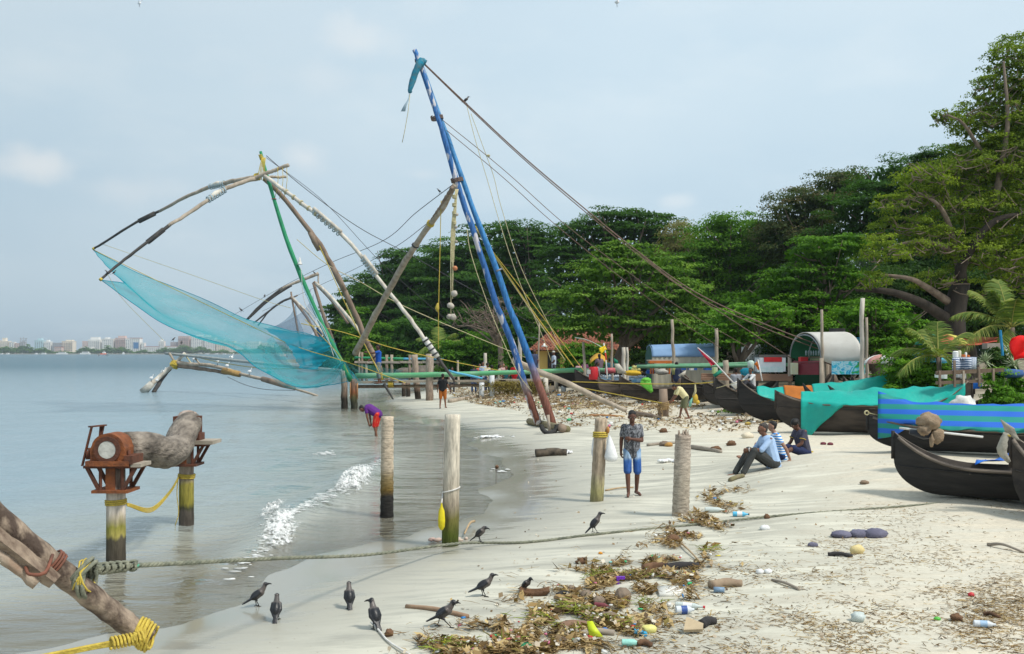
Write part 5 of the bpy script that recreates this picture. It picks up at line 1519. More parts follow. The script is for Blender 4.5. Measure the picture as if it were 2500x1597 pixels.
 pb=mat_bands('winch_post_far',[(-.1,(.09,.075,.06)),(.28,(.10,.085,.07)),(.34,(.06,.06,.03)),(.42,(.24,.21,.04)),(.72,(.30,.26,.06)),(.82,(.34,.27,.22)),(1.2,(.36,.29,.23)),(1.5,(.28,.20,.15))],.12,9,.9,.8)
 b1=Vector((-5.56,13.8,0));b2=Vector((-5.63,17.0,0))
 root=thing('winch','rusty iron bearing frame on two posts holding a crooked grey trunk in the shallows','winch',b1-Vector((0,0,.6)))
 o=root.location
 rr=random.Random(9)
 for b_,m,top,r in((b1,pa,1.40,.130),(b2,pb,1.40,.125)):
  MB().tube([b_+Vector((0,0,-.6+(top+.6)*i/16))for i in range(17)],[r*(1.04-.06*i/16)*rr.uniform(.98,1.02)for i in range(17)],18,jit=.015).build('post',m,root,o)
 tr=spline([Vector((-5.50,13.95,1.66)),Vector((-5.42,14.5,1.60)),Vector((-5.38,15.2,1.46)),Vector((-5.42,15.9,1.46)),Vector((-5.52,16.5,1.66)),Vector((-5.60,17.1,1.80))],26)
 rd=[.215,.225,.23,.23,.235,.24,.245,.25,.25,.25,.25,.245,.24,.235,.23,.23,.23,.235,.24,.24,.235,.23,.225,.22,.215,.20]
 TRUNK=mat('grey_trunk',(.30,.255,.21),(.075,.062,.052),7.0,.9,1.0,20,(1,.35,1),lo=.36,hi=.68,bdist=.05)
 MB().tube(tr,rd,20,jit=.035).build('trunk',TRUNK,root,o)
 MB().ell(Vector((-5.62,17.05,1.86)),(.19,.16,.15),12,8,jit=.05).build('trunk_end',mat('droppings',(.62,.58,.53),(.30,.20,.15),7,.9),root,o)
 for b_,s in((b1,1),(b2,.95)):
  far=b_.y>15
  # plates
  MB().box(b_+Vector((.02,0,1.42)),(.78*s,.42,.035)).build('plate',RUST,root,o,False)
  if not far:
   MB().box(b_+Vector((-.03,-.02,1.47)),(.60,.44,.07)).build('plate',RUST_O,root,o,False)
   MB().box(b_+Vector((.36,-.02,1.445)),(.14,.40,.05)).build('plank',PLANK,root,o,False)
   MB().box(b_+Vector((.26,-.03,1.52)),(.12,.40,.12)).build('bracket',RUST,root,o,False)
  else:
   MB().box(b_+Vector((.32,0,1.47)),(.42,.5,.06)).build('plank',PLANK,root,o,False)
   MB().box(b_+Vector((.20,0,1.56)),(.14,.3,.12)).build('bracket',RUST,root,o,False)
  MB().box(b_+Vector((0,0,1.08)),(.50*s,.46,.04)).build('plate',RUST_O if not far else RUST,root,o,False)
  for sx in(-1,1):
   for sy in(-1,1):
    MB().bar(b_+Vector((sx*.16,sy*.17,1.09)),b_+Vector((sx*(.34 if sx>0 else .33),sy*.17,1.41)),.045,.045).build('brace',RUST,root,o,False)
    MB().bar(b_+Vector((sx*.15,sy*.16,1.09)),b_+Vector((sx*.15,sy*.16,1.41)),.035,.035).build('upright',RUST,root,o,False)
  MB().box(b_+Vector((-.02,-.142,1.25)),(.13,.02,.34)).build('strap',RUST_O,root,o,False)
  # near bearing: arched iron block with round concrete eye
 cc=b1+Vector((-.04,-.02,1.66))
 prof=[(-.24,-.16),(-.24,.02)]+[(math.cos(t)*.225,.02+math.sin(t)*.205)for t in[PI*.95-PI*.9*k/12 for k in range(13)]]+[(.24,.02),(.24,-.16),(.10,-.16),(0,-.22),(-.10,-.16)]
 mb=MB()
 n=len(prof)
 mb.add([cc+Vector((x,-.17,z))for x,z in prof]+[cc+Vector((x,.18,z))for x,z in prof],[tuple(range(n))[::-1]]+[(k,(k+1)%n,(k+1)%n+n,k+n)for k in range(n)])
 brg=mb.build('bearing',RUST_O,root,o,False)
 mb=MB();ringp=[(.185,-.20),(.185,-.175),(.125,-.175),(.125,-.20)]
 mb.grid([[cc+Vector((math.cos(t)*r_,y_,math.sin(t)*r_))for r_,y_ in ringp]for t in[2*PI*k/24 for k in range(25)]],True)
 mb.build('bearing_ring',RUST,brg,o,False)
 mb=MB();mb.tube([cc+Vector((0,-.165,0)),cc+Vector((0,-.195,0))],[.125,.120],24)
 mb.build('bearing_eye',mat('pale_concrete',(.58,.57,.52),(.40,.39,.35),9,.9,.5,25),brg,o,angle=40)
 for dx,dz in((-.28,0),(-.31,-.04),(.27,-.03)):
  MB().tube([cc+Vector((dx,-.1,-.14)),cc+Vector((dx,-.1,.02+dz))],.022,6).build('bolt',RUST,root,o)
  # upright angle irons at the left
 for x0,x1,y in((-.42,-.29,-.12),(-.32,-.27,.14),(-.36,-.24,.16)):
  MB().bar(b1+Vector((x0,y,1.43)),b1+Vector((x1,y,1.97)),.05,.018).build('upright',RUST,root,o,False)
 MB().bar(b1+Vector((-.31,-.14,1.975)),b1+Vector((-.22,.18,1.975)),.05,.02).build('upright',RUST,root,o,False)
 for x0 in(-.16,.19):
  MB().box(b2+Vector((x0,.02,1.68)),(.06,.3,.46)).build('cheek',RUST,root,o,False)
  # yellow rope between the posts
 r1=b1+Vector((0,0,.905));r2=b2+Vector((0,0,.87))
 mb=MB();wrap(mb,r1,(0,.02,1),.128,3,.013);wrap(mb,r2,(.1,.02,1),.128,3,.013)
 for k in range(4):
  pts=spline([r1+Vector((.135,.05,-.02-.012*k)),r1.lerp(r2,.30)+Vector((.16,0,-.22-.02*k)),r1.lerp(r2,.68)+Vector((.04,0,-.13-.015*k)),r2+Vector((-.10,-.09,.01-.01*k))],20)
  mb.tube(pts,.009,5)
 mb.tube(spline([r2+Vector((-.11,-.09,0)),r2+Vector((-.13,-.10,-.3)),r2+Vector((-.10,-.10,-.62)),r2+Vector((-.17,-.1,-.86))],12),.008,5)
 solo(mb,'rope',ROPE_Y,'yellow rope slung between the two winch posts','rope',r1)
 # big pole in the lower left corner
 LOG=mat('big_pole',(.33,.255,.19),(.075,.052,.040),9.0,.85,1.0,22,(.45,1.2,.6),lo=.40,hi=.60,bdist=.03)
 pts=[P(-120,1150,6.3),P(-10,1262,6.5),P(120,1372,6.7),P(230,1462,6.85),P(300,1515,6.95),P(362,1563,7.0)]
 base=pts[-1]
 root=thing('timber_pole','thick weathered pole ending in yellow lashing in the lower left corner','pole',base)
 MB().tube(spline(pts,34),[.088-.012*i/33+.004*math.sin(i*1.7)for i in range(34)],18,jit=.02).build('pole',LOG,root,base)
 SPL=mat('split_timber',(.30,.23,.17),(.11,.075,.055),9,.9,1.0,26,(.5,1.2,.6),lo=.4,hi=.62)
 sp=spline([P(-120,1225,6.28),P(-20,1300,6.38),P(60,1362,6.45),P(135,1420,6.5)],16)
 MB().tube(sp,[.058]*14+[.056,.05],4,jit=.10).build('splint',SPL,root,base,False)
 sp2=[p+Vector((-.03,-.02,-.075))for p in sp]
 MB().tube(sp2[:14],[.036]*14,5,jit=.2).build('splint',mat('rusty_timber',(.24,.15,.10),(.38,.31,.24),5,.9,.8,20),root,base)
 ax=(pts[3]-pts[2])
 mb=MB();wrap(mb,P(128,1378,6.72),ax,.092,3,.010);mb.tube(spline([P(128,1355,6.6),P(110,1398,6.4),P(72,1402,6.38),P(62,1385,6.42)],10),.012,5);mb.build('lashing',mat('rust_wire',(.22,.08,.05),(.13,.06,.04),10),root,base)
 mb=MB()
 for k in range(3):
  wrap(mb,P(200+5*k,1408+14*(k-1),6.8),Vector((.75+.1*k,.05,-.75+.35*k)),.092,2,.016)
 mb.build('lashing',ROPE_G,root,base)
 mb=MB()
 for k in range(4):
  wrap(mb,P(203+3*k,1406,6.8),Vector((.8,.1,-.5+.25*k)),.110,1,.007)
 mb.build('lashing',ROPE_Y,root,base)
 mb=MB()
 for k in range(4):
  wrap(mb,P(345+5*k,1543+4*k,7.0),Vector((.8,.1,-.35+.2*(k%3))),.088,3,.011)
 mb.build('lashing',ROPE_Y,root,base)
 # yellow rope from its end to the left
 mb=MB()
 for k in range(5):
  mb.tube(spline([P(345,1552,6.9)+Vector((0,-.09,.01*k)),P(300,1562+2*k,6.82),P(230,1575+2*k,6.75),P(120,1597+2*k,6.6),P(-60,1632+2*k,6.4)],16),.010,5)
 for k in range(9):
  wrap(mb,P(345-9*k,1556+1.8*k,6.87-.01*k),P(300,1565,6.8)-P(345,1556,6.87),.030,1,.010)
 solo(mb,'rope',ROPE_Y,'bright yellow rope leading off from the end of the corner pole','rope',P(345,1552,6.9))
 # the long grey rope across the beach
 mid=[GP(1120,1344)+Vector((0,0,.10)),GP(1290,1327)+Vector((0,0,.02)),GP(1460,1307)+Vector((0,0,.02)),GP(1700,1284)+Vector((0,0,.02)),GP(1900,1262)+Vector((0,0,.02)),GP(2200,1240)+Vector((0,0,.02)),GP(2560,1212)+Vector((0,0,.02))]
 path=spline([P(222,1390,6.9),P(340,1380,7.7),P(520,1371,9.0),P(700,1362,10.3),P(900,1354,12.2)]+mid,420)
 mb=MB()
 R_=.013
 for s in range(3):
  pts=[]
  for i,p in enumerate(path):
   t=(path[min(i+1,419)]-path[max(i-1,0)]).normalized()
   a=t.cross(Vector((0,0,1))).normalized();b_=a.cross(t)
   th=i*.95+s*2*PI/3
   pts.append(p+a*(math.cos(th)*R_*.75)+b_*(math.sin(th)*R_*.75))
  mb.tube(pts,R_,5)
 for k in range(6):
  wrap(mb,path[4+6*k],path[5+6*k]-path[4+6*k],.026,2,.012)
 mb.tube(spline([P(250,1392,7.1),P(285,1394,7.4),P(320,1386,7.6)],6),.016,5)
 solo(mb,'rope',ROPE_G,'long grey green hawser stretched from the corner pole across the sand','rope',path[0])
 solo(MB().tube([P(329,1380,7.6),P(337,1384,7.6)],.022,7),'rope_end',mat('green_twine',(.10,.42,.28)),'green twine whipping on the hawser beside the winch post','rope',P(333,1382,7.6))
build_far_wood()
build_city()
build_haze()
build_green_rig()
build_blue_rig()
build_far_rigs()
build_piers()
build_foreground_timber()

# ---- boats
TAR=mat('tarred_hull',(.012,.012,.013),(.034,.031,.029),3.2,.62,.6,18,(.22,1,1.6),spec=.28)
TAR_B=mat('brown_hull',(.022,.019,.018),(.070,.056,.046),3.2,.75,.5,14,(.25,1,1))
TAR_IN=mat('hull_inside',(.11,.09,.075),(.055,.046,.04),3,.85)
GUNW=mat('worn_gunwale',(.075,.062,.052),(.20,.16,.125),3.0,.7,.3,14,(.4,1,1))
TEAL=mat('teal_tarpaulin',(.0,.38,.31),(.005,.30,.255),1.3,.45,.5,7,spec=.4,bdist=.03)
ORANGE=mat('orange_cloth',(.50,.16,.025),(.38,.12,.02),3,.8,.4,14)
BLUE_T=mat('blue_tarpaulin',(.01,.15,.62),(.01,.11,.50),3,.45,.5,9)
def cloth_stripes(name,cols,scale,axis='Y',rough=.5,dist=0.0,coords='Object'):
 m,nt,b=new_mat(name)
 N,L=nt.nodes,nt.links
 tc=N.new('ShaderNodeTexCoord')
 w=N.new('ShaderNodeTexWave');w.bands_direction=axis;w.inputs['Scale'].default_value=scale;w.inputs['Distortion'].default_value=dist
 w.inputs['Detail'].default_value=1
 L.new(tc.outputs[coords],w.inputs['Vector'])
 cr=N.new('ShaderNodeValToRGB');cr.color_ramp.interpolation='CONSTANT'
 cr.color_ramp.elements[0].color=rgb(cols[0]);cr.color_ramp.elements[1].position=.5;cr.color_ramp.elements[1].color=rgb(cols[1])
 L.new(w.outputs['Fac'],cr.inputs['Fac']);L.new(cr.outputs['Color'],b.inputs['Base Color'])
 b.inputs['Roughness'].default_value=rough
 return m
class Boat:
 """A long double-ended canoe; local x runs from bow (0) to stern (L)."""
 def __init__(s,label,bow,stern,zb,zs,D=.72,B=1.15,m=TAR,lift=.04,group='black canoes drawn up on the sand',r0=.20,zg=None,inside=TAR_IN,strake=True):
  b=Vector((bow[0],bow[1]));e=Vector((stern[0],stern[1]))
  s.L=L_=(e-b).length
  ang=math.atan2(e.y-b.y,e.x-b.x)
  mid=b.lerp(e,.4)
  g=(H(mid.x,mid.y)if zg is None else zg)+lift
  s.root=thing('canoe',label,'boat',(b.x,b.y,g),ang,group)
  s.D,s.B,s.zb,s.zs=D,B,zb-g,zs-g
  n,mm=46,10
  s.n=n
  out,inn=[],[]
  for i in range(n+1):
   t=.5-.5*math.cos(PI*i/n)
   sh=s.sheer(t);k=s.keel(t,r0);bb=s.beam(t)
   ro,ri=[],[]
   for j in range(-mm,mm+1):
    q=abs(j)/mm
    sg=-1 if j<0 else 1
    y=sg*bb*(q**.55)
    z=k+(sh-k)*q**1.5
    ro.append((t*L_,y,z))
    ri.append((t*L_,sg*max(0,bb-.045)*(q**.55),min(sh,k+.06+(sh-k-.06)*q**1.5)if sh-k>.1 else sh))
   out.append(ro);inn.append(ri)
  mb=MB()
  mb.grid(out)
  mb.cur=1
  mb.grid([r[::-1]for r in inn])
  mb.cur=2
  for sd in(0,-1):
   rows=[[o[sd],i_[sd]]for o,i_ in zip(out,inn)]
   mb.grid(rows if sd==0 else[r[::-1]for r in rows])
  mb.cur=0
  mb.add(out[0],[tuple(range(len(out[0])))]);mb.add(out[-1],[tuple(range(len(out[-1])))[::-1]])
  mb.build('hull',[m,inside,GUNW],s.root,angle=50)
  # gunwale rails, rubbing strake, stem boards
  for sd,nm in((0,'gunwale'),(-1,'gunwale')):
   pts=[Vector(o[sd])+Vector((0,(-.012 if sd==0 else .012),-.03))for o in out[4:-4]]
   MB().tube(pts,.026,6).build(nm,GUNW,s.root)
   if strake:
    sg=-1 if sd==0 else 1
    pts=[]
    for i in range(4,n-3):
     t=.5-.5*math.cos(PI*i/n)
     q=.72
     sh=s.sheer(t);k=s.keel(t,r0)
     zq=min(sh-.10,D*.80+.10*abs(t-.5))
     qq=max(0.02,min(1,(zq-k)/max(.05,sh-k)))**(1/1.5)
     pts.append(Vector((t*L_,sg*(s.beam(t)*qq**.55+.006),zq)))
    MB().tube(pts,.016,5).build('rubbing_strake',m,s.root)
  for t in(.28,.5,.72):
   w=s.beam(t)-.03
   MB().box((t*L_,0,s.sheer(t)-.10),(.16,2*w,.03)).build('thwart',GUNW,s.root,None,False)
  for t,d in((.0,1),(1.,-1)):
   z1=s.sheer(t)
   pts=[Vector((t*L_-d*.012,0,z1+.01)),Vector((t*L_-d*.014,0,s.keel(t,r0)))]
   MB().tube(pts,.035,6).build('stem_post',m,s.root)
 def sheer(s,t):
  z=s.D
  if t<.30:z+=(s.zb-s.D)*(1-t/.30)**2.3
  if t>.70:z+=(s.zs-s.D)*((t-.70)/.30)**2.3
  return z
 def keel(s,t,r0):
  z=0.0
  if t<r0:
   z=s.zb*.55*(1-math.sqrt(max(0,1-(1-t/r0)**2)))
  if t>1-r0:
   z=s.zs*.55*(1-math.sqrt(max(0,1-((t-1+r0)/r0)**2)))
  return z
 def beam(s,t):
  return max(.022,s.B/2*(max(0.0,math.sin(PI*min(1,max(0,t))))**.75))
 def tarp(s,u0,u1,ridge,drop,m,label,name='tarpaulin',nu=40,nv=16,seed=0,over=.03):
  """Cloth over the boat: ridge(u) height above gunwale, drop(u, side) how far it hangs below the gunwale."""
  rr=random.Random(seed)
  rows=[]
  ph=[rr.uniform(0,6)for _ in range(6)]
  for i in range(nu+1):
   u=u0+(u1-u0)*i/nu
   sh=s.sheer(u);bb=s.beam(u)+over
   rg=ridge(u)
   row=[]
   for j in range(nv+1):
    v=-1+2*j/nv
    a=abs(v)
    side=-1 if v<0 else 1
    if a<.6:
     q=a/.6
     y=bb*q;z=sh+rg*(1-q**1.4)+.012-.05*math.sin(PI*q)*min(1,rg*2)
    else:
     q=(a-.6)/.4
     y=bb+.02-.03*q;z=sh+.012-drop(u,side)*q
    w=.020*math.sin(u*31+v*4+ph[0])+.016*math.sin(u*67-v*6+ph[1])+.022*math.sin(u*17+v*9+ph[2])+.05*mnoise.noise(Vector((u*9,v*3.5,ph[3])))+.028*mnoise.noise(Vector((u*26+v*5,v*5,ph[4])))
    row.append(Vector((u*s.L,side*y+w*(.4+a),z+w*.9*(1-.3*a))))
   rows.append(row)
  mb=MB().slab(rows,.012)
  lo=mb.build(name,m,None)
  lo.matrix_world=Matrix.Translation(s.root.location)@Matrix.Rotation(s.root.rotation_euler.z,4,'Z')
  return tag(lo,label,'tarpaulin','covers of the canoes')
 def world(s,t,y,z):
  return Matrix.Translation(s.root.location)@Matrix.Rotation(s.root.rotation_euler.z,4,'Z')@Vector((t*s.L,y,z))
def xy(px,Y):
 return((px-HX)*Y/FPX,Y)
def zz(py,Y):
 return EYE-(py-HY)*Y/FPX
def build_boats():
# nearest ones at the right
 b12=Boat('nearest black canoe at the right edge, grey cloth tied over its brown stained prow',xy(2470,16.4),xy(3150,13.2),zz(1060,16.4),1.9,.74,1.2,TAR_B,r0=.10)
 b11=Boat('near black canoe whose tall prow stands in front of the striped covered one',xy(2182,18.1),xy(2990,15.6),zz(1053,18.1),1.7,.56,1.15,TAR,r0=.17)
 b10=Boat('black canoe covered by blue and green striped tarpaulin',xy(2119,22.3),xy(2900,20.0),zz(1012,22.3),2.1,.54,1.25,TAR,r0=.17)
 st=cloth_stripes('striped_tarp',((.006,.115,.55),(.0,.24,.20)),1.45,'Z',.5)
 b10.tarp(.035,.96,lambda u:.50+.10*abs(u-.45),lambda u,sd:max(.02,.62*(1-u/.16))if u<.16 else .03,st,'blue and green striped tarpaulin over the second canoe from the right',seed=2,nu=70)
 b9=Boat('black canoe under the nearest plain teal tarpaulin',xy(1894,32.2),xy(2372,30.5),zz(953,32.2),zz(918,30.5),.93,1.4,TAR_B,r0=.2)
 def drop9(u,sd):
  a=max(0,1-abs(u-.175)/.20)**1.25*1.12
  c=max(0,1-abs(u-.90)/.14)**1.2*.62
  return .02+(a+c if sd<0 else .15)
 b9.tarp(.135,.965,lambda u:max(.04,1.22+.34*u-b9.sheer(u)),drop9,TEAL,'teal tarpaulin hanging in a point over the side of the nearest green covered canoe',seed=5,nu=80,nv=26)
 b8=Boat('black canoe with teal and orange cover and very tall brown stern fin',xy(1802,37.0),xy(2266,36.0),zz(924,37),zz(870,36),.74,1.3,TAR,r0=.2)
 b8.tarp(.10,.30,lambda u:max(.04,1.30-b8.sheer(u)),lambda u,sd:.03,TEAL,'teal strip of cover between the canoe bow and the orange cloth',seed=6,nu=20)
 b8.tarp(.245,.43,lambda u:max(.04,1.34-b8.sheer(u)),lambda u,sd:.05+.06*math.sin(u*20),ORANGE,'orange cloth laid between two teal covers',seed=7,nu=18,over=.05)
 b8.tarp(.395,.865,lambda u:max(.04,1.31+1.15*max(0,u-.3)**1.3-b8.sheer(u)),lambda u,sd:.03,TEAL,'teal tarpaulin with black patches behind the nearest one, rising to the stern',seed=8,nu=46)
 for px,pw,ph in((1968,11,17),(2028,9,9)):
  c=P(px,952 if px<2000 else 949,36.0)
  s_=36/FPX
  mb=MB().slab([[c+Vector((-pw*s_*.9,-.03,ph*s_)),c+Vector((-pw*s_*.7,-.03,ph*s_))],[c+Vector((-pw*s_*.4,-.10,-ph*s_*.3)),c+Vector((pw*s_,-.08,-ph*s_*.2))]],.02)
  solo(mb,'cloth_patch',TAR,'black wedge of hull cloth showing through the teal cover, '+('larger left one' if px<2000 else 'smaller right one'),'patch',c)
 b7=Boat('black canoe just behind the orange and teal covered one',xy(1744,40.0),xy(2034,43.5),zz(920,40),zz(903,43.5),.74,1.2,TAR,r0=.22)
 solo(MB().slab([[b7.world(.21,-.55,.50),b7.world(.31,-.6,.52)],[b7.world(.17,-.62,.02),b7.world(.27,-.66,.03)]],.015),'tarpaulin_corner',TEAL,'teal corner of cloth hanging low on the dark hull behind the covered canoe','tarpaulin',b7.world(.2,-.6,.3))
 b6=Boat('black canoe with the red flag pole leaning from its prow',xy(1717,43.5),xy(1899,48.5),zz(929,43.5),zz(918,48.5),.70,1.2,TAR,r0=.24)
 b5=Boat('black canoe behind the stooping man in yellow shirt',xy(1664,46),xy(1850,51),zz(918,46),zz(918,51),.70,1.2,TAR,r0=.24)
 b3=Boat('black canoe with green netting hung over its near side',xy(1513,47.5),xy(1790,49.5),zz(916,47.5),zz(920,49.5),.66,1.2,TAR_B,r0=.24)
 b2=Boat('short brownish weathered canoe left of the green netting one',xy(1461,51),xy(1622,54.5),zz(921,51),zz(908,54.5),.62,1.1,mat('weathered_hull',(.15,.12,.10),(.07,.06,.052),2.5,.8,.5,14,(.3,1,1)),r0=.24)
 b1=Boat('black canoe at the left end of the row with a high prow',xy(1404,53),xy(1600,59),zz(901,53),zz(905,59),.62,1.1,TAR,r0=.2)
 b4=Boat('long dark canoe with blue and white laced side and tall stern fin',xy(1330,60),xy(1712,54.5),zz(915,60),zz(882,54.5),.98,1.3,TAR,r0=.2)
 # white and blue lacing along the side of the long one
 mb=MB();mb2=MB()
 for i in range(46):
  t=.32+.58*i/45
  p=b4.world(t,-b4.beam(t)*1.0-.05,b4.D-.24+.02*math.sin(i*1.7))
  mb.ell(p,(.07,.05,.10),7,5,jit=.1)
 mb.build('float',mat('white_floats',(.72,.76,.80),(.55,.64,.74),5,.6),None).name='net_floats'
 fl=bpy.data.objects['net_floats'];tag(fl,'row of white floats strung along the side of the long dark canoe','floats',kind='stuff')
 rows=[[b4.world(.30+.62*i/30,-b4.beam(.30+.62*i/30)*1.0-.035-.02*math.sin(i*2.2+j),b4.D-.30-.16*j)for j in range(4)]for i in range(31)]
 solo(MB().slab(rows,.02),'net_skirt',mat('sky_blue_net',(.16,.42,.62),(.55,.66,.74),5,.8,lo=.4,hi=.6),'sky blue netting skirt under the white floats of the long canoe','net',Vector(rows[0][0]))
 b13=Boat('black canoe pointing right with high prow above the green creepers',xy(2465,36.5),xy(2080,39.5),zz(916,36.5),2.1,.62,1.15,TAR,r0=.2)
 b14=Boat('brown fin ended canoe between the teal covered one and the right pointing one',xy(2378,39),xy(2060,42),zz(922,39),2.0,.62,1.1,TAR_B,r0=.22)
 # blocks under the hulls
 for px,py,w in((2440,1206,.07),(2492,1205,.06),(2063,1046,.10),(2090,1044,.08),(1850,1016,.10),(1965,1042,.08)):
  c=GP(px,py)
  solo(MB().tube([c+Vector((-.5,0,w*.6)),c+Vector((.5,.5,w*.6))],w*.8,8,jit=.05),'roller_log',WOOD_B,{2440:'dark roller log under the near black canoe',2492:'second roller log under the canoe at the right edge',2063:'wooden block under the teal covered canoe',2090:'small wooden block beside the other under the teal covered canoe',1850:'dark roller log below the canoe with orange cloth',1965:'dark roller log behind the seated boy'}[px],'log',c,'logs under the canoes')
  # things on and in the canoes
 BURLAP=mat('burlap',(.36,.27,.18),(.22,.155,.10),6,.95,.9,30)
 GREYC=mat('grey_rag',(.40,.38,.32),(.27,.25,.21),5,.95,.8,22)
 def crumple(c,r,m,seed,name,label,cat,nu=16,nv=12,amp=.25):
  mb=MB().ell(c,r,nu,nv)
  q=[]
  for v in mb.v:
   p=Vector(v);d=p-Vector(c)
   w=1+amp*mnoise.noise((p+Vector((seed,0,0)))*(2.2/max(r)))+amp*.6*mnoise.noise((p+Vector((0,seed,0)))*(5/max(r)))
   q.append(tuple(Vector(c)+d*w))
  mb.v=q
  return solo(mb,name,m,label,cat,Vector(c)-Vector((0,0,r[2])))
 c=P(2268,1030,19.4)
 root=thing('sack','brown burlap sack draped over the engine on the striped covered canoe','sack',c)
 def crumple_part(c2,r,m,seed,name):
  mb=MB().ell(c2,r,16,12)
  mb.v=[tuple(Vector(c2)+(Vector(v)-Vector(c2))*(1+.35*mnoise.noise((Vector(v)+Vector((seed,0,0)))*(2.5/max(r)))+.2*mnoise.noise(Vector(v)*14)))for v in mb.v]
  return mb.build(name,m,root,c)
 crumple_part(c,(.22,.20,.17),BURLAP,1,'cloth')
 crumple_part(c+Vector((-.12,-.05,-.16)),(.12,.12,.12),BURLAP,2,'cloth')
 crumple_part(c+Vector((.14,-.05,-.27)),(.13,.09,.16),BURLAP,3,'cloth')
 crumple_part(c+Vector((.02,-.08,-.36)),(.05,.05,.13),BURLAP,4,'cloth')
 MB().tube([c+Vector((-.36,.04,-.20)),c+Vector((-.1,.02,-.26)),c+Vector((.1,.02,-.25))],[.05,.09,.08],9).build('engine_casing',mat('dark_casing',(.03,.035,.045),None,4,.5),root,c)
 a,b=P(2196,1045,19.6),P(2400,1067,19.2)
 o=solo(MB().tube([a,a.lerp(b,.12),b],.022,8),'engine_shaft',mat('white_pole',(.70,.70,.68),(.56,.55,.52),6,.5),'long white propeller pole lying on the striped tarpaulin','pole',a)
 root=thing('rag','grey cloth knotted on the prow at the right edge','cloth',P(2470,1050,16.2))
 c=P(2468,1050,16.2)
 rows=[[c+Vector((x,-.06-.02*math.sin(i+j),z))for j,(x,z)in enumerate(((-.19+.02*i,.18-.06*i),(-.08+.03*i,.10-.06*i),(.02+.03*i,.02-.05*i)))]for i in range(5)]
 MB().slab(rows,.03).build('cloth',GREYC,root,root.location)
 MB().tube(spline([c+Vector((-.10,-.05,-.05)),c+Vector((-.15,-.06,-.18)),c+Vector((-.17,-.05,-.36)),c+Vector((-.05,-.05,-.52))],10),[.05,.05,.06,.07,.08,.08,.07,.07,.05,.03],8,jit=.15).build('cloth',GREYC,root,root.location)
 mb=MB();wrap(mb,c+Vector((-.09,-.05,-.08)),(.5,0,1),.05,2,.006);mb.build('cord',ROPE_Y,root,root.location)
 rows=[[P(2380+115*u+6*v,1124-24*u**1.2-10*math.sin(u*6+v*3)*.6+10*(1-v),17.4+.5*v)for v in(0,.33,.66,1)]for u in[q/14 for q in range(15)]]
 solo(MB().slab(rows,.012),'tarpaulin',BLUE_T,'crumpled bright blue tarpaulin inside the near black canoe','tarpaulin',Vector(rows[0][0]))
 mb=MB();wrap(mb,P(2116,1008,22.2),(0,1,.1),.035,2,.012);mb.tube([P(2119,1008,22.2),P(2150,1015,22.2)],.012,5)
 solo(mb,'rope',ROPE_P,'small coil of cord on the prow of the striped covered canoe','rope',P(2116,1008,22.2))
 # sacks by the creepers
 WS=mat('white_sack',(.70,.69,.65),(.56,.55,.52),4,.8,.6,14)
 crumple(P(2352,992,27.5),(.34,.28,.30),WS,3,'sack','tall stuffed white sack behind the striped covered canoe','sack',amp=.30)
 crumple(P(2416,1008,27.2),(.40,.3,.13),WS,5,'sack','low heap of white netting beside the tall white sack','sack',amp=.4)
 crumple(P(2310,1015,26.5),(.34,.22,.10),BLUE_T,8,'tarpaulin','blue tarpaulin heap under the hanging teal corner','tarpaulin',amp=.4)
 # green netting on the middle canoe
 GN=mat('lime_net',(.16,.50,.06),(.10,.38,.04),6,.7,.7,16)
 root=thing('net_bundle','lime green netting hung over the gunwale of a middle canoe','net',P(1578,930,46.4))
 c=P(1578,928,46.4)
 MB().ell(c,(.24,.2,.12),12,8,jit=.12).build('bundle',GN,root,root.location)
 rows=[[c+Vector((-.30+.5*(i/6)+.12*(j/4)*(i/6-.2),-.14-.03*math.sin(i*2+j),-.05-(.16+.48*(i/6)*(1-.35*(i/6>.9)))*j/4))for j in range(5)]for i in range(7)]
 MB().slab(rows,.02).build('hanging_part',GN,root,root.location)
 # float bundle on a rope between bows
 root=thing('float_bundle','yellow and green cloth bundle hanging on the rope between two prows','bundle',P(1697,945,42))
 mb=MB().tube([P(1697,937,42),P(1698,955,42),P(1694,968,42)],[.03,.05,.07],7);mb.build('cord',ROPE_P,root,root.location)
 MB().ell(P(1697,972,42),(.12,.10,.20),10,8,jit=.15).build('cloth',mat('yellow_cloth',(.64,.44,.06),(.5,.34,.05),6,.9),root,root.location)
 MB().ell(P(1703,982,42),(.10,.08,.10),9,7,jit=.15).build('cloth',mat('yellow_cloth',(.64,.44,.06)),root,root.location)
 MB().tube([P(1692,970,42),P(1686,982,42),P(1684,993,42)],[.03,.06,.05],7,jit=.2).build('cloth',mat('pale_teal_cloth',(.25,.60,.50),None,6,.9),root,root.location)
 rope_px([(1396,932,50),(1560,937,46),(1680,937,42.5),(1745,933,40.5)],.022,ROPE_Y,'upper yellow rope tied across the prows')
 rope_px([(1400,943,48),(1500,962,44),(1615,984,40)],.022,ROPE_Y,'lower yellow rope running to the short mooring stump')
 rope_px([(1748,948,40),(1790,936,39),(1830,925,37.5)],.014,ROPE_P,'thin cord from the canoe prow to the flag pole foot')
 # mooring stump with coir rope
 g=GP(1620,1016)
 solo(MB().tube([g+Vector((0,0,-.2)),g+Vector((.0,0,.5)),g+Vector((-.02,0,1.12))],[.24,.19,.17],12,jit=.05),'mooring_post',WOOD_B,'short split mooring post wound with rope beside the stooping man','post',g)
 mb=MB()
 for k in range(9):
  wrap(mb,g+Vector((0,0,.28+.035*k)),(R.uniform(-.1,.1),0,1),.20,1,.02)
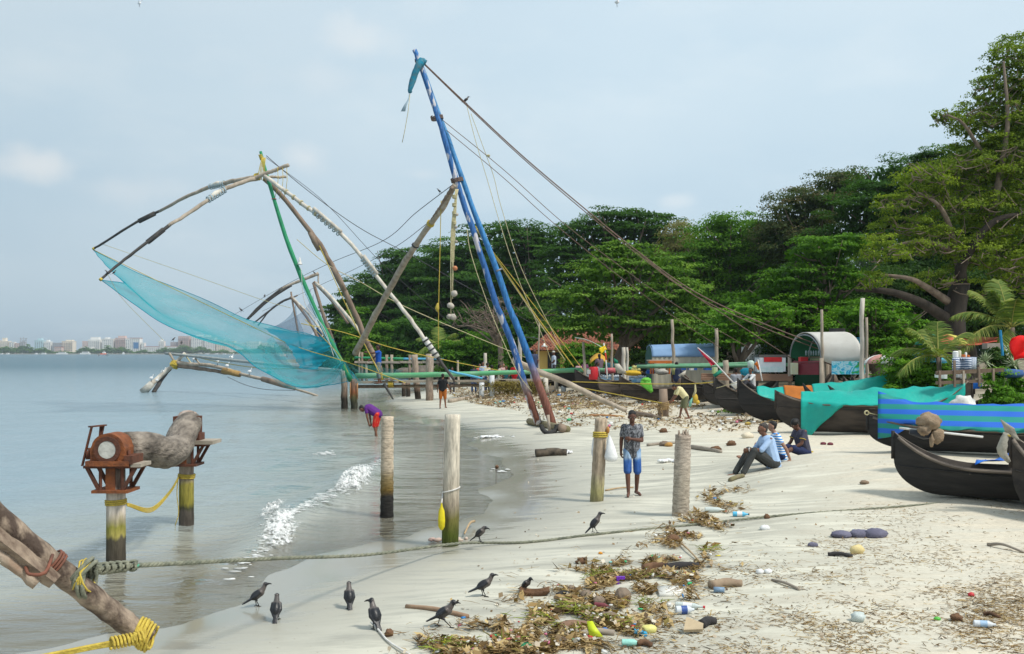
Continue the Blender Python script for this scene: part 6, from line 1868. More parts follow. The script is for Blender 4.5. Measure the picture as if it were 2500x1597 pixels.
 for k in range(70):
  th=R.uniform(0,2*PI)
  p=g+Vector((math.cos(th)*.2,math.sin(th)*.2-.05,R.uniform(.1,.5)))
  mb.tube([p,p+Vector((math.cos(th)*R.uniform(.05,.3),R.uniform(-.2,.05),R.uniform(-.25,.25)))],.009,4,cap=False)
 solo(mb,'rope',mat('coir_rope',(.40,.28,.14),(.26,.18,.09),8,.95),'frayed coir rope wound on the short mooring post','rope',g)
 # red flag on slanting pole, yellow flag, orange flag, small green flag
 def flag(label,pole_pts,r,cloth,m,mp='white_flag_pole',bands=None):
  root=thing('flag',label,'flag',P(*pole_pts[0]))
  MB().tube([P(*q)for q in pole_pts],r,6).build('pole',mat(mp,(.74,.72,.70),None,5,.5),root,root.location)
  if bands:
   MB().tube([P(*bands[0]),P(*bands[1])],r*1.1,6).build('band',mat('flag_red',(.55,.04,.03)),root,root.location)
  rows=[]
  for i in range(7):
   u=i/6
   a=Vector(P(*cloth[0])).lerp(P(*cloth[1]),u);b=Vector(P(*cloth[3])).lerp(P(*cloth[2]),u)
   rows.append([a.lerp(b,v/5)+Vector((0,.06*math.sin(v*1.4+i*.8),.02*math.sin(v*2.2+i)))for v in range(6)])
  MB().slab(rows,.008).build('cloth',m,root,root.location)
  return root
 flag('red flag furled along a white pole slanting up from a black prow',[(1793,937,40),(1738,878,40.5),(1703,849,40.8)],.028,[(1704,851,40.7),(1748,890,40.4),(1736,893,40.4),(1713,862,40.7)],mat('flag_crimson',(.58,.03,.07),(.45,.02,.05),6,.7))
 f=flag('bright yellow flag blown out on a red and white pole',[(1483,925,47),(1478,862,47.5),(1474,838,47.6)],.035,[(1462,852,47.4),(1476,843,47.5),(1481,852,47.5),(1468,865,47.4)],mat('flag_yellow',(.80,.58,.01),(.68,.48,.01),6,.6),bands=((1478,862,47.5),(1480,878,47.3)))
 flag('small orange flag on a white stick at the covered canoe',[(1861,930,39),(1850,878,39.3)],.026,[(1850,880,39.3),(1855,905,39.2),(1848,900,39.2),(1842,888,39.2)],mat('flag_orange',(.72,.20,.03),None,6,.7))
 # stern board with green tip, slatted boat parts
 solo(MB().slab([[P(1498,874,49),P(1508,880,49)],[P(1501,888,49),P(1510,888,49)]],.04),'board',mat('dark_green_board',(.01,.22,.13)),'dark green pointed board on the pale boat stern','board',P(1500,888,49))
 solo(MB().slab([[P(1500,888,49),P(1512,888,49)],[P(1508,912,49),P(1530,912,49)]],.05),'board',mat('pale_board',(.58,.54,.46)),'pale slanting stern board under the dark green tip','board',P(1508,912,49))

# ---- buildings and stalls
def build_stalls():
 Y=80
 base=P(1470,905,Y);base.z=H(base.x,Y)
 root=thing('house','low yellow walled house with red tiled roof half hidden by the pale green tree','house',base)
 YW=mat('yellow_wall',(.62,.44,.14),(.52,.36,.12),.6,.9)
 x0,x1=P(1310,0,Y).x,P(1700,0,Y).x
 zt=zz(852,Y)
 MB().box(((x0+x1)/2,Y+4,(base.z+zt)/2),(x1-x0,8,zt-base.z)).build('wall',YW,root,base,False)
 TILE=[mat('roof_tile_%s'%n,c,None,3,.9,.3,12)for n,c in(('red',(.25,.085,.048)),('rust',(.31,.12,.068)),('dark',(.18,.066,.044)))]
 rz=zz(790,Y)
 rows=15
 mbs=[MB(),MB(),MB()]
 rr=random.Random(8)
 for i in range(rows):
  u0,u1=i/rows,(i+1.25)/rows
  ya,yb=Y-.7+4.7*u0,Y-.7+4.7*u1
  za,zb=zt-.15+(rz-zt)*u0,zt-.15+(rz-zt)*u1
  xa,xb=x0-.6+2.4*u0,x1+.6-2.4*u0
  nn=52
  for k in range(nn):
   a=xa+(xb-xa)*k/nn;b=xa+(xb-xa)*(k+.92)/nn
   lift=.05+rr.uniform(0,.03)
   m3=mbs[rr.choice((0,0,1,1,2))]
   m3.add([(a,ya,za+lift),(b,ya,za+lift),(b,yb,zb+lift-.03),(a,yb,zb+lift-.03),((a+b)/2,ya,za+lift+.05),((a+b)/2,yb,zb+lift+.02)],[(0,4,5,3),(4,1,2,5),(0,1,4)])
 for m3,tm in zip(mbs,TILE):
  m3.build('roof_tiles',tm,root,base,False)['kind']='stuff'
 MB().add([(x0-.5,Y-.6,zt-.15),(x1+.5,Y-.6,zt-.15),(x1-2,Y+4,rz-.05),(x0+2,Y+4,rz-.05),(x0-.5,Y+8.6,zt-.15),(x1+.5,Y+8.6,zt-.15)],[(0,1,2,3),(3,2,5,4),(0,3,4),(1,5,2)]).build('roof',TILE[2],root,base,False)
 for px in(1352,1395,1600,1650):
  c=P(px,880,Y-.03)
  MB().box(c,(1.0,.12,1.3)).build('window',mat('dark_opening',(.03,.028,.025),None,3,.4),root,base,False)
 lp=P(1329,838,61)
 o=thing('lamp','white street lamp shade on the tall pale pole before the yellow house','lamp',lp)
 MB().tube([lp,lp+Vector((0,0,-.1)),lp+Vector((0,0,-.22))],[.04,.08,.24],10).build('lamp_shade',C_WHITE,o,lp)
 MB().tube([lp+Vector((-1.5,.3,.4)),lp+Vector((-.7,.2,.35)),lp+Vector((0,0,.15))],.025,5).build('bracket',ROPE_K,o,lp)
 # awning: small pale green sheet
 rows=[[P(1403+66*u+6*v,823+25*u-5*math.sin(u*3)+3*v,56.5+1.2*v)for v in(0,.5,1)]for u in[q/10 for q in range(11)]]
 solo(MB().slab(rows,.02),'awning',cloth_stripes('green_white_stripe',((.62,.72,.66),(.22,.50,.40)),.6,'Y',.6),'small pale green striped awning on a grey pole','awning',Vector(rows[0][0]))
 solo(MB().slab([[P(1440+42*u,888-14*math.sin(PI*u)-12*v,60+v)for v in(0,1)]for u in[q/8 for q in range(9)]],.03),'awning',mat('amber_sheet',(.66,.36,.04),None,3,.7),'amber sheet over a stall before the yellow house','awning',P(1460,885,60))
 # shed with blue top
 Y=53
 base=P(1668,905,Y);base.z=H(base.x,Y)
 root=thing('shed','long shed wrapped in beige tarpaulin with blue top sheet','shed',base)
 bx0,bx1=P(1592,0,Y).x,P(1752,0,Y).x
 ze,zp=zz(866,Y),zz(838,Y)
 def prof(v):
  pts=[(Y,base.z),(Y+.05,ze),(Y+.35,zp-.22),(Y+1.1,zp),(Y+2.2,zp-.1),(Y+3.0,ze),(Y+3.1,base.z)]
  f=v*(len(pts)-1);k=min(int(f),len(pts)-2);t=f-k
  return pts[k][0]+(pts[k+1][0]-pts[k][0])*t,pts[k][1]+(pts[k+1][1]-pts[k][1])*t
 def shell(v0,v1,n,nu,off,amp):
  rows=[]
  for i in range(nu+1):
   u=i/nu
   x=bx0+(bx1-bx0)*u
   row=[]
   for j in range(n+1):
    y,z=prof(v0+(v1-v0)*j/n)
    row.append(Vector((x,y-off+amp*math.sin(i*1.9)*(1-j/n)+amp*.6*math.sin(i*4.1+j),z+off*.6-.10*(1-u)*(z>ze))))
   rows.append(row)
  return rows
 MB().slab(shell(0,.2,8,40,0,.05),.02).build('side_tarpaulin',mat('beige_tarp',(.44,.41,.33),(.36,.335,.27),1.2,.85,.5,6,(3,1,.4)),root,base)
 MB().slab(shell(.155,.72,16,24,.04,.008),.02).build('top_tarpaulin',mat('blue_top',(.20,.32,.50),(.16,.27,.44),1.5,.75),root,base)
 for x in(bx0+.05,bx1-.05):
  MB().add([(x,*prof(v/12))for v in range(13)],[tuple(range(13))]).build('end_tarpaulin',mat('green_dark_tarp',(.02,.10,.09)),root,base,False)
  # orange table
 root=thing('table','grey topped table on orange legs beside the beige shed','table',P(1612,912,49.5))
 MB().box(P(1611,880,49.8),(1.25,.8,.06)).build('tabletop',PLANK,root,root.location,False)
 OR=mat('orange_paint',(.62,.16,.03),None,5,.5)
 MB().box(P(1611,884,49.6),(1.1,.7,.12)).build('apron',OR,root,root.location,False)
 for x,dy in((1589,-.3),(1595,.3),(1628,-.3),(1634,.3)):
  MB().bar(P(x,884,49.7+dy),P(x,913,49.7+dy),.07,.07).build('leg',OR,root,root.location,False)
 MB().bar(P(1597,890,49.4),P(1612,902,49.4),.05,.05).build('brace',OR,root,root.location,False)
 # green rails across the boats
 for a,b,Yr,lab in(((1555,895),(1945,890),48.5,'lower green pole lying level across the stalls behind the canoes'),((1580,893),(1905,885),49.2,'upper green pole lying level across the stalls behind the canoes')):
  solo(MB().tube(spline([P(*a,Yr),P((a[0]+b[0])/2,(a[1]+b[1])/2+1.5,Yr),P(*b,Yr)],9),.09,8),'rail',mat('green_rail',(.09,.26,.14),(.16,.32,.20),3),lab,'rail',P(*a,Yr))
 solo(MB().tube(spline([P(1395,905,58),P(1480,903,57),P(1560,900,56)],9),.11,8),'rail',GREEN_L,'green pole running on behind the left canoes','rail',P(1395,905,58))
 # goods around the boats
 def box(px,py,w,h,Yb,m,name,label,cat,d=.5,rz=0.0):
  s=Yb/FPX
  c=P(px,py,Yb)
  return solo(MB().box(c,(w*s,d,h*s),rz),name,m,label,cat,c-Vector((0,0,h*s/2)),smooth=False)
 c=P(1449,912,51.5)
 ob=thing('barrel','red plastic barrel standing in a left canoe','barrel',c)
 MB().tube([c+Vector((0,0,-.32)),c+Vector((0,0,-.28)),c+Vector((0,0,.0)),c+Vector((0,0,.28)),c+Vector((0,0,.32))],[.22,.24,.25,.24,.22],16).build('body',mat('red_plastic',(.58,.03,.04),(.48,.03,.04),4,.4),ob,c,angle=40)
 MB().tube([c+Vector((0,0,.325)),c+Vector((0,0,.35))],[.20,.19],16).build('lid',mat('red_plastic',(.58,.03,.04)),ob,c,angle=40)
 box(1437,908,8,10,51,mat('grey_bin',(.50,.50,.50)),'box','pale grey box left of the red barrel','box')
 c=P(1490,905,52)
 solo(MB().tube([c+Vector((-.25,0,0)),c+Vector((.25,.1,0))],[.15,.15],12),'barrel',mat('faded_red',(.52,.12,.14),None,4,.5),'faded red drum lying right of the flag pole','barrel',c)
 for k in range(5):
  c=P(1545+7*(k%3)+3*(k>2),903-6*(k>2),50)
  solo(MB().ell(c,(.11,.1,.10),9,7),'float',mat('lime_float',(.52,.50,.20),(.42,.38,.14),5,.6),('yellowish float beside the black net basket, '+('leftmost below','middle one below','rightmost below','left one on top','right one on top')[k]),'float',c,'yellowish floats piled in a canoe')
 solo(MB().ell(P(1545,911,49.5),(.45,.3,.14),12,7,jit=.15),'net_heap',mat('amber_net',(.62,.40,.03),(.46,.30,.03),7,.9),'heap of amber netting in the long canoe','net',P(1545,915,49.5))
 box(1564,897,26,18,50.5,mat('black_net_basket',(.02,.02,.024),None,8),'basket','black net basket between floats and table','basket')
 box(1588,908,20,8,50.3,BLUE_T,'crate','blue crate under the orange table','crate')
 solo(MB().ell(P(1615,908,49.2),(.34,.3,.16),12,7,jit=.18),'sack',mat('grey_sack',(.48,.46,.42),(.34,.32,.29),6,.9,.6),'pale sack heap under the orange table','sack',P(1615,915,49.2))
 c=P(1645,905,49)
 solo(MB().tube([c+Vector((0,0,-.2)),c+Vector((0,0,.15)),c+Vector((0,0,.2))],[.10,.10,.06],12),'can',mat('lime_can',(.50,.52,.22),None,5,.5),'yellowish can at the foot of the tall crooked pole','can',c)
 for k,(px,w)in enumerate(((1665,16),(1690,20),(1728,18))):
  box(px,899,w,9,51.5,mat('deep_blue_drum',(.03,.12,.42),None,4,.5),'drum',('left blue drum below the beige tarpaulin','middle blue drum below the beige tarpaulin','right blue drum below the beige tarpaulin')[k],'drum')
 box(1688,899,8,10,50.8,C_WHITE,'jerrycan','white jerrycan before the middle blue drum','can')
 box(1745,905,9,16,45,mat('lime_jug',(.35,.58,.12),(.60,.62,.50),6,.5),'jug','lime and white jug on the prow cluster','jug')
 solo(MB().slab([[P(1740,915,44.5),P(1758,902,44.5)],[P(1744,921,44.3),P(1763,907,44.3)]],.05),'rag',mat('dark_green_board',(.01,.22,.13)),'dark green cloth roll on the prow cluster','cloth',P(1744,918,44.4))
 solo(MB().slab([[P(1656,916,46),P(1675,904,46)],[P(1662,922,46),P(1673,915,46)]],.04),'board',mat('pale_board',(.58,.54,.46)),'pale pointed board behind the stooping man','board',P(1662,920,46))
 solo(MB().slab([[P(1782,938,39.6),P(1800,930,39.4)],[P(1796,950,39.5),P(1804,942,39.4)]],.06),'foam_block',C_WHITE,'white foam piece at the foot of the red flag pole','foam',P(1796,945,39.5))
 # long timber platform
 for k,(py,Yp)in enumerate(((916,44.6),(921,44.2),(926,43.8))):
  solo(MB().bar(P(1712,py-1,Yp+1),P(1935,py+1,Yp),.34,.12),'plank',mat('reddish_plank',(.34,.20,.13),(.24,.14,.09),2,.85,.4,14,(.3,1,1)),('topmost long reddish plank behind the seated men','middle long reddish plank behind the seated men','lowest long reddish plank behind the seated men')[k],'plank',P(1712,py,Yp),smooth=False)
 c=P(1833,893,45)
 solo(MB().tube([c+Vector((0,0,-.25)),c+Vector((0,0,.18)),c+Vector((0,0,.24))],[.15,.15,.08],12),'bucket',mat('pale_green_pail',(.55,.68,.60),None,5,.5),'pale green pail behind the man in vest','bucket',c)
 solo(MB().ell(P(1822,908,44.5),(.3,.2,.17),10,7,jit=.2),'net_heap',NET_D,'teal net heap beside the man in vest','net',P(1822,914,44.5))
 # red and white stall boat
 Y=47
 base=P(1882,915,Y)
 root=thing('stall','white and pale blue stall counter with a red top panel','stall',base)
 MB().box(P(1880,890,Y),(1.25,.9,.66)).build('body',mat('pale_panel',(.58,.62,.66),(.50,.55,.60),2,.7),root,base,False)
 MB().box(P(1887,878,Y-.46),(.85,.02,.22)).build('panel',mat('stall_red',(.60,.03,.035),None,3,.5),root,base,False)
 MB().box(P(1880,902,Y-.46),(1.23,.02,.26)).build('panel',mat('pale_aqua',(.42,.58,.62),(.58,.66,.68),6,.7),root,base,False)
 MB().slab([[P(1853,872,Y),P(1853,866,Y+2)],[P(1915,872,Y),P(1930,866,Y+2)]],.05).build('roof',mat('dark_sheet',(.05,.04,.035)),root,base,False)
 # white building behind
 base=P(1890,880,62)
 root=thing('building','white panelled building seen behind the trees left of the barrel roof','building',base)
 x0,x1=P(1826,0,62).x,P(1945,0,62).x
 MB().box(((x0+x1)/2,63.5,(1+zz(840,62))/2),(x1-x0,3,zz(840,62)-1)).build('wall',mat('white_panel',(.66,.68,.70),(.58,.60,.63),1,.6),root,base,False)
 for px in(1870,1902,1915):
  MB().box(P(px,862,61.9),(.12,.1,1.3)).build('frame',mat('blue_frame',(.04,.22,.50)),root,base,False)
  # barrel roofed stall
 FL,NL,NR=P(1928,872,44.5),P(2006,880,41),P(2107,880,40.2)
 FR=FL+(NR-NL)
 base=Vector(((NL.x+FR.x)/2,42.5,H((NL.x+FR.x)/2,42.5)))
 root=thing('stall','drink stall under a pale barrel roof with open arched end','stall',base)
 def arch(A,B,h,n=18,dr=0.0):
  c=(A+B)/2;hv=(B-A)/2
  return[c+hv*(-math.cos(PI*k/n))*(1+dr)+Vector((0,0,(h+dr)*math.sin(PI*k/n)**.9))for k in range(n+1)]
 hh=1.12
 rows=[]
 for i in range(15):
  u=i/14
  a=arch(FL.lerp(FR,u),NL.lerp(NR,u),hh)
  a[-1].z-=.22*math.sin(PI*u);a[-2].z-=.10*math.sin(PI*u)
  rows.append(a)
 o=MB().slab(rows,.03)
 o.build('roof',mat('pale_roof_sheet',(.56,.54,.50),(.46,.44,.40),.9,.7,.3,3),root,base)
 rows2=[[p+Vector((0,0,-.05))-((p-(arch(FL.lerp(FR,i/14),NL.lerp(NR,i/14),0)[9]))*.03)for p in r]for i,r in enumerate(rows)]
 MB().grid([r[:10]for r in rows2]).build('lining',mat('green_lining',(.01,.11,.05),None,2),root,base)
 MB().grid([r[9:]for r in rows2]).build('lining',mat('brown_lining',(.14,.07,.055),None,2),root,base)
 for k in(0,7):
  MB().tube(rows2[k],.03,6).build('hoop',mat('steel_hoop',(.30,.33,.36),None,4,.4),root,base)
 for q in(FL,NL,NR,FR):
  g=Vector((q.x,q.y,H(q.x,q.y)-.2))
  MB().tube([g,q+Vector((0,0,.1))],.09,8).build('post',WOOD,root,base)
  # painted board, counter, back wall, boxes
 m,nt,b_=new_mat('painted_board')
 tc=nt.nodes.new('ShaderNodeTexCoord');n1=nt.nodes.new('ShaderNodeTexNoise');n1.inputs['Scale'].default_value=2.6;n1.inputs['Detail'].default_value=3
 n1.inputs['Distortion'].default_value=1.4
 nt.links.new(tc.outputs['Object'],n1.inputs['Vector'])
 cr=nt.nodes.new('ShaderNodeValToRGB');cr.color_ramp.interpolation='EASE'
 el=cr.color_ramp.elements
 el[0].position=.32;el[0].color=(.01,.20,.62,1);el[1].position=.68;el[1].color=(.03,.42,.06,1)
 for p,c in((.42,(.05,.55,.78)),(.5,(.55,.80,.88)),(.58,(.06,.58,.74))):
  e_=el.new(p);e_.color=rgb(c)
 nt.links.new(n1.outputs['Fac'],cr.inputs['Fac']);nt.links.new(cr.outputs['Color'],b_.inputs['Base Color'])
 a0,a1=P(2031,914,40.7),P(2112,914,40.0)
 t0,t1=P(2031,882,40.7),P(2112,882,40.0)
 MB().slab([[a0,a1],[t0,t1]],.04).build('painted_board',m,root,base,False)
 emb=P(2098,888,40.05)
 MB().grid([[emb+Vector((math.cos(t)*r_,-.05,math.sin(t)*r_*1.1))for r_ in(.07,.055)]for t in[2*PI*k/16 for k in range(17)]]).build('painted_ring',mat('ink',(.02,.05,.10)),root,base,False)
 MB().slab([[P(1935,915,43),P(2000,915,41.6)],[P(1937,888,43),P(2000,886,41.6)]],.05).build('counter',mat('maroon_panel',(.20,.03,.045),(.16,.025,.035),2,.5),root,base,False)
 MB().slab([[P(1935,886,43.2),P(2001,885,41.4)],[P(1940,884,44),P(2005,883,42.2)]],.05).build('countertop',mat('maroon_top',(.26,.06,.08),None,2,.4),root,base,False)
 gz=base.z
 MB().slab([[Vector((FL.x+.3,44.7,gz)),Vector((FR.x,43.7,gz))],[Vector((FL.x+.3,44.7,gz+2.6)),Vector((FR.x,43.7,gz+2.6))]],.05).build('back_wall',mat('green_wall',(.012,.09,.045),None,2),root,base,False)
 for px,py,w,h,m_,nm in((1961,880,18,16,mat('stall_red',(.60,.03,.035)),'red_cabinet'),(1990,880,20,10,mat('olive_chair',(.26,.30,.18)),'chair_back')):
  MB().box(P(px,py,42.9),(w*42.9/FPX,.35,h*42.9/FPX)).build(nm,m_,root,base,False)
 for k in range(6):
  c=P(1968+6*k,868,43.2)
  MB().tube([c,c+Vector((0,0,.16)),c+Vector((0,0,.22))],[.035,.035,.015],8).build('bottle',mat('clear_bottle',(.40,.52,.56),None,5,.25),root,base)
 MB().box(P(1985,872,43.2),(1.1,.2,.05)).build('shelf',WOOD_B,root,base,False)
 solo(MB().box(P(1939,900,42.6),(.26,.26,.5)),'drum',mat('pale_drum',(.55,.60,.48),(.62,.60,.36),8,.5),'pale green and yellow tin at the left foot of the barrel roofed stall','drum',P(1939,910,42.6),smooth=False)
 solo(MB().tube([P(2044,802,46),P(2044,845,46)],[.36,.36],14),'tank',mat('dark_tank',(.05,.045,.045),(.08,.07,.07),3,.7),'dark square drum standing above the barrel roof','tank',P(2044,845,46),angle=40)
 root=thing('grille','blue wire grille at the right end behind the barrel roof','grille',P(2098,845,43.6))
 BG=mat('blue_wire',(.02,.22,.46))
 for k in range(7):
  MB().bar(P(2086+4*k,824,43.6),P(2086+4*k,850,43.6),.015,.015).build('wire',BG,root,root.location,False)
  MB().bar(P(2084,825+4*k,43.6),P(2112,825+4*k,43.6),.015,.015).build('wire',BG,root,root.location,False)
  # umbrellas
 def umbrella(label,c,r,h,cols,n=8,seg=3,tilt=0.0,pole=True):
  root=thing('umbrella',label,'umbrella',c,0,'umbrellas among the stalls')
  for k in range(n):
   rows=[]
   for i in range(6):
    u=i/5
    rows.append([c+Vector((math.cos(th)*r*math.sin(u*PI/2.1),math.sin(th)*r*math.sin(u*PI/2.1),h*math.cos(u*PI/2.1)**1.0-.03*math.cos((q/seg-.5)*PI)*u+tilt*math.cos(th)*u))for q in range(seg+1)for th in[2*PI*(k+q/seg)/n+.2]])
   MB().slab(rows,.012).build('panel',cols[k%len(cols)],root,c)
  if pole:
   MB().tube([c+Vector((0,0,h)),c+Vector((0,0,-1.9))],.025,6).build('pole',mat('steel_hoop',(.30,.33,.36)),root,c)
  return root
 U=lambda n,c:mat('umbrella_'+n,c,None,4,.7)
 umbrella('rainbow umbrella with green, red and yellow panels before the red canopy',P(2297,842,35),.88,.40,[U('green',(.02,.22,.12)),U('blue',(.03,.10,.30)),U('blue',(.03,.10,.30)),U('green',(.02,.22,.12)),U('green',(.04,.20,.14)),U('coral',(.62,.14,.07)),U('yellow',(.60,.52,.10)),U('coral',(.62,.14,.07))])
 umbrella('pink and white umbrella, left one behind the flowering shrub',P(2160,888,37),.75,.36,[U('pink',(.62,.30,.26)),C_WHITE])
 umbrella('pink and white umbrella, right one behind the flowering shrub',P(2208,886,38),.70,.34,[C_WHITE,U('pink',(.62,.30,.26))])
 cs=cloth_stripes('cyan_stripe',((.06,.42,.58),(.02,.16,.24)),1.6,'Z',.6)
 umbrella('cyan striped umbrella under the small palm, left one',P(2238,884,36.2),.70,.34,[cs])
 umbrella('cyan striped umbrella under the small palm, right one',P(2290,887,36.6),.70,.36,[cs])
 umbrella('grey green umbrella under the red canopy',P(2330,848,38),.5,.28,[U('grey',(.34,.40,.32))])
 rows=[[P(2322+116*u-4*v,828-7*u*(1-.3*u)+2*math.sin(u*9+v*2)+16*v*(1 if u>.1 else .5)+3*math.sin(u*5)*v,36+1.6*(1-v))for v in(0,.35,.7,1)]for u in[q/16 for q in range(17)]]
 solo(MB().slab(rows,.02),'canopy',mat('red_canopy',(.55,.06,.04),(.62,.12,.07),2,.6),'sagging red canopy sheet right of the rainbow umbrella','canopy',Vector(rows[0][0]))
 for px,lab in((2328,'left dark pole under the red canopy'),(2430,'right dark pole under the red canopy')):
  t=P(px,834,36.5)
  solo(MB().tube([Vector((t.x,t.y,H(t.x,t.y))),t],.04,6),'wooden_pole',WOOD_B,lab,'pole',Vector((t.x,t.y,H(t.x,t.y))),'poles among the boats and stalls')
  # table with striped cloth
 c=P(2357,892,32)
 root=thing('table','stall table under a blue and white striped cloth with jars on it','table',c)
 ST=cloth_stripes('navy_white_stripe',((.60,.64,.70),(.045,.09,.20)),4.2,'Z',.8,2.0)
 ST2=cloth_stripes('navy_white_stripe_side',((.60,.64,.70),(.045,.09,.20)),4.2,'X',.8,1.0)
 sw=32/FPX
 rows=[[P(2325+46*u,875+31*v,31.6-.1*math.sin(u*9))for v in(0,.3,.6,1)]for u in[q/12 for q in range(13)]]
 MB().slab(rows,.01).build('cloth',ST,root,c)
 rows=[[P(2371+14*u,875+31*v-2*u,31.6+.5*u-.04*math.sin(u*20))for v in(0,.5,1)]for u in[q/8 for q in range(9)]]
 MB().slab(rows,.01).build('cloth',ST2,root,c)
 MB().slab([[P(2325,875,31.6),P(2330,871,32.4)],[P(2371,875,31.6),P(2385,872,32.1)]],.03).build('tabletop',ST2,root,c,False)
 for k,(px,r_,h_,m_,lab)in enumerate(((2333,.09,.20,C_WHITE,'fat white jar at the left on the striped table'),(2342,.06,.22,mat('cream_jar',(.60,.58,.44)),'cream jar beside the fat white one'),(2352,.07,.08,OR,'orange bowl on the striped table'),(2358,.035,.16,C_WHITE,'thin white bottle behind the orange bowl'),(2363,.06,.07,OR,'small orange dish at the right on the striped table'))):
  q=P(px,872,31.9)
  solo(MB().tube([q,q+Vector((0,0,h_*.85)),q+Vector((0,0,h_))],[r_,r_,r_*.6],10),'jar',m_,lab,'jar',q,angle=40)
 root=thing('fence','low brown timber fence before the stalls on the right','fence',P(2290,930,30.5))
 FW=mat('fence_timber',(.13,.085,.06),(.19,.14,.10),3,.9)
 MB().bar(P(2285,911,30.5),P(2450,903,30.5),.10,.12).build('rail',FW,root,root.location,False)
 MB().bar(P(2285,935,30.5),P(2400,930,30.5),.08,.10).build('rail',FW,root,root.location,False)
 for px,y0 in((2294,905),(2330,880),(2352,905),(2390,896),(2425,900)):
  MB().bar(P(px,y0,30.45),P(px+1,945,30.45),.06,.06).build('post',WOOD_B if px%4 else WOOD,root,root.location,False)
 for px,w,h,m_,lab in((2305,7,13,C_WHITE,'narrow white box behind the low fence'),(2289,6,8,C_WHITE,'small white box at the left end of the low fence'),(2339,11,7,mat('grey_bin',(.50,.50,.50)),'grey box behind the low fence'),(2352,5,13,C_CREAM,'cream jug behind the low fence')):
  box(px,918,w,h,31.3,m_,'box',lab,'box',.25)
 box(2377,942,26,14,31,BLUE_T,'crate','blue crate beside the right pointing prow','crate',.4)
 # variegated plants
 def agave(label,c,r,n,seed):
  rr=random.Random(seed)
  root=thing('spiky_plant',label,'plant',c,0,'variegated plants by the stalls')
  VL=mat('variegated_leaf',(.26,.33,.17),(.42,.45,.30),6,.6)
  for k in range(n):
   az=rr.uniform(0,2*PI);elv=rr.uniform(-.35,1.35)
   d=Vector((math.cos(az)*math.cos(elv),math.sin(az)*math.cos(elv),math.sin(elv)))
   s_=d.cross(Vector((0,0,1))).normalized()*.022
   L_=r*rr.uniform(.75,1.1)
   p1=c+d*L_*.5;p2=c+d*L_+Vector((0,0,-.12*L_))
   MB().add([c-s_,c+s_,p1+s_*1.2,p1-s_*1.2,p2,p1+Vector((0,0,.012))],[(0,1,5),(1,2,5),(3,0,5),(2,4,5),(4,3,5)]).build('leaf',VL,root,c,False)
 agave('spiky variegated plant right of the striped table',P(2405,885,31),.42,46,1)
 agave('second spiky variegated plant below the red cloth',P(2476,893,30),.38,36,2)
 for px,py,Yp,r,lab in((2430,880,33,.5,'dark leafy shrub between the two spiky plants'),):
  tree('shrub',lab,mk(Yp,(px,py,r*FPX/Yp,r*.8*FPX/Yp),(px+20,py+20,r*FPX/Yp*.8,25)),LM_DRK,(px,Yp),.05,7,5,.6,.5,BARK,1,'shrubs at the foot of the trees',cat='shrub')
  # red cloth at the right edge, blue post
 rows=[[P(2470-5*math.sin(v*5)+42*u+8*(v>.4)*0,826+56*v-6*math.sin(u*3)-3*math.sin(v*9),27+.12*math.sin(v*8+u*4))for v in[q/9 for q in range(10)]]for u in[q/8 for q in range(9)]]
 solo(MB().slab(rows,.015),'hanging_cloth',mat('bright_red_cloth',(.75,.008,.006),(.62,.006,.006),3,.8),'bright red cloth hung at the right edge before the palms','cloth',Vector(rows[0][0]))
 t=P(2442,806,32)
 solo(MB().bar(P(2448,868,32),t,.09,.05),'wooden_pole',mat('blue_board',(.02,.25,.50),None,4,.5),'leaning bright blue board before the large palm','pole',P(2448,868,32),smooth=False)
 box(2424,845,40,14,35.5,mat('grey_bench',(.36,.31,.27)),'bench','weathered grey bench board behind the spiky plant','bench',.4)
 solo(MB().ell(P(2470,912,30.8),(.40,.25,.14),12,7,jit=.2),'tarpaulin',mat('navy_tarp',(.05,.12,.32)),'dark blue tarpaulin heap behind the creepers at the right edge','tarpaulin',P(2470,920,30.8))
 # creeping plants on the sand at the right
 rng=np.random.default_rng(21)
 n=7000
 px=rng.uniform(2385,2760,n);Yc=rng.uniform(25.5,36,n)
 keep=(px>2405-(Yc-27)*1.5+rng.normal(0,8,n))&(Yc<34+rng.normal(0,1,n))
 px,Yc=px[keep],Yc[keep]
 x=(px-HX)*Yc/FPX
 C=np.stack([x,Yc,ground_h(x,Yc)+.06+rng.random(len(x))**2*.38*np.clip((px-2395)/60,.2,1)],1)
 V,Fq,T=leaves(C,rng.normal(size=(len(x),3))*.6+np.array([[0,-.3,.9]]),rng.random(len(x)),rng.uniform(.09,.17,len(x)),rng,.8)
 o=link('beach_creeper',np_mesh('beach_creeper',V,Fq,LM_BRT,{'tint':T}));o['kind']='stuff'
 c=GP(1805,1008)
 x=rng.normal(c.x,.55,260);y=rng.normal(c.y,.22,260)
 C=np.stack([x,y,ground_h(x,y)+.03+rng.random(260)*.10],1)
 V,Fq,T=leaves(C,rng.normal(size=(260,3))*.6+np.array([[0,-.2,.9]]),rng.random(260),rng.uniform(.06,.12,260),rng,.8)
 tag(link('creeping_plant',np_mesh('creeping_plant',V-np.array(c),Fq,LM_MID,{'tint':T}),None,c),'green creeping plant on the sand below the dark canoe bows','plant')
build_boats()
build_stalls()

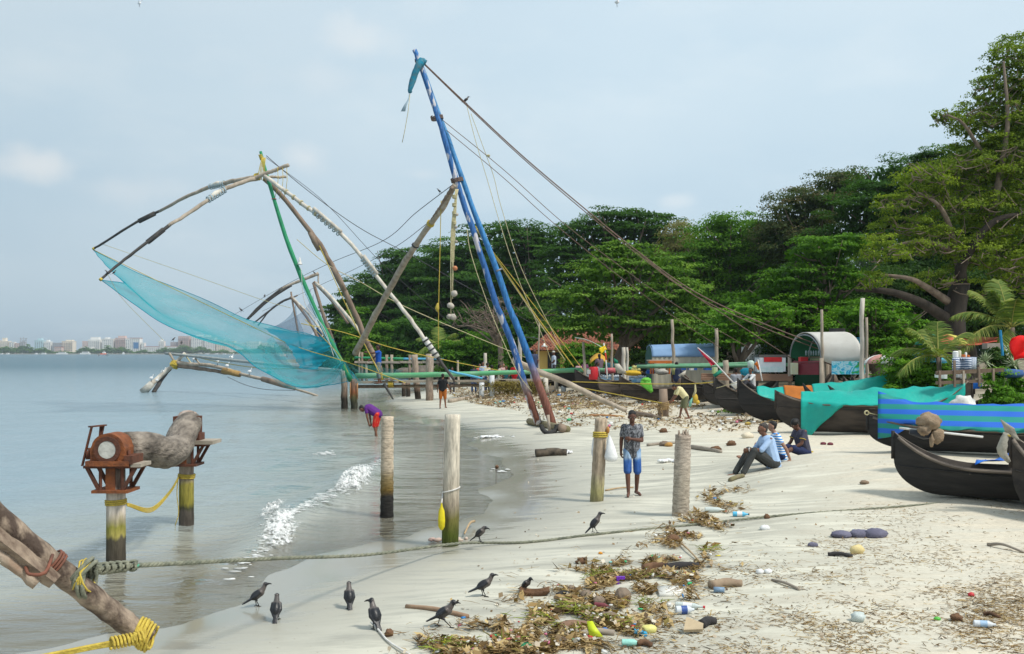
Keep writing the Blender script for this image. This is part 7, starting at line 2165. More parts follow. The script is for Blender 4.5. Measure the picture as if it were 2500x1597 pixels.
# ---- people
TMPN=[0]
def voxel(mb,size,smooth=2,decim=None):
 """Fuse overlapping shapes into one continuous skin."""
 me=bpy.data.meshes.new('tmp')
 me.from_pydata(mb.v,[],mb.f)
 o=bpy.data.objects.new('tmp',me)
 COL.objects.link(o)
 md=o.modifiers.new('r','REMESH');md.mode='VOXEL';md.voxel_size=size
 if smooth:
  s=o.modifiers.new('s','SMOOTH');s.iterations=smooth;s.factor=.5
 dg=bpy.context.evaluated_depsgraph_get()
 m2=bpy.data.meshes.new_from_object(o.evaluated_get(dg))
 bpy.data.objects.remove(o)
 bpy.data.meshes.remove(me)
 m2.materials.clear()
 return m2
def part(me,name,m,parent):
 me.materials.append(m)
 me.polygons.foreach_set('use_smooth',[True]*len(me.polygons))
 me.name=name
 return link(name,me,parent)
SKIN=mat('brown_skin',(.21,.10,.062),(.165,.076,.046),3,.5,spec=.3)
SKIN_D=mat('dark_skin',(.135,.062,.042),(.105,.048,.032),3,.5,spec=.3)
SKIN_L=mat('tan_skin',(.34,.185,.125),(.28,.15,.10),3,.5,spec=.3)
HAIR=mat('black_hair',(.010,.009,.009),(.018,.016,.015),30,.55,.5,60)
HAIR_G=mat('greying_hair',(.035,.028,.024),(.06,.05,.045),30,.6,.5,60)
EYE_M=mat('eye_white',(.62,.60,.56),None,5,.3)
V3=Vector
def figure(label,base,rz,J,sc=1.0,skin=SKIN,hair=HAIR,top=None,bottom=None,vox=.012,face=None,bald=False,moustache=None,shoes=None,extra=None,group=None,hairstyle='short',girth=1.0):
 """J: joints in metres for a 1.70 m body, local frame facing -Y: pelvis, chest, neck, head, sh/el/wr/hip/kn/an/toe L and R (L = the person's left = +x)."""
 J={k:V3(v)*sc for k,v in J.items()}
 root=thing('person',label,'person',base,rz,group)
 s=sc
 hd=J['head']
 f=(V3(face)if face else V3((0,-1,-.05))).normalized()
 side=f.cross(V3((0,0,1))).normalized()*-1
 up=side.cross(f).normalized()*-1
 if up.z<0 and abs(f.z)<.95:up=-up
 rot=Matrix((side,f*-1,up)).transposed()
 def torso(g,b=None,sr=.058):
  b=b or MB()
  pe,ch=J['pelvis'],J['chest']
  w=(pe+ch)/2
  for q in('L','R'):
   sh=J['sh'+q];hp=J['hip'+q]
   b.cap(hp.lerp(pe,.25)+(ch-pe)*.04,(.105+g)*s*girth,ch.lerp(sh,.40),(.112+g)*s*girth)
   b.cap(ch,(.10+g)*s*girth,sh+(ch-sh)*.06,(sr+g*.5)*s)
  b.cap(pe,(.115+g)*s*girth,ch,(.115+g)*s*girth)
  return b
 B=torso(0.0)
 B.cap(J['chest'].lerp(J['neck'],.5),.062*s,J['neck'],.054*s)
 B.cap(J['neck'],.054*s,hd-up*.06*s,.052*s)
 B.ell(hd+up*.018*s,(.074*s,.092*s,.092*s),14,10,rot)
 B.ell(hd-up*.055*s+f*.022*s,(.056*s,.064*s,.062*s),12,8,rot)
 B.cap(hd+f*.085*s+up*.006*s,.010*s,hd+f*.104*s-up*.028*s,.017*s)
 B.cap(hd+f*.072*s-up*.066*s-side*.018*s,.012*s,hd+f*.072*s-up*.066*s+side*.018*s,.012*s)
 B.cap(hd+f*.078*s+up*.03*s-side*.035*s,.014*s,hd+f*.078*s+up*.03*s+side*.035*s,.014*s)
 for q in(-1,1):
  B.ell(hd+side*(.077*s*q)-up*.012*s,(.014*s,.022*s,.034*s),8,6,rot)
 for q in('L','R'):
  sh,el,wr=J['sh'+q],J['el'+q],J['wr'+q]
  B.cap(sh,.052*s,el,.040*s);B.cap(el,.041*s,el.lerp(wr,.35),.040*s);B.cap(el.lerp(wr,.3),.040*s,wr,.026*s)
  hdv=(J['hand'+q]-wr)if('hand'+q)in J else(wr-el)
  hdv.normalize()
  inw=V3((-1 if q=='L' else 1,0,0))
  fw=hdv.cross(inw)
  if fw.length<.2:fw=hdv.cross(V3((0,1,0)))
  fw.normalize()
  pn=fw.cross(hdv).normalized()
  pc=wr+hdv*.05*s
  B.cap(wr,.027*s,pc,.030*s)
  B.cap(pc-fw*.022*s,.022*s,pc+fw*.022*s+hdv*.008*s,.022*s)
  for i_,ln in enumerate((.062,.074,.070,.054)):
   k0=pc+fw*(.031-.0205*i_)*s+hdv*.022*s
   k1=k0+(hdv*.85+pn*.25).normalized()*ln*.52*s
   k2=k1+(hdv*.55+pn*.75).normalized()*ln*.48*s
   B.cap(k0,.0095*s,k1,.0088*s,7);B.cap(k1,.0088*s,k2,.0075*s,7)
  t0=pc+fw*.03*s-hdv*.018*s
  t1=t0+(fw*.7+hdv*.6+pn*.3).normalized()*.038*s
  B.cap(t0,.014*s,t1,.011*s,7);B.cap(t1,.011*s,t1+(hdv+pn*.4).normalized()*.03*s,.009*s,7)
  hp,kn,an,to=J['hip'+q],J['kn'+q],J['an'+q],J['toe'+q]
  B.cap(hp,.088*s,kn,.056*s)
  calf=kn.lerp(an,.32)
  B.cap(kn,.054*s,calf,.053*s);B.cap(calf,.053*s,an,.034*s)
  he=an-(to-an).normalized()*.035*s+V3((0,0,-.035*s))
  B.cap(an,.034*s,he,.034*s);B.cap(he,.033*s,an.lerp(to,.6),.034*s);B.cap(an.lerp(to,.6),.036*s,to,.027*s)
 part(voxel(B,vox),'body',skin,root)
 # hair
 h=MB()
 if hairstyle=='short':
  h.ell(hd+up*.046*s-f*.026*s,(.080*s,.092*s,.082*s),14,10,rot)
  h.cap(hd+up*.082*s+f*.036*s-side*.03*s,.026*s,hd+up*.082*s+f*.036*s+side*.03*s,.026*s)
  h.ell(hd-f*.045*s-up*.005*s,(.070*s,.058*s,.068*s),12,8,rot)
 elif hairstyle=='thick':
  h.ell(hd+up*.052*s-f*.010*s,(.094*s,.110*s,.088*s),14,10,rot,jit=.05)
  h.ell(hd-f*.045*s+up*.01*s,(.080*s,.064*s,.075*s),12,8,rot)
 elif hairstyle=='cap':
  h.ell(hd+up*.05*s,(.086*s,.10*s,.07*s),12,8,rot)
 elif hairstyle=='long':
  h.ell(hd+up*.03*s-f*.018*s,(.084*s,.096*s,.09*s),12,8,rot)
  h.cap(hd-f*.06*s,.06*s,hd-f*.08*s-up*.22*s,.045*s)
 part(voxel(h,max(vox,.012),1),'hair',hair,root)
 if vox<.02:
  for q in(-1,1):
   c=hd+f*.080*s+side*(.031*s*q)+up*.008*s
   e=MB().ell(c,(.012*s,.008*s,.007*s),8,6,rot).build('eye',EYE_M,root)
   MB().ell(c+f*.006*s,(.0055*s,.004*s,.0055*s),6,5,rot).build('iris',HAIR,e)
   MB().cap(c+up*.022*s-side*.016*s,.004*s,c+up*.022*s+side*.016*s,.004*s,5).build('eyebrow',HAIR,root)
 if moustache:
  MB().cap(hd+f*.088*s-up*.046*s-side*.03*s,.010*s,hd+f*.088*s-up*.046*s+side*.03*s,.010*s,6).build('moustache',hair,root)
  # clothes
 if top:
  m,slv,hem=top
  c=torso(.015,None,.054)
  pe=J['pelvis']
  dn=(pe-J['chest']).normalized()
  c.cap(J['hipL'].lerp(pe,.3),.110*s*girth,J['hipL'].lerp(pe,.3)+dn*hem*s,.112*s*girth)
  c.cap(J['hipR'].lerp(pe,.3),.110*s*girth,J['hipR'].lerp(pe,.3)+dn*hem*s,.112*s*girth)
  c.cap(J['neck']+(J['chest']-J['neck'])*.42,.058*s,J['chest'],.09*s)
  for q in('L','R'):
   e=J['sh'+q].lerp(J['el'+q],min(1,slv))
   c.cap(J['sh'+q]+(J['chest']-J['sh'+q])*.05,.062*s,e,.060*s)
   if slv>1:
    c.cap(J['el'+q],.062*s,J['el'+q].lerp(J['wr'+q],slv-1),.052*s)
  part(voxel(c,max(vox,.012),3),'shirt',m,root)
 if bottom:
  m,frac=bottom
  c=MB()
  c.cap(J['hipL'],.108*s*girth,J['hipR'],.108*s*girth)
  c.cap(J['pelvis'],.120*s*girth,J['pelvis']+(J['chest']-J['pelvis'])*.22,.112*s*girth)
  for q in('L','R'):
   hp,kn,an=J['hip'+q],J['kn'+q],J['an'+q]
   e=hp.lerp(kn,min(1,frac))
   c.cap(hp,.108*s*girth,e,(.086 if frac<1.01 else .078)*s)
   if frac>1:
    c.cap(kn,.076*s,kn.lerp(an,frac-1),.062*s)
  part(voxel(c,max(vox,.012),3),'trousers' if frac>1.3 else 'shorts',m,root)
 if shoes:
  for q in('L','R'):
   an,to=J['an'+q],J['toe'+q]
   d=(to-an);d.z=0;d.normalize()
   c0=V3((an.x,an.y,to.z-.03*s))-d*.06*s
   MB().bar(c0,c0+d*.26*s,.095*s,.02*s).build('sandal',shoes,root,None,False)
 if extra:
  extra(root,J,s)
 return root
STAND=dict(pelvis=(0,0,.93),chest=(0,.0,1.28),neck=(0,.01,1.45),head=(0,-.01,1.585),shL=(.175,.01,1.385),shR=(-.175,.01,1.385),elL=(.225,.03,1.11),elR=(-.225,.03,1.11),wrL=(.235,-.03,.86),wrR=(-.235,-.03,.86),hipL=(.092,0,.90),hipR=(-.092,0,.90),knL=(.10,-.02,.49),knR=(-.10,-.02,.49),anL=(.105,.02,.085),anR=(-.105,.02,.085),toeL=(.125,-.16,.03),toeR=(-.125,-.16,.03))
def pose(**kw):
 d=dict(STAND);d.update(kw);return d
def plain(name,c,c2=None,sc_=8,b=.35):
 return mat('cloth_'+name,c,c2 or tuple(v*.8 for v in c),sc_,.85,b,14)
def build_people():
# walking man, grey patterned shirt and denim shorts
 m,nt,b=new_mat('leaf_print_shirt')
 tc=nt.nodes.new('ShaderNodeTexCoord');mp=nt.nodes.new('ShaderNodeMapping');mp.inputs['Scale'].default_value=(1,1,.55);mp.inputs['Rotation'].default_value=(.3,.5,.6)
 nt.links.new(tc.outputs['Object'],mp.inputs[0])
 n1=nt.nodes.new('ShaderNodeTexNoise');n1.inputs['Scale'].default_value=26;n1.inputs['Detail'].default_value=4;n1.inputs['Distortion'].default_value=1.6
 nt.links.new(mp.outputs[0],n1.inputs['Vector'])
 cr=nt.nodes.new('ShaderNodeValToRGB');el=cr.color_ramp.elements
 el[0].position=.42;el[0].color=(.030,.032,.038,1);el[1].position=.60;el[1].color=(.25,.255,.28,1)
 e_=el.new(.50);e_.color=(.13,.135,.15,1)
 nt.links.new(n1.outputs['Fac'],cr.inputs['Fac']);nt.links.new(cr.outputs['Color'],b.inputs['Base Color']);b.inputs['Roughness'].default_value=.8
 leafshirt=m
 denim=mat_bands('denim',[(.2,(.03,.09,.30)),(.84,(.035,.11,.36)),(.88,(.06,.17,.44)),(.94,(.40,.54,.72)),(1.05,(.30,.46,.68)),(1.16,(.07,.20,.46)),(1.5,(.06,.18,.44))],.05,14,.8,.3,30)
 def collar(root,J,s):
  c=J['neck']+V3((0,-.05,-.045))
  for q in(-1,1):
   MB().slab([[c+V3((q*.005,-.045,-.07)),c+V3((q*.055,-.045,-.06))],[c+V3((q*.03,-.02,.01)),c+V3((q*.075,.02,.0))]],.01).build('collar',leafshirt,root)
  MB().slab([[V3((.015,-.155*s,.80*s)),V3((.0,-.16*s,1.30*s))],[V3((-.012,-.157*s,.80*s)),V3((-.02,-.162*s,1.30*s))]],.004).build('placket',mat('dark_placket',(.05,.052,.06)),root)
 g=GP(1543,1211)
 figure('barefoot man in grey patterned shirt and blue denim shorts walking up the sand',g,0,pose(head=(-.005,-.055,1.575),neck=(0,-.005,1.445),shL=(.165,.01,1.375),elL=(.19,-.02,1.10),wrL=(-.03,-.17,1.145),handL=(-.17,-.19,1.16),shR=(-.165,.02,1.375),elR=(-.205,.06,1.11),wrR=(-.215,.05,.86),handR=(-.21,.0,.77),knL=(.105,-.01,.49),anL=(.10,.10,.085),toeL=(.155,-.07,.03),knR=(-.095,-.07,.50),anR=(-.085,-.12,.085),toeR=(-.115,-.29,.03)),1.0,SKIN_D,HAIR,(leafshirt,.62,.10),(denim,.97),.0105,(-.02,-1,-.34),extra=collar,girth=.84)
 # seated man in pale blue shirt on the berm (faces left)
 blue=mat('pale_blue_shirt',(.40,.54,.76),(.33,.47,.70),5,.8,.5,9)
 grey=mat('dark_grey_trousers',(.045,.047,.045),(.06,.062,.06),6,.85,.4,12)
 seat=G(1888,21.4)
 Ys=seat.y
 st=dict(pelvis=(0,0,.10),chest=(-.02,-.13,.45),neck=(-.01,-.17,.62),head=(-.01,-.215,.755),shL=(.17,-.13,.565),shR=(-.19,-.14,.565),elL=(.20,-.33,.36),elR=(-.22,-.30,.33),wrL=(.06,-.54,.36),wrR=(-.10,-.53,.33),handL=(-.02,-.58,.34),handR=(-.02,-.62,.31),hipL=(.09,-.02,.08),hipR=(-.09,-.02,.08),knL=(.13,-.44,.34),knR=(-.10,-.47,.33),anL=(.13,-.68,-.10),anR=(-.10,-.76,-.12),toeL=(.13,-.86,-.20),toeR=(-.10,-.95,-.20))
 def watch(root,J,s):
  w=J['wrL'].lerp(J['elL'],.08)
  mb=MB();wrap(mb,w,J['wrL']-J['elL'],.030*s,1,.010);mb.build('watch',mat('steel_watch',(.75,.75,.75),None,5,.25),root)
 figure('seated man with moustache in pale blue shirt and dark trousers on the sand bank',V3((seat.x,Ys,seat.z)),rad(-82),st,1.10,SKIN,HAIR_G,(blue,.95,.05),(grey,1.93),.0115,(.10,-1,-.02),moustache=True,shoes=mat('tan_sandal',(.30,.20,.12)),extra=watch,girth=1.18)
 stripe=cloth_stripes('blue_white_shirt',((.72,.76,.80),(.02,.22,.60)),5.5,'Z',.8,1.0)
 c=P(1909,1118,Ys+.8)
 figure('person in blue and white striped shirt leaning on one arm behind the seated man',V3((c.x,c.y,H(c.x,c.y)+.02)),rad(-100),dict(st,elL=(.26,.06,.28),wrL=(.26,.16,.02),handL=(.28,.10,-.02),anL=(.13,-.80,.04),anR=(-.10,-.82,.04),toeL=(.13,-.96,.05),toeR=(-.10,-.98,.05),knL=(.13,-.42,.26),knR=(-.1,-.44,.26)),1.0,SKIN_L,HAIR,(stripe,.5,.05),(plain('navy',(.02,.03,.09)),.97),.016,(.1,-1,0))
 c=P(1966,1086,Ys+2.9)
 gb=H(c.x,c.y)
 charc=plain('charcoal_tee',(.062,.062,.095),(.048,.048,.078))
 def trims(root,J,s):
  for q in('L','R'):
   e=J['sh'+q].lerp(J['el'+q],.60)
   mb=MB();wrap(mb,e,J['el'+q]-J['sh'+q],.060*s,1,.009);mb.build('cuff',plain('yellow_trim',(.62,.44,.05)),root)
  MB().box(J['pelvis']+V3((.10,.10,.0)),(.11,.05,.03)).build('print',plain('yellow_trim',(.62,.44,.05)),root,None,False)
 figure('boy in charcoal tee with yellow cuffs sitting on the sand with bowed head',V3((c.x,c.y,gb)),rad(-72),dict(st,head=(-.01,-.26,.72),neck=(-.01,-.17,.60),elL=(.20,-.24,.30),elR=(-.22,-.24,.30),wrL=(.12,-.44,.18),wrR=(-.14,-.44,.18),handL=(.08,-.52,.12),handR=(-.08,-.52,.12),knL=(.13,-.40,.20),knR=(-.10,-.42,.20),anL=(.13,-.76,.05),anR=(-.10,-.80,.05),toeL=(.13,-.92,.05),toeR=(-.10,-.96,.05)),1.08,SKIN_D,HAIR,(charc,.58,.04),(plain('navy',(.02,.03,.09)),.95),.0125,(.15,-1,-.45),hairstyle='thick',extra=trims)
 # bending man, purple tee and red dotted shorts, standing in the shallows
 m,nt,b=new_mat('red_dotted')
 tc=nt.nodes.new('ShaderNodeTexCoord');vo=nt.nodes.new('ShaderNodeTexVoronoi');vo.inputs['Scale'].default_value=15;vo.inputs['Randomness'].default_value=.45
 nt.links.new(tc.outputs['Object'],vo.inputs['Vector'])
 cr=nt.nodes.new('ShaderNodeValToRGB');cr.color_ramp.interpolation='CONSTANT';cr.color_ramp.elements[0].color=(.78,.30,.10,1);cr.color_ramp.elements[1].position=.26;cr.color_ramp.elements[1].color=(.62,.015,.010,1)
 nt.links.new(vo.outputs['Distance'],cr.inputs['Fac']);nt.links.new(cr.outputs['Color'],b.inputs['Base Color']);b.inputs['Roughness'].default_value=.8
 reddot=m
 Yp=35.5
 c=P(918,1071,Yp);c.z=-.12
 figure('man in purple tee and red dotted shorts bending over in the shallow water',c,rad(-96),pose(pelvis=(0,.06,.90),chest=(0,-.21,1.08),neck=(0,-.38,1.10),head=(0,-.50,1.06),shL=(.18,-.31,1.09),shR=(-.18,-.31,1.09),elL=(.20,-.27,.80),elR=(-.20,-.27,.80),wrL=(.14,-.22,.56),wrR=(-.14,-.22,.56),hipL=(.09,.06,.87),hipR=(-.09,.06,.87),knL=(.10,-.03,.48),knR=(-.10,-.01,.48),anL=(.10,.06,.085),anR=(-.10,-.04,.085),toeL=(.12,-.12,.03),toeR=(-.12,-.2,.03)),1.04,SKIN,HAIR,(plain('purple',(.115,.025,.20),(.09,.02,.16)),.5,.03),(reddot,.98),.014,(0,-.6,-.8),girth=1.2)
 # black shirt, orange wrap, seen from behind
 g=GP(1081,997)
 figure('man in black shirt and orange wrap walking away on the sand before the pier',g,rad(172),pose(elL=(.25,.02,1.12),wrL=(.28,-.06,.88),elR=(-.26,.02,1.12),wrR=(-.33,-.10,.90),handR=(-.36,-.18,.84),knL=(.11,.0,.49),anL=(.12,.08,.085),toeL=(.15,-.10,.03),knR=(-.10,-.05,.49),anR=(-.12,-.08,.085),toeR=(-.14,-.25,.03)),1.05,SKIN,HAIR,(plain('black',(.014,.015,.017)),.6,.0),(plain('burnt_orange',(.42,.13,.022),(.36,.105,.02)),.93),.016,shoes=RUBBER,girth=1.1)
 # stooping man in yellow shirt at the mooring post
 g=GP(1667,1024)
 figure('man in pale yellow shirt and olive shorts stooping to the rope on the mooring post',g,rad(-86),pose(pelvis=(0,.10,.90),chest=(0,-.10,1.16),neck=(0,-.24,1.25),head=(0,-.35,1.27),shL=(.18,-.20,1.21),shR=(-.18,-.20,1.21),elL=(.17,-.30,.93),elR=(-.17,-.30,.93),wrL=(.10,-.46,.74),wrR=(-.10,-.46,.74),hipL=(.09,.10,.87),hipR=(-.09,.10,.87),knL=(.10,.06,.47),knR=(-.10,-.02,.48),anL=(.10,.22,.085),anR=(-.10,-.10,.085),toeL=(.10,.05,.03),toeR=(-.10,-.27,.03)),1.0,SKIN,HAIR,(plain('pale_yellow',(.70,.64,.36),(.62,.56,.32)),.72,.02),(plain('olive',(.175,.18,.10)),.90),.014,(0,-.8,-.55),girth=1.05)
 # man at the net on the platform
 c=P(926,948,52.5);c.z=zz(944,52.5)
 base=P(908,935,52.5)
 figure('man in bright blue tee reaching for the green mast from the walkway',V3((P(924,0,52.6).x,52.6,zz(938,52.6))),rad(-78),pose(elL=(.18,-.24,1.33),wrL=(.12,-.50,1.36),handL=(.10,-.60,1.40),elR=(-.20,-.14,1.16),wrR=(-.16,-.34,1.04),anL=(.11,.10,.085),toeL=(.12,-.1,.03)),1.25,SKIN_D,HAIR,(plain('bright_blue',(.01,.09,.42),(.01,.07,.34)),.5,.10),(plain('grey_shorts',(.20,.22,.22)),1.5),.02)
 # man before the beige shed
 Yp=49
 x=P(1652,0,Yp).x
 figure('man in dark blue shirt standing with one arm out before the beige shed',V3((x,Yp,H(x,Yp))),rad(150),pose(elL=(.20,.10,1.12),wrL=(.22,.05,.88),elR=(-.30,-.05,1.14),wrR=(-.47,-.12,.98),handR=(-.55,-.15,.92)),1.08,SKIN_D,HAIR,(plain('slate_blue',(.05,.065,.13)),.9,.05),(plain('tan_wrap',(.28,.20,.15)),.9),.022)
 # two seated men among the stalls
 for px,py,Yp,rz,shirt,lab,sk in((1797,950,42.5,170,plain('light_grey',(.30,.31,.34)),'man in grey shirt sitting with his back turned by the leaning stump',SKIN_D),(1836,945,42,-60,plain('white_shirt',(.66,.66,.66)),'man in white shirt and dark vest sitting behind the canoes',SKIN)):
  x=P(px,0,Yp).x
  zb=zz(950,Yp)
  def vest(root,J,s):
   b=MB()
   b.cap(J['pelvis'],.142*s,J['chest'],.142*s)
   part(voxel(b,.025,2),'vest',plain('charcoal_vest',(.035,.04,.05)),root)
  figure(lab,V3((x,Yp,zb)),rad(rz),dict(st,chest=(0,-.05,.45),neck=(0,-.06,.62),head=(0,-.08,.755),shL=(.18,-.04,.565),shR=(-.18,-.04,.565)),1.05,sk,HAIR,(shirt,.9,.02),(plain('dark_cloth',(.06,.06,.07)),1.5),.024,extra=vest if rz==-60 else None)
  # crowd behind the green rail and between the stalls
 crowd=[(1104,897,66,0,'white_shirt',(.66,.66,.66),'person in white partly hidden by the dark end of the white pole','short',SKIN_D),(1157,891,64,180,'navy_shirt',(.03,.04,.075),'man in navy shirt seen from behind at the left of the crowd','short',SKIN_D),(1171,888,66,20,'coral',(.50,.13,.08),'person in coral top in the crowd between navy and pale blue shirts','long',SKIN),(1179,884,65,30,'sky_shirt',(.36,.46,.64),'bald man in pale blue shirt in the crowd','short',SKIN),(1190,887,63.5,40,'off_white',(.68,.64,.54),'man in cream shirt looking right in the crowd','thick',SKIN),(1201,892,63,170,'black',(.014,.015,.017),'man in black tee seen from behind in the crowd','short',SKIN_D),(1220,889,62.8,90,'cream_dress',(.62,.58,.44),'woman in long cream dress in the crowd','long',SKIN),(1229,887,65,10,'rose',(.55,.36,.34),'person in rose top behind the cream dress','short',SKIN_L),(1236,893,63,-20,'teal_top',(.04,.20,.26),'child in teal top beside the man in red','short',SKIN),(1256,886,62.5,175,'red_shirt',(.55,.012,.02),'man in red shirt seen from behind at the right of the crowd','short',SKIN_D),(1305,853,60,10,'slate_blue',(.05,.065,.13),'man in dark blue shirt standing by the tall pale pole','short',SKIN_D),(1302,885,60,150,'pale_blue2',(.42,.52,.66),'person in pale blue crouched behind the blue legs','short',SKIN_D),(1352,857,61,-80,'ice_blue',(.48,.56,.68),'man in ice blue shirt and pale cap before the yellow house','cap',SKIN_D),(1413,884,62,15,'rose2',(.50,.30,.32),'dark haired man looking toward the camera over a left canoe','thick',SKIN),(1428,880,63,10,'plum',(.16,.05,.12),'woman in plum and yellow at the left stalls','long',SKIN_D),(1463,864,58,200,'grey_violet',(.20,.14,.18),'woman in grey violet standing behind the yellow flag','long',SKIN_D),(1488,874,57,170,'deep_teal',(.03,.13,.18),'person in deep teal beside the brown pole','short',SKIN_D),(1459,884,55,90,'grey_top',(.25,.27,.30),'person bending in grey between red barrel and yellow flag','short',SKIN_D),(2440,842,36,160,'white_shirt',(.66,.66,.66),'person in white at the far stall behind the spiky plant','short',SKIN_D)]
 bot=[plain('dark_cloth',(.06,.06,.07)),plain('jean',(.05,.09,.20)),plain('tan_wrap',(.28,.20,.15))]
 rr=random.Random(12)
 for i,(px,yt,Yp,rz,cn,col,lab,hs,sk)in enumerate(crowd):
  x=P(px,0,Yp).x
  gz=H(x,Yp)
  ht=zz(yt,Yp)-gz
  sc_=max(.75,min(1.12,ht/1.69))
  z0=zz(yt,Yp)-1.69*sc_
  if z0>gz+.15:
   stp=MB().box((x,Yp,(gz+z0)/2),(.6,.5,max(.05,z0-gz)))
   solo(stp,'step',PLANK,'timber step under the '+lab.split(' in the crowd')[0].split(' before')[0][:60],'step',V3((x,Yp,gz)),smooth=False)
  hm=HAIR if hs!='cap' else plain('pale_cap',(.5,.5,.46))
  w=rr.uniform(-.06,.06)
  figure(lab,V3((x,Yp,z0)),rad(rz),pose(elL=(.23,-.03,1.12),wrL=(.16+w,-.20,1.0),elR=(-.23,-.02,1.12),wrR=(-.20,-.12+w,.92)),sc_,sk,hm,(plain(cn,col),.6 if 'dress' not in cn else .9,.1 if 'dress' not in cn else .45),(bot[i%3]if 'dress' not in cn else plain(cn,col),1.8),.034,hairstyle=hs)

# ---- birds
FEATH=None
def feather_mat():
 m,nt,b=new_mat('crow_plumage')
 N,L=nt.nodes,nt.links
 at=N.new('ShaderNodeAttribute');at.attribute_name='grey'
 nz=N.new('ShaderNodeTexNoise');nz.inputs['Scale'].default_value=60
 tc=N.new('ShaderNodeTexCoord');L.new(tc.outputs['Object'],nz.inputs['Vector'])
 mx=N.new('ShaderNodeMix');mx.data_type='RGBA';mx.inputs['A'].default_value=(.011,.011,.014,1);mx.inputs['B'].default_value=(.105,.088,.080,1)
 L.new(at.outputs['Fac'],mx.inputs['Factor'])
 L.new(mx.outputs['Result'],b.inputs['Base Color'])
 b.inputs['Roughness'].default_value=.42
 bp=N.new('ShaderNodeBump');bp.inputs['Strength'].default_value=.3;bp.inputs['Distance'].default_value=.01
 L.new(nz.outputs['Fac'],bp.inputs['Height']);L.new(bp.outputs[0],b.inputs['Normal'])
 return m
BEAK=mat('crow_bill',(.015,.015,.016),None,5,.35)
def crow(label,base,rz,lean=35,head_up=0.0,step=.05,sc=1.0,head_turn=0,vox=.008,cat='crow',tailup=0.0,perched=False):
 """House crow facing +X at rz=0; lean = slope of the back in degrees."""
 global FEATH
 FEATH=FEATH or feather_mat()
 a=rad(lean)
 ax=V3((math.cos(a),0,math.sin(a)))
 nrm=V3((-math.sin(a),0,math.cos(a)))
 c=V3((0,0,.185))
 roty=Matrix.Rotation(-a,3,'Y')
 B=MB()
 B.ell(c,(.115,.062,.066),14,10,roty)
 B.ell(c+ax*.055-nrm*.006,(.075,.058,.062),12,9,roty)
 nk=c+ax*.115+V3((.004,0,.018))
 hd=nk+V3((.030,0,.052+head_up))
 B.cap(c+ax*.07,.052,nk,.040);B.cap(nk,.040,hd,.034)
 th=rad(head_turn)
 fd=V3((math.cos(th),math.sin(th),-.04+head_up*3)).normalized()
 B.ell(hd,(.040,.034,.034),12,8)
 B.cap(hd+fd*.02,.025,hd+fd*.045,.016)
 tl0=c-ax*.09
 td=(-ax+V3((0,0,.14+tailup))).normalized()
 for y,ln in((-.022,.145),(0,.165),(.022,.145)):
  B.cap(tl0+V3((0,y*.5,0)),.022,tl0+td*ln+V3((0,y*1.2,0)),.010,8)
 for q in(-1,1):
  w0=c+ax*.065+V3((0,q*.052,.01));w1=c-ax*.16+V3((0,q*.026,.012))
  B.cap(w0,.024,c-ax*.02+V3((0,q*.060,.0)),.030);B.cap(c-ax*.02+V3((0,q*.060,.0)),.030,w1,.008)
 for q,st in((-1,step),(1,-step)):
  B.cap(c-ax*.02+V3((0,q*.032,-.04)),.032,V3((.0+st*.35-.005,q*.034,.10)),.012)
 me=voxel(B,vox,2)
 co=np.empty(len(me.vertices)*3);me.vertices.foreach_get('co',co);co=co.reshape(-1,3)
 d=co-np.array(c)
 along=d@np.array(ax)
 up_=d@np.array(nrm)
 grey=sstep(.05,.085,along)*(1-sstep(0,1,(np.linalg.norm(co-np.array(hd+fd*.022),axis=1)<.046).astype(float)))*(1-sstep(.04,.06,np.abs(d[:,1])+0*along)*(along<.07))
 belly=sstep(.0,.05,along+.04)*sstep(.0,.03,-up_-.01)*.75
 grey=np.clip(np.maximum(grey,belly),0,1)
 grey=np.where(np.linalg.norm(co-np.array(hd+fd*.026),axis=1)<.052,grey*.12,grey)
 at=me.attributes.new('grey','FLOAT','POINT');at.data.foreach_set('value',grey.astype(np.float32))
 root=thing('crow',label,cat,base,rz,'crows on the beach')
 root.scale=(sc*.76,)*3
 part(me,'body',FEATH,root)
 b=MB().tube([hd+fd*.040+V3((0,0,.002)),hd+fd*.060+V3((0,0,.003)),hd+fd*.088+V3((0,0,-.004)),hd+fd*.098+V3((0,0,-.010))],[.015,.013,.007,.002],8)
 b.build('bill',BEAK,root)
 for q in(-1,1):
  MB().ell(hd+fd*.016+V3((0,0,.008))+fd.cross(V3((0,0,1)))*(-q*.031),(.0055,.0055,.0055),6,5).build('eye',mat('bird_eye',(.02,.015,.01),None,5,.1),root)
 for q,st in((-1,step),(1,-step)):
  k=V3((st*.35-.005,q*.034,.105));an=V3((st+.012,q*.034,.012))
  mid=k.lerp(an,.15)+V3((-.012,0,0))
  mb=MB().tube([k,mid,k.lerp(an,.6),an],[.0095,.0075,.006,.006],7)
  for dx,dy in((.052,0),(.045,.022),(.045,-.022),(-.032,0)):
   mb.tube([an,an+V3((dx*.6,dy*.6,-.003)),an+V3((dx,dy,-.009))],[.0062,.0055,.0025],6)
  mb.build('leg',BEAK,root)
 return root
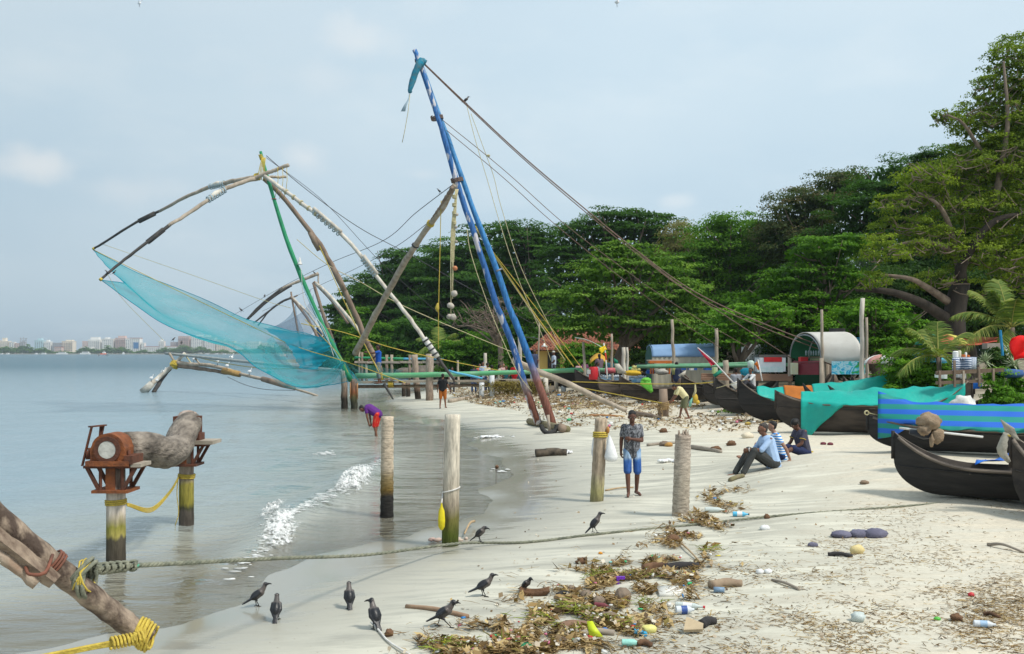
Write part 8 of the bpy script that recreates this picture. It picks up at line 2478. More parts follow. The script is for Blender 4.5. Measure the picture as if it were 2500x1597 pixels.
def build_birds():
 D=rad
 L=[((627,1483),18,36,.018,.02,'crow with raised bill facing right, leftmost one near the wet edge',0,1.0),((674,1516),97,52,.0,.05,'crow seen from behind standing next to the leftmost one',10,1.0),((853,1486),105,58,.0,.06,'crow seen from behind alone in the middle of the sand with trailing foot',-25,1.0),((915,1536),120,50,.004,.05,'crow seen from behind turning its head left beside the white cord',80,1.05),((1180,1459),8,30,.012,.02,'slim crow in profile facing right with long bill above the driftwood stick',0,1.0),((1284,1448),-45,38,-.02,.05,'smaller dark crow stepping to an open coconut husk',-10,.78),((1082,1533),-12,34,.0,.10,'crow striding right in front of the driftwood stick',0,1.08)]
 for(px,py),rz,lean,hu,st,lab,ht,sc in L:
  g=GP(px,py)
  crow(lab,g+V3((0,0,-.002)),D(rz),lean,hu,st,sc,ht)
 g=GP(1172,1338)
 crow('crow leaning forward on the hawser right of the mossy post',V3((g.x,GP(1172,1343).y-.0,H(g.x,g.y)+.115)),D(-14),44,-.05,.03,1.0,-10)
 g=GP(1451,1309)
 crow('upright crow with grey breast standing on the hawser in profile',V3((g.x,g.y,g.z+.045)),D(2),52,.01,.04,1.12,0)
 # perched far ones
 for(px,py,Y,rz,lab,sc)in((1137,243,37,10,'crow perched on the brown stay high in the sky',1.05),(1073,466,39,190,'small bird perched on the dark wire by the boom head',.75),(263,665,47.2,190,'dark bird perched near the tip of the lower net arm',.9),(278,665,47.4,0,'second dark bird hanging by the lower arm tip',.8),(589,756,92,185,'dark bird flying low before the far net arms',1.6),(646,722,88,90,'dark bird perched on the wire above the farthest net',1.3),(752,715,60,20,'dark bird flapping left of the green mast',1.2),(443,836,60,100,'small dark bird perched on the wire end over the bay',1.0),(423,828,64,15,'dark bird gliding before the far city',1.0),(768,666,60,200,'small dark bird perched on the wire right of the green mast',.8)):
  c=P(px,py,Y)-V3((0,0,.15*sc))
  crow(lab,c,D(rz),40,0,.02,sc,0,.016)
  # white egrets and gulls
 WH=mat('white_plumage',(.80,.80,.80),(.72,.72,.73),8,.7)
 def egret(px,py,Y,lab,sc=1.0,fly=False):
  c=P(px,py,Y)
  B=MB()
  B.ell(c,(.17*sc,.10*sc,.12*sc),10,8)
  B.cap(c+V3((.1,0,.05))*sc,.05*sc,c+V3((.16,0,.26))*sc,.032*sc)
  B.ell(c+V3((.19,0,.28))*sc,(.06*sc,.04*sc,.04*sc),8,6)
  if fly:
   for q in(-1,1):
    B.cap(c,.05*sc,c+V3((.05,q*.35,.18))*sc,.025*sc)
  root=thing('egret',lab,'egret',c,0,'white birds of the bay')
  me=voxel(B,.03,1)
  me.transform(Matrix.Translation(-c))
  part(me,'body',WH,root)
  MB().cap(c+V3((.23,0,.28))*sc,.014*sc,c+V3((.34,0,.27))*sc,.005*sc,6).build('bill',BEAK,root,c)
  for q in(-1,1):
   MB().tube([c+V3((0,q*.03,-.1))*sc,c+V3((.02,q*.03,-.34))*sc],.010,5).build('leg',BEAK,root,c)
 egret(564,873,71,'white egret flying above the grey rail',1.0,True)
 egret(531,884,74,'white egret on the boom left of the coir binding',.9)
 egret(554,893,73,'white egret on the boom just before the coir binding',.9)
 egret(609,907,72,'white egret on the boom near the teal float',.9)
 egret(473,877,75,'white egret in the gap below the grey rail',.8)
 egret(369,923,75,'white egret on the footing of the balance frame',.9)
 egret(383,928,75,'second white egret low on the frame leg',.8)
 egret(398,908,76,'white egret with spread wings beside the frame leg',1.1,True)
 egret(340,8,90,'pale gull gliding at the upper left of the sky',1.0,True)
 egret(1506,5,60,'grey gull crossing the top edge of the sky',.9,True)
 solo(MB().ell(P(657,909,52),(.13,.1,.07),9,6,jit=.1),'float',mat('teal_float',(.0,.40,.33),None,4,.5),'teal float hanging at the edge of the net','float',P(657,909,52))

# ---- foam, wrack, litter
def build_foam():
 rng=np.random.default_rng(8)
 fm,nt,b=new_mat('sea_foam')
 N,L=nt.nodes,nt.links
 b.inputs['Base Color'].default_value=(.70,.71,.70,1);b.inputs['Roughness'].default_value=.9
 out=[n for n in N if n.type=='OUTPUT_MATERIAL'][0]
 at=N.new('ShaderNodeAttribute');at.attribute_name='froth'
 ge=N.new('ShaderNodeNewGeometry')
 acc=at.outputs['Fac']
 for sc_,amp in((5.5,1.5),(19,1.1),(60,.55)):
  n1=N.new('ShaderNodeTexNoise');n1.inputs['Scale'].default_value=sc_;n1.inputs['Detail'].default_value=3
  L.new(ge.outputs['Position'],n1.inputs['Vector'])
  ma=N.new('ShaderNodeMath');ma.operation='MULTIPLY_ADD';ma.inputs[1].default_value=amp
  L.new(n1.outputs['Fac'],ma.inputs[0]);L.new(acc,ma.inputs[2]);acc=ma.outputs[0]
 mr=N.new('ShaderNodeMapRange');mr.interpolation_type='SMOOTHSTEP';mr.inputs[1].default_value=2.12;mr.inputs[2].default_value=2.75
 L.new(acc,mr.inputs[0])
 tr=N.new('ShaderNodeBsdfTransparent');mx=N.new('ShaderNodeMixShader')
 L.new(mr.outputs[0],mx.inputs[0]);L.new(tr.outputs[0],mx.inputs[1]);L.new(b.outputs[0],mx.inputs[2]);L.new(mx.outputs[0],out.inputs['Surface'])
 MATS['sea_foam']=fm
 def patch(cx,cy,wx,wy,ang,zmax,gain=1.0):
  ca,sa=math.cos(ang),math.sin(ang)
  nu,nv=150,110
  u,v=np.meshgrid(np.linspace(-1.5,1.5,nu),np.linspace(-1.5,1.5,nv),indexing='ij')
  px=cx+(u*wx*ca-v*wy*sa);py=cy+(u*wx*sa+v*wy*ca)
  Y=FPX*EYE/(py-HY);X=(px-HX)*Y/FPX
  fo=np.maximum(0,1-(u*u+v*v))**.7*gain-.35*np.maximum(0,u*u+v*v-1)
  nz=np.array([mnoise.noise(V3((a*7,b_*7,1.0)))+.7*mnoise.noise(V3((a*17,b_*17,3.0)))for a,b_ in zip(X.ravel(),Y.ravel())]).reshape(X.shape)
  Z=np.maximum(water_h(X,Y),ground_h(X,Y))+.012+zmax*np.maximum(0,fo)*np.clip(.5+.7*nz,0,1.3)
  me=np_mesh('foam',np.stack([X.ravel(),Y.ravel(),Z.ravel()],1),grid_faces(nu,nv),fm,smooth=True)
  a_=me.attributes.new('froth','FLOAT','POINT');a_.data.foreach_set('value',fo.ravel().astype(np.float32))
  o=link('foam',me);o['kind']='stuff'
 patch(686,1308,72,50,rad(-50),.12)
 patch(664,1262,44,22,rad(-30),.15,.95)
 patch(866,1182,66,30,rad(-24),.15)
 patch(780,1228,60,10,rad(-22),.05,.45)
 patch(650,1356,60,14,rad(-28),.02,.5)
 patch(960,1100,70,6,rad(-24),.02,.45)
 # thin lacing along the swash
 mb=MB()
 for k in range(260):
  t=rng.random()
  i=int(t*(len(CREST)-1));f=t*(len(CREST)-1)-i
  p=CREST[i].lerp(CREST[i+1],f)
  x,y=p.x+rng.normal(0,.10)+.15,p.y-abs(rng.normal(0,.35))
  mb.ell((x,y,.05+float(water_h(np.array([x]),np.array([y]))[0])*.6),(rng.uniform(.02,.10),.02,.008),6,4)
 for(px,py,n,sx)in((795,1108,26,14),(370,1278,14,8),(1205,1068,30,24),(1225,1150,10,14)):
  for _ in range(n):
   g=GP(px+rng.normal(0,sx),py+rng.normal(0,2.2))
   mb.ell((g.x,g.y,max(g.z,0)+.015),(rng.uniform(.03,.09),.03,.012),6,4)
 o=mb.build('foam',mat('foam_flecks',(.74,.75,.74)));o['kind']='stuff'
def band_pts(rng,n):
 """Random points in the wrack line (photograph column, row) and how thick it lies there."""
 line=[(1130,1597,150,26),(1300,1570,220,40),(1430,1520,190,46),(1500,1450,200,46),(1560,1400,150,34),(1640,1370,110,30),(1660,1320,80,26),(1720,1280,70,22),(1740,1240,60,20),(1770,1205,60,10),(1830,1185,46,6)]
 seg=rng.choice(len(line)-1,n,p=np.array([.20,.22,.17,.14,.08,.05,.05,.05,.03,.01]))
 t=rng.random(n)
 L_=np.array(line)
 a,b=L_[seg],L_[seg+1]
 m=a+(b-a)*t[:,None]
 px=m[:,0]+rng.normal(0,.5,n)*m[:,2]
 py=m[:,1]+rng.normal(0,.5,n)*m[:,3]
 return px,py
def scatter(px,py):
 """Ground points for many pixels at once."""
 Y=FPX*(EYE-.3)/(py-HY)
 for _ in range(6):
  x=(px-HX)*Y/FPX
  Y=FPX*(EYE-np.maximum(ground_h(x,Y),0))/(py-HY)
 x=(px-HX)*Y/FPX
 return x,Y,np.maximum(ground_h(x,Y),0)
def sticks(rng,x,y,z,L_,w,m,name,lift=.02,tilt=.25,attr=True):
 n=len(x)
 az=rng.normal(0,1.1,n)
 el=rng.normal(0,tilt,n)
 d=np.stack([np.cos(az)*np.cos(el),np.sin(az)*np.cos(el)*1.0,np.sin(el)],1)
 sd=np.stack([-np.sin(az),np.cos(az),np.zeros(n)],1)
 up=np.cross(d,sd)
 c=np.stack([x,y,z+lift*rng.random(n)+w*.5],1)
 a=c-d*L_[:,None]/2;b=c+d*L_[:,None]/2
 bend=up*(L_*rng.normal(0,.08,n))[:,None]+sd*(L_*rng.normal(0,.12,n))[:,None]
 mid=c+bend
 V=np.empty((n,9,3))
 for k,(p,s)in enumerate(((a,.7),(mid,1.0),(b,.45))):
  V[:,k*3]=p+sd*(w*s)[:,None];V[:,k*3+1]=p-sd*(w*s)[:,None];V[:,k*3+2]=p+up*(w*s*1.1)[:,None]
 f=np.array([[0,1,4,3],[1,2,5,4],[2,0,3,5],[3,4,7,6],[4,5,8,7],[5,3,6,8]])
 F=(np.arange(n)[:,None,None]*9+f[None]).reshape(-1,4)
 T=np.repeat(rng.random(n),6)
 o=link(name,np_mesh(name,V.reshape(-1,3),F,m,{'tint':T}));o['kind']='stuff'
 return o
def build_wrack():
 rng=np.random.default_rng(77)
 straw=leaf_mat('dry_wrack',(.055,.034,.015),(.28,.175,.070),(.62,.48,.25),.15)
 green=leaf_mat('green_wrack',(.10,.11,.02),(.24,.27,.04),(.36,.44,.07),.25)
 bits=leaf_mat('litter_bits',(.07,.045,.03),(.30,.215,.13),(.66,.60,.50),.05)
 # matted stalks and leaves
 px,py=band_pts(rng,15000)
 k=np.array([mnoise.noise(V3((a*.014,b*.035,2.0)))for a,b in zip(px,py)])>-.02
 px,py=px[k],py[k]
 x,y,z=scatter(px,py)
 n=len(x)
 heap=np.array([max(0,.6+mnoise.noise(V3((a*1.6,b*1.6,.3))))for a,b in zip(x,y)])
 sticks(rng,x,y,z+heap*.045*rng.random(n),rng.uniform(.04,.26,n),rng.uniform(.0022,.006,n),straw,'wrack',.03)
 sel=rng.random(n)<.22
 C=np.stack([x[sel],y[sel],z[sel]+.02+.05*rng.random(sel.sum())],1)
 m=len(C)
 V,Fq,T=leaves(C,rng.normal(size=(m,3))*.5+np.array([[0,0,1.]]),rng.random(m),rng.uniform(.04,.15,m),rng,.42)
 o=link('wrack_leaves',np_mesh('wrack_leaves',V,Fq,straw,{'tint':T}));o['kind']='stuff'
 gx=rng.normal(size=60)
 cl=rng.integers(0,n,15)
 idx=np.concatenate([np.full(26,c_)for c_ in cl])
 C=np.stack([x[idx]+rng.normal(0,.10,len(idx)),y[idx]+rng.normal(0,.07,len(idx)),z[idx]+.03+.05*rng.random(len(idx))],1)
 sticks(rng,C[:,0],C[:,1],C[:,2],rng.uniform(.05,.2,len(idx)),rng.uniform(.003,.007,len(idx)),green,'green_weed',.02)
 # small pale and coloured chips in the wrack
 sel=rng.random(n)<.10
 C=np.stack([x[sel],y[sel],z[sel]+.035+.05*rng.random(sel.sum())],1)
 m=len(C)
 V,Fq,T=leaves(C,rng.normal(size=(m,3))+np.array([[0,-.6,.8]]),rng.random(m)**.6,rng.uniform(.015,.065,m),rng,.8)
 o=link('litter_chips',np_mesh('litter_chips',V,Fq,bits,{'tint':T}));o['kind']='stuff'
 for i,(nm,c,q)in enumerate((('red',(.60,.05,.04),16),('blue',(.04,.24,.58),14),('white',(.80,.80,.78),60),('green',(.05,.45,.18),10),('yellow',(.72,.60,.05),14),('pink',(.66,.20,.30),10),('aqua',(.25,.60,.56),12))):
  ii=rng.integers(0,n,q)
  mb=MB()
  for j in ii:
   s=rng.uniform(.010,.032)
   mb.box((x[j]+rng.normal(0,.05),y[j]+rng.normal(0,.05),z[j]+.045+.03*rng.random()),(s*rng.uniform(1,2.2),s*rng.uniform(.8,1.6),s*rng.uniform(.35,.9)),Matrix.Rotation(rng.uniform(0,6.28),3,'Z')@Matrix.Rotation(rng.normal(0,.5),3,'X'))
  o=mb.build('litter_%s'%nm,mat('litter_'+nm,c,None,9,.5));o['kind']='stuff'
  # thin scatter of twigs and bits over the dry sand, in drifts along the slope
 n=17000
 px=rng.uniform(1500,2620,n);py=1160+440*rng.random(n)**.8
 keep=(px>2250-(py-1160)*2.2+rng.normal(0,60,n))&((np.array([mnoise.noise(V3((a*.004+b*.006,b*.02-a*.004,5.0)))for a,b in zip(px,py)])+.25*rng.normal(size=n))>.05)
 px,py=px[keep],py[keep]
 x,y,z=scatter(px,py)
 n=len(x)
 sticks(rng,x,y,z,rng.uniform(.02,.14,n)*rng.uniform(.4,1.4,n),rng.uniform(.002,.005,n),straw,'twig_litter',.004,.08)
 n=700
 px=rng.uniform(1100,2600,n);py=rng.uniform(1120,1597,n)
 keep=(px>1300-(py-1100)*.5)
 x,y,z=scatter(px[keep],py[keep])
 m=len(x)
 V,Fq,T=leaves(np.stack([x,y,z+.012],1),rng.normal(size=(m,3))*.4+np.array([[0,-.2,1.]]),rng.random(m)**.7,rng.uniform(.012,.05,m),rng,.8)
 o=link('sand_litter',np_mesh('sand_litter',V,Fq,bits,{'tint':T}));o['kind']='stuff'
 # the drift at the lower right
 n=900
 px=rng.normal(2420,70,n);py=rng.normal(1500,34,n)-(px-2420)*.12
 x,y,z=scatter(px,np.minimum(py,1640))
 sticks(rng,x,y,z,rng.uniform(.02,.16,n),rng.uniform(.002,.005,n),straw,'wrack',.01,.1)
 # the broad carpet of rubbish in the middle distance
 n=17000
 px=rng.uniform(1080,1900,n);py=np.where(rng.random(n)<.75,rng.uniform(945,1000,n),rng.uniform(985,1075,n))
 lim=np.interp(px,[1080,1150,1250,1330,1500,1700,1900],[958,985,1000,1035,1052,1058,1050])
 top=np.interp(px,[1080,1200,1400,1600,1900],[950,950,962,985,1020])
 dens=np.array([mnoise.noise(V3((a*.012,b*.05,9.0)))for a,b in zip(px,py)])+.3*rng.normal(size=n)
 keep=(py<lim)&(py>top)&((dens>-.12)|(py<985))
 px,py=px[keep],py[keep]
 x,y,z=scatter(px,py)
 n=len(x)
 h=rng.random(n)**2*.16*np.clip((1010-py)/50,.25,1)
 V,Fq,T=leaves(np.stack([x,y,z+.03+h],1),rng.normal(size=(n,3))+np.array([[0,-.7,.9]]),rng.random(n),rng.uniform(.04,.17,n),rng,.45)
 o=link('rubbish_carpet',np_mesh('rubbish_carpet',V,Fq,bits,{'tint':T}));o['kind']='stuff'
 ii=rng.choice(n,n//3,False)
 sticks(rng,x[ii],y[ii],z[ii]+h[ii],rng.uniform(.15,.8,len(ii)),rng.uniform(.008,.022,len(ii)),straw,'driftwood_scraps',.05,.15)
 for nm,c,q in(('red',(.60,.05,.04),9),('blue',(.04,.24,.58),9),('white',(.80,.80,.78),70),('green',(.05,.45,.18),7),('pink',(.66,.20,.30),14),('aqua',(.25,.60,.56),8),('yellow',(.72,.60,.05),7)):
  mb=MB()
  for j in rng.integers(0,n,q):
   s=rng.uniform(.03,.09)
   mb.ell((x[j],y[j],z[j]+.06+h[j]),(s*rng.uniform(.8,1.8),s,s*rng.uniform(.4,.9)),6,4,Matrix.Rotation(rng.uniform(0,6.28),3,'Z'),.2)
  o=mb.build('litter_%s'%nm,mat('litter_'+nm,c,None,9,.5));o['kind']='stuff'
def lump(px,py,r,m,name,label,cat,jit=.12,dz=.6,rot=0.0,nu=12,nv=8,group=None):
 g=GP(px,py)
 if not isinstance(r,tuple):r=(r,r,r)
 return solo(MB().ell(g+V3((0,0,r[2]*dz)),r,nu,nv,Matrix.Rotation(rot,3,'Z'),jit),name,m,label,cat,g,group)
def log_(px0,py0,px1,py1,r,m,name,label,cat,jit=.06,bend=.03,n=9,lift=.7,k=10):
 a,b=GP(px0,py0),GP(px1,py1)
 rs=r if isinstance(r,tuple)else(r,r*.8)
 a.z+=rs[0]*lift;b.z+=rs[1]*lift
 mid=a.lerp(b,.5)+V3((0,bend,bend*.5))
 return solo(MB().tube(spline([a,mid,b],k),[rs[0]+(rs[1]-rs[0])*i/(k-1)for i in range(k)],n,jit=jit),name,m,label,cat,a)
def bottle(px,py,L_,r,rz,m,label,capm=None,band=None):
 g=GP(px,py)
 root=thing('bottle',label,'bottle',g,rz)
 MB().tube([V3((x*L_,0,r))for x in(-.5,-.48,-.1,.18,.30,.40,.5)],[r*.7,r,r,r,r*.62,r*.36,r*.34],12).build('body',m,root,None,angle=50)
 if capm:MB().tube([V3((.49*L_,0,r)),V3((.56*L_,0,r))],r*.42,10).build('cap',capm,root,None,angle=50)
 if band:MB().tube([V3((-.22*L_,0,r)),V3((.1*L_,0,r))],r*1.02,12,cap=False).build('label_band',band,root)
 return root
def build_litter_things():
 HUSK=mat('coconut_husk',(.20,.11,.06),(.10,.055,.033),7,.95,.9,30)
 HUSK_L=mat('grey_husk',(.26,.20,.15),(.15,.11,.08),7,.95,.9,30)
 BAMB=mat('tan_cane',(.46,.33,.19),(.34,.23,.13),5,.8)
 WHITE=mat('white_plastic',(.80,.80,.79))
 PLB=lambda n,c:mat('plastic_'+n,c,tuple(v*.85 for v in c),6,.45,.3,20)
 CLEAR=PLB('milky',(.52,.58,.56))
 # named pieces of the wrack line
 log_(992,1486,1142,1512,(.024,.026),mat('red_brown_stick',(.22,.12,.08),(.34,.23,.15),5,.9),'stick','brown driftwood stick on bare sand behind the striding crow','stick')
 lump(950,1556,(.045,.04,.045),HUSK,'husk','brown husk lump beside the white cord among the crows','husk',.18)
 solo(MB().tube(spline([GP(906,1527)+V3((0,0,.03)),GP(925,1547)+V3((0,0,.02)),GP(950,1572)+V3((0,0,.02)),GP(1010,1610)+V3((0,0,.02))],20),.011,6),'rope',ROPE_W,'white cord lying at the feet of the crow that looks left','rope',GP(906,1527))
 g=GP(1305,1455)
 rows=[[g+V3((.17*(u-.5)*2*1.0,.075*math.cos(v),.075+.03*(2*u-1)**2+.075*math.sin(v)*(1-.5*(2*u-1)**2)-.02))for v in[PI+PI*q/8 for q in range(9)]]for u in[q/10 for q in range(11)]]
 solo(MB().slab(rows,.015),'husk',HUSK,'open half coconut husk lying before the small dark crow','husk',g)
 g=GP(1643,1331)
 lump(1643,1328,(.105,.085,.085),HUSK,'coconut','round brown coconut on the sand edge right of the upright crow','coconut',.05)
 log_(1655,1325,1720,1388,(.014,.009),BAMB,'cane','thin cane leaning from the round coconut across the wrack','stick',lift=2)
 log_(1570,1398,1628,1392,(.055,.05),HUSK,'log','mossy brown log butting against the black log','log',.12)
 log_(1622,1393,1706,1391,(.05,.05),mat('black_log',(.025,.024,.026),(.05,.045,.045),6,.85),'log','smooth black log in the upper wrack line','log',.03)
 log_(1602,1405,1650,1418,(.035,.04),WOOD_W,'driftwood','pale driftwood chunk below the mossy log','driftwood',.1)
 g=GP(1640,1440)
 solo(MB().slab([[P(1603,1430,g.y-.0),P(1676,1430,g.y+.1)],[P(1611,1450,g.y-.35),P(1676,1446,g.y-.3)]],.05),'foam_board',mat('white_foam',(.80,.78,.72),(.70,.68,.62),8,.9),'white foam board in the middle of the wrack line','foam',g)
 lump(1395,1447,(.055,.05,.05),HUSK_L,'coconut','dark round coconut at the left tip of the upper wrack','coconut',.05)
 log_(1362,1460,1390,1458,(.034,.034),mat('black_log',(.025,.024,.026)),'shoe_sole','dark blue black sole beside the round coconut at the left tip','sole',.05)
 log_(1357,1462,1385,1478,(.026,.030),BAMB,'cane','tan cane stump below the dark sole','stick',.04)
 lump(1432,1465,(.085,.07,.065),HUSK_L,'coconut','grey coconut husk left of the brown streaked one','coconut',.1)
 lump(1520,1472,(.095,.085,.10),HUSK_L,'coconut','large grey coconut with dark crack in the middle of the wrack','coconut',.06)
 lump(1462,1478,(.075,.07,.06),HUSK_L,'coconut','half buried grey husk between the two larger ones','coconut',.12)
 g=GP(1512,1428)
 solo(MB().add([tuple(g+V3(q))for q in((-.03,0,0),(0,0,0),(0,0,.09),(-.03,0,.09),(.07,0,.06),(.07,0,.09),(-.03,.05,0),(0,.05,0),(0,.05,.09),(-.03,.05,.09),(.07,.05,.06),(.07,.05,.09),(0,0,.06),(0,.05,.06))],[(0,1,12,2,3),(12,4,5,2),(9,8,13,7,6),(8,11,10,13),(3,2,8,9),(2,5,11,8),(4,10,11,5),(12,13,10,4),(1,7,13,12),(0,6,7,1),(0,3,9,6)]),'plastic_piece',PLB('violet',(.16,.03,.42)),'violet plastic bracket sticking up from the wrack','plastic',g,smooth=False)
 bottle(1745,1252,.34,.045,rad(-8),CLEAR,'milky plastic bottle in the upper wrack by the ragged post')
 bottle(1808,1262,.26,.042,rad(-10),PLB('sky',(.10,.46,.70)),'bright blue drink bottle at the right edge of the upper wrack',PLB('dark',(.05,.05,.06)),WHITE)
 bottle(1683,1488,.30,.035,rad(-18),CLEAR,'clear bottle with red cap in the lower wrack',PLB('red',(.55,.04,.05)),WHITE)
 bottle(1672,1502,.20,.045,rad(5),PLB('white_blue',(.62,.66,.70)),'white and blue bottle below the red capped one',None,PLB('deep_blue',(.05,.10,.32)))
 bottle(1395,1491,.19,.035,rad(-5),PLB('wine',(.20,.05,.06)),'wine coloured bottle at the left of the lower wrack')
 bottle(1470,1486,.17,.026,rad(-25),PLB('wine',(.20,.05,.06)),'small dark red bottle right of the wine coloured one',PLB('rose',(.5,.15,.2)))
 bottle(1540,1578,.17,.034,rad(-3),PLB('aqua',(.30,.62,.54)),'aqua green bottle near the lower edge of the wrack')
 log_(1555,1581,1590,1582,(.030,.028),HUSK,'driftwood','brown stub right of the aqua bottle','driftwood',.12)
 lump(1421,1503,(.035,.03,.03),PLB('cherry',(.60,.05,.08)),'cap','cherry red lid in the lower left wrack','lid',.05)
 lump(1421,1510,(.04,.03,.02),WHITE,'cap','white lid just below the cherry red one','lid',.05)
 lump(1486,1515,(.10,.07,.05),HUSK_L,'stone','grey stone with orange scrap in the wrack','stone',.12)
 lump(1474,1516,(.05,.03,.03),PLB('orange',(.66,.28,.03)),'plastic_scrap','orange plastic scrap on the grey stone','plastic',.2)
 log_(1364,1545,1434,1537,(.05,.045),mat('brown_plank',(.20,.12,.08),(.28,.18,.12),4,.9),'driftwood','flat brown timber slab left of the lime bag','driftwood',.08)
 g=GP(1445,1550)
 solo(MB().slab([[g+V3((-.05,0,.13)),g+V3((0,-.02,.14))],[g+V3((-.04,-.05,.06)),g+V3((.05,-.06,.07))],[g+V3((-.03,-.07,.0)),g+V3((.10,-.10,.01))]],.015),'plastic_bag',PLB('lime_bag',(.58,.68,.03)),'lime and yellow bag scrap standing in the lower wrack','bag',g)
 lump(1477,1544,(.034,.03,.028),PLB('royal',(.03,.16,.48)),'cap','royal blue lid right of the lime bag','lid',.05)
 log_(1418,1556,1500,1553,(.032,.03),mat('grey_stick',(.36,.31,.25),(.26,.22,.18),5,.9),'stick','thick grey stick lying under the lime bag','stick',.05)
 g=GP(1563,1552)
 solo(MB().box(g+V3((0,0,.03)),(.13,.08,.03),Matrix.Rotation(.3,3,'Y')),'carton',PLB('cyan',(.02,.34,.62)),'cyan blue flattened carton in the lower wrack','carton',g,smooth=False)
 lump(1584,1546,(.075,.05,.05),PLB('lemon',(.72,.66,.22)),'plastic_bag','pale yellow crumpled bag right of the cyan carton','bag',.22)
 log_(1712,1535,1745,1525,(.05,.04),mat('black_log',(.025,.024,.026)),'log','short black log at the right end of the lower wrack','log',.05)
 g=GP(1692,1545)
 solo(MB().slab([[g+V3((-.10,-.05,.02)),g+V3((.08,-.08,.03))],[g+V3((-.05,.1,.11)),g+V3((.10,.02,.06))]],.03),'board',mat('tan_board',(.50,.40,.26),(.40,.31,.20),5,.9),'tan wedge of board beside the short black log','board',g,smooth=False)
 log_(1735,1440,1810,1432,(.06,.045),mat('tan_root',(.34,.26,.18),(.24,.17,.12),5,.9),'driftwood','hollow tan palm root at the right of the upper wrack','driftwood',.15)
 g=GP(1755,1448)
 solo(MB().tube([g+V3((-.06,0,.03)),g+V3((.06,-.02,.03))],.035,10),'can',PLB('can_blue',(.20,.30,.42)),'silver blue can before the hollow palm root','can',g)
 bottle(1258,1575,.26,.04,rad(40),PLB('pink_red',(.46,.12,.12)),'dull red bottle at the lower left of the wrack')
 lump(1285,1590,(.07,.06,.05),PLB('bottle_green',(.02,.22,.10)),'cap','dark green cup at the lower edge of the wrack','cup',.06)
 g=GP(1224,1578)
 solo(MB().ell(g+V3((0,0,.04)),(.03,.07,.012),12,6,Matrix.Rotation(.5,3,'X')@Matrix.Rotation(.2,3,'Z')),'sole',PLB('pale_sole',(.60,.46,.38)),'pale pink slipper sole left of the dull red bottle','sole',g)
 # on the open sand
 g=GP(2095,1310)
 root=thing('trousers','crumpled grey violet trousers lying on the dry sand','clothing',g)
 GV=mat('grey_violet_cloth',(.16,.155,.215),(.12,.115,.165),6,.9,.8,18)
 for px,r in((2055,(.16,.10,.06)),(2100,(.16,.10,.07)),(2138,(.17,.13,.085))):
  c=GP(px,1312)
  MB().ell(c+V3((0,0,.04)),r,14,9,None,.12).build('cloth',GV,root,g)
 lump(2084,1303,(.035,.03,.035),PLB('denim_bit',(.12,.20,.34)),'rag','small blue rag on the grey violet trousers','cloth',.2)
 lump(1984,1336,(.075,.04,.04),GV,'rag','small dark violet rag left of the trousers','cloth',.18)
 lump(2093,1352,(.095,.07,.075),mat('pale_sponge',(.68,.56,.28),(.58,.46,.22),6,.9),'sponge','pale yellow foam lump on the dry sand','foam',.15)
 log_(2022,1358,2080,1362,(.03,.026),mat('black_log',(.025,.024,.026)),'brush','flat black brush beside the pale yellow foam','brush',.1)
 lump(2110,1182,(.085,.05,.045),mat('brown_shell',(.28,.20,.14),(.18,.13,.09),6,.9),'husk','brown husk on the smooth sand left of the near canoe','husk',.25)
 log_(1885,1420,1952,1442,(.015,.018),mat('grey_stick',(.36,.31,.25)),'stick','grey stick on the dry sand right of the wrack','stick')
 log_(2412,1334,2500,1352,(.024,.014),mat('grey_stick',(.36,.31,.25)),'stick','crooked grey stick at the right edge of the sand','stick',.1,.08)
 lump(2095,1518,(.075,.06,.06),CLEAR,'plastic_cup','crushed clear plastic cup on the dry sand','cup',.18)
 lump(2371,1458,(.035,.03,.028),PLB('red',(.55,.04,.05)),'cap','bright red lid in the lower right drift','lid',.06)
 lump(2288,1516,(.038,.025,.022),PLB('grass',(.10,.45,.06)),'cap','green lid in the lower right drift','lid',.06)
 bottle(2404,1535,.20,.035,rad(-14),PLB('white_blue',(.62,.66,.70)),'white bottle with blue band in the lower right drift',None,PLB('pale_blue',(.35,.5,.68)))
 log_(2402,1505,2440,1513,(.02,.018),HUSK,'stick','thick brown stick in the lower right drift','stick')
 lump(2335,1516,(.06,.05,.045),HUSK,'husk','brown husk tangle in the lower right drift','husk',.25)
 lump(1867,1294,(.085,.06,.045),WHITE,'foam_block','white foam lump on the sand right of the blue bottle','foam',.18)
 lump(1872,1267,(.05,.04,.05),HUSK,'husk','reddish husk right of the blue bottle','husk',.2)
 for px,py,r,lab in((1855,1402,.05,'pair of white shells with weed on the sand, left one'),(1875,1401,.05,'pair of white shells with weed on the sand, right one')):
  lump(px,py,(r,r*.8,r*.7),WHITE,'shell',lab,'shell',.15)
  # middle distance
 g=GP(1345,1120)
 log_(1308,1116,1384,1112,(.125,.10),mat('charred_log',(.028,.025,.023),(.12,.095,.07),5,.95,.9,16),'log','dark stubby log lying alone on the damp sand','log',.10,.05,12,.75,12)
 for px,py,w,lab in((1198,1069,24,'white cloth scrap at the water edge below the pier'),(1630,1130,22,'white rag on the damp sand left of the ringed post'),(1385,1108,12,'white plastic scrap behind the dark stubby log')):
  g=GP(px,py);s=g.y/FPX
  mb=MB()
  for k in range(6):
   mb.ell(g+V3(((k-2.5)/3*w*s,R.uniform(-.1,.1),.03+R.uniform(0,.03))),(w*s*.3,.10,.045),8,6,None,.2)
  b=solo(mb,'rag',WHITE,lab,'cloth',g)
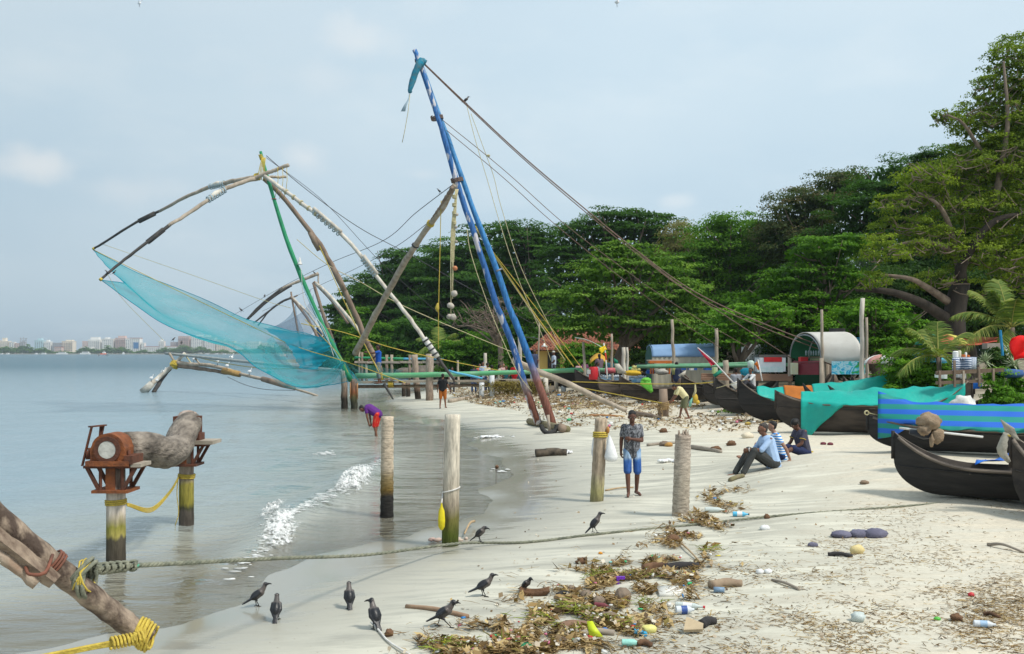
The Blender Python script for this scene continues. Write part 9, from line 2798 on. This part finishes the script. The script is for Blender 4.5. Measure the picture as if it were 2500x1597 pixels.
 for px,py,lab in((1622,1089,'grey brown husk clump on the sand above the white rag'),(1620,1056,'red brown husk clump behind the ringed post'),(1785,1088,'dark husk with bottle near the seated man'),(1748,1102,'dark weed clump left of the seated man')):
  lump(px,py,(.14,.10,.09),HUSK_L if 'grey' in lab else HUSK,'husk',lab,'husk',.25)
 lump(1633,1090,(.12,.09,.075),mat('ochre_lump',(.48,.27,.08),(.38,.2,.06),6,.8),'husk','ochre husk right of the grey brown clump','husk',.15)
 lump(1825,1070,(.20,.12,.12),mat('pale_foam_box',(.68,.60,.46),(.60,.52,.40),6,.9),'foam_block','pale tan foam block behind the seated man','foam',.15)
 lump(1826,1038,(.12,.09,.075),mat('ochre_can',(.50,.36,.08)),'can','ochre tin lying behind the seated man','can',.08)
 for px,py,lab in((2010,1086,'dark red shoe behind the sand bank, left one of the pair'),(2027,1087,'dark red shoe behind the sand bank, right one of the pair')):
  lump(px,py,(.09,.06,.05),mat('maroon_shoe',(.16,.03,.045),None,6,.6),'shoe',lab,'shoe',.08)
 for px,py,lab in((1160,985,'long grey log at the left end of the rubbish carpet'),):
  log_(1098,984,1188,968,(.14,.10),WOOD,'log',lab,'log')
 log_(1438,1017,1520,1019,(.06,.05),mat('orange_batten',(.46,.24,.10)),'log','orange brown timber lying behind the walking man','log')
 log_(1580,1090,1665,1083,(.05,.04),mat('grey_stick',(.36,.31,.25)),'stick','long grey root on the sand behind the ringed post','stick')
 log_(1690,1096,1760,1106,(.07,.05),mat('grey_stick',(.36,.31,.25)),'stick','grey root running toward the seated man','stick')
 log_(1478,1200,1546,1192,(.018,.014),BAMB,'cane','bamboo cane on the sand behind the walking man feet','stick',lift=1)
 log_(1782,1177,1815,1166,(.05,.045),mat('mossy_log',(.16,.15,.07)),'log','mossy stick end at the feet of the seated man','log',.12)
 mb=MB()
 g=GP(1088,1322)
 for k in range(10):
  mb.ell(g+V3((R.uniform(-.22,.35),R.uniform(-.1,.1),.03)),(R.uniform(.03,.09),.04,.03),8,5,None,.25)
 solo(mb,'weed_clump',mat('pinkish_weed',(.44,.30,.26),(.52,.44,.36),6,.9),'pinkish weed and plastic caught at the foot of the mossy post','weed',g)
 log_(1134,1312,1158,1285,(.014,.022),BAMB,'stick','curved tan root sticking up right of the mossy post','stick',.05,.1,lift=4)
 for px,py,r,lab in((1213,1143,.05,'dark coconut at the edge of the wet sand'),):
  lump(px,py,r,HUSK,'coconut',lab,'coconut',.06)
 lump(1420,1378,(.08,.05,.05),HUSK,'husk','nest of coir fibre on bare sand above the wrack','husk',.25)
 lump(1466,1354,(.03,.025,.02),PLB('orange',(.66,.28,.03)),'plastic_scrap','orange scrap alone on the bare sand','plastic',.2)
build_people()
build_birds()
build_foam()
build_wrack()
build_litter_things()
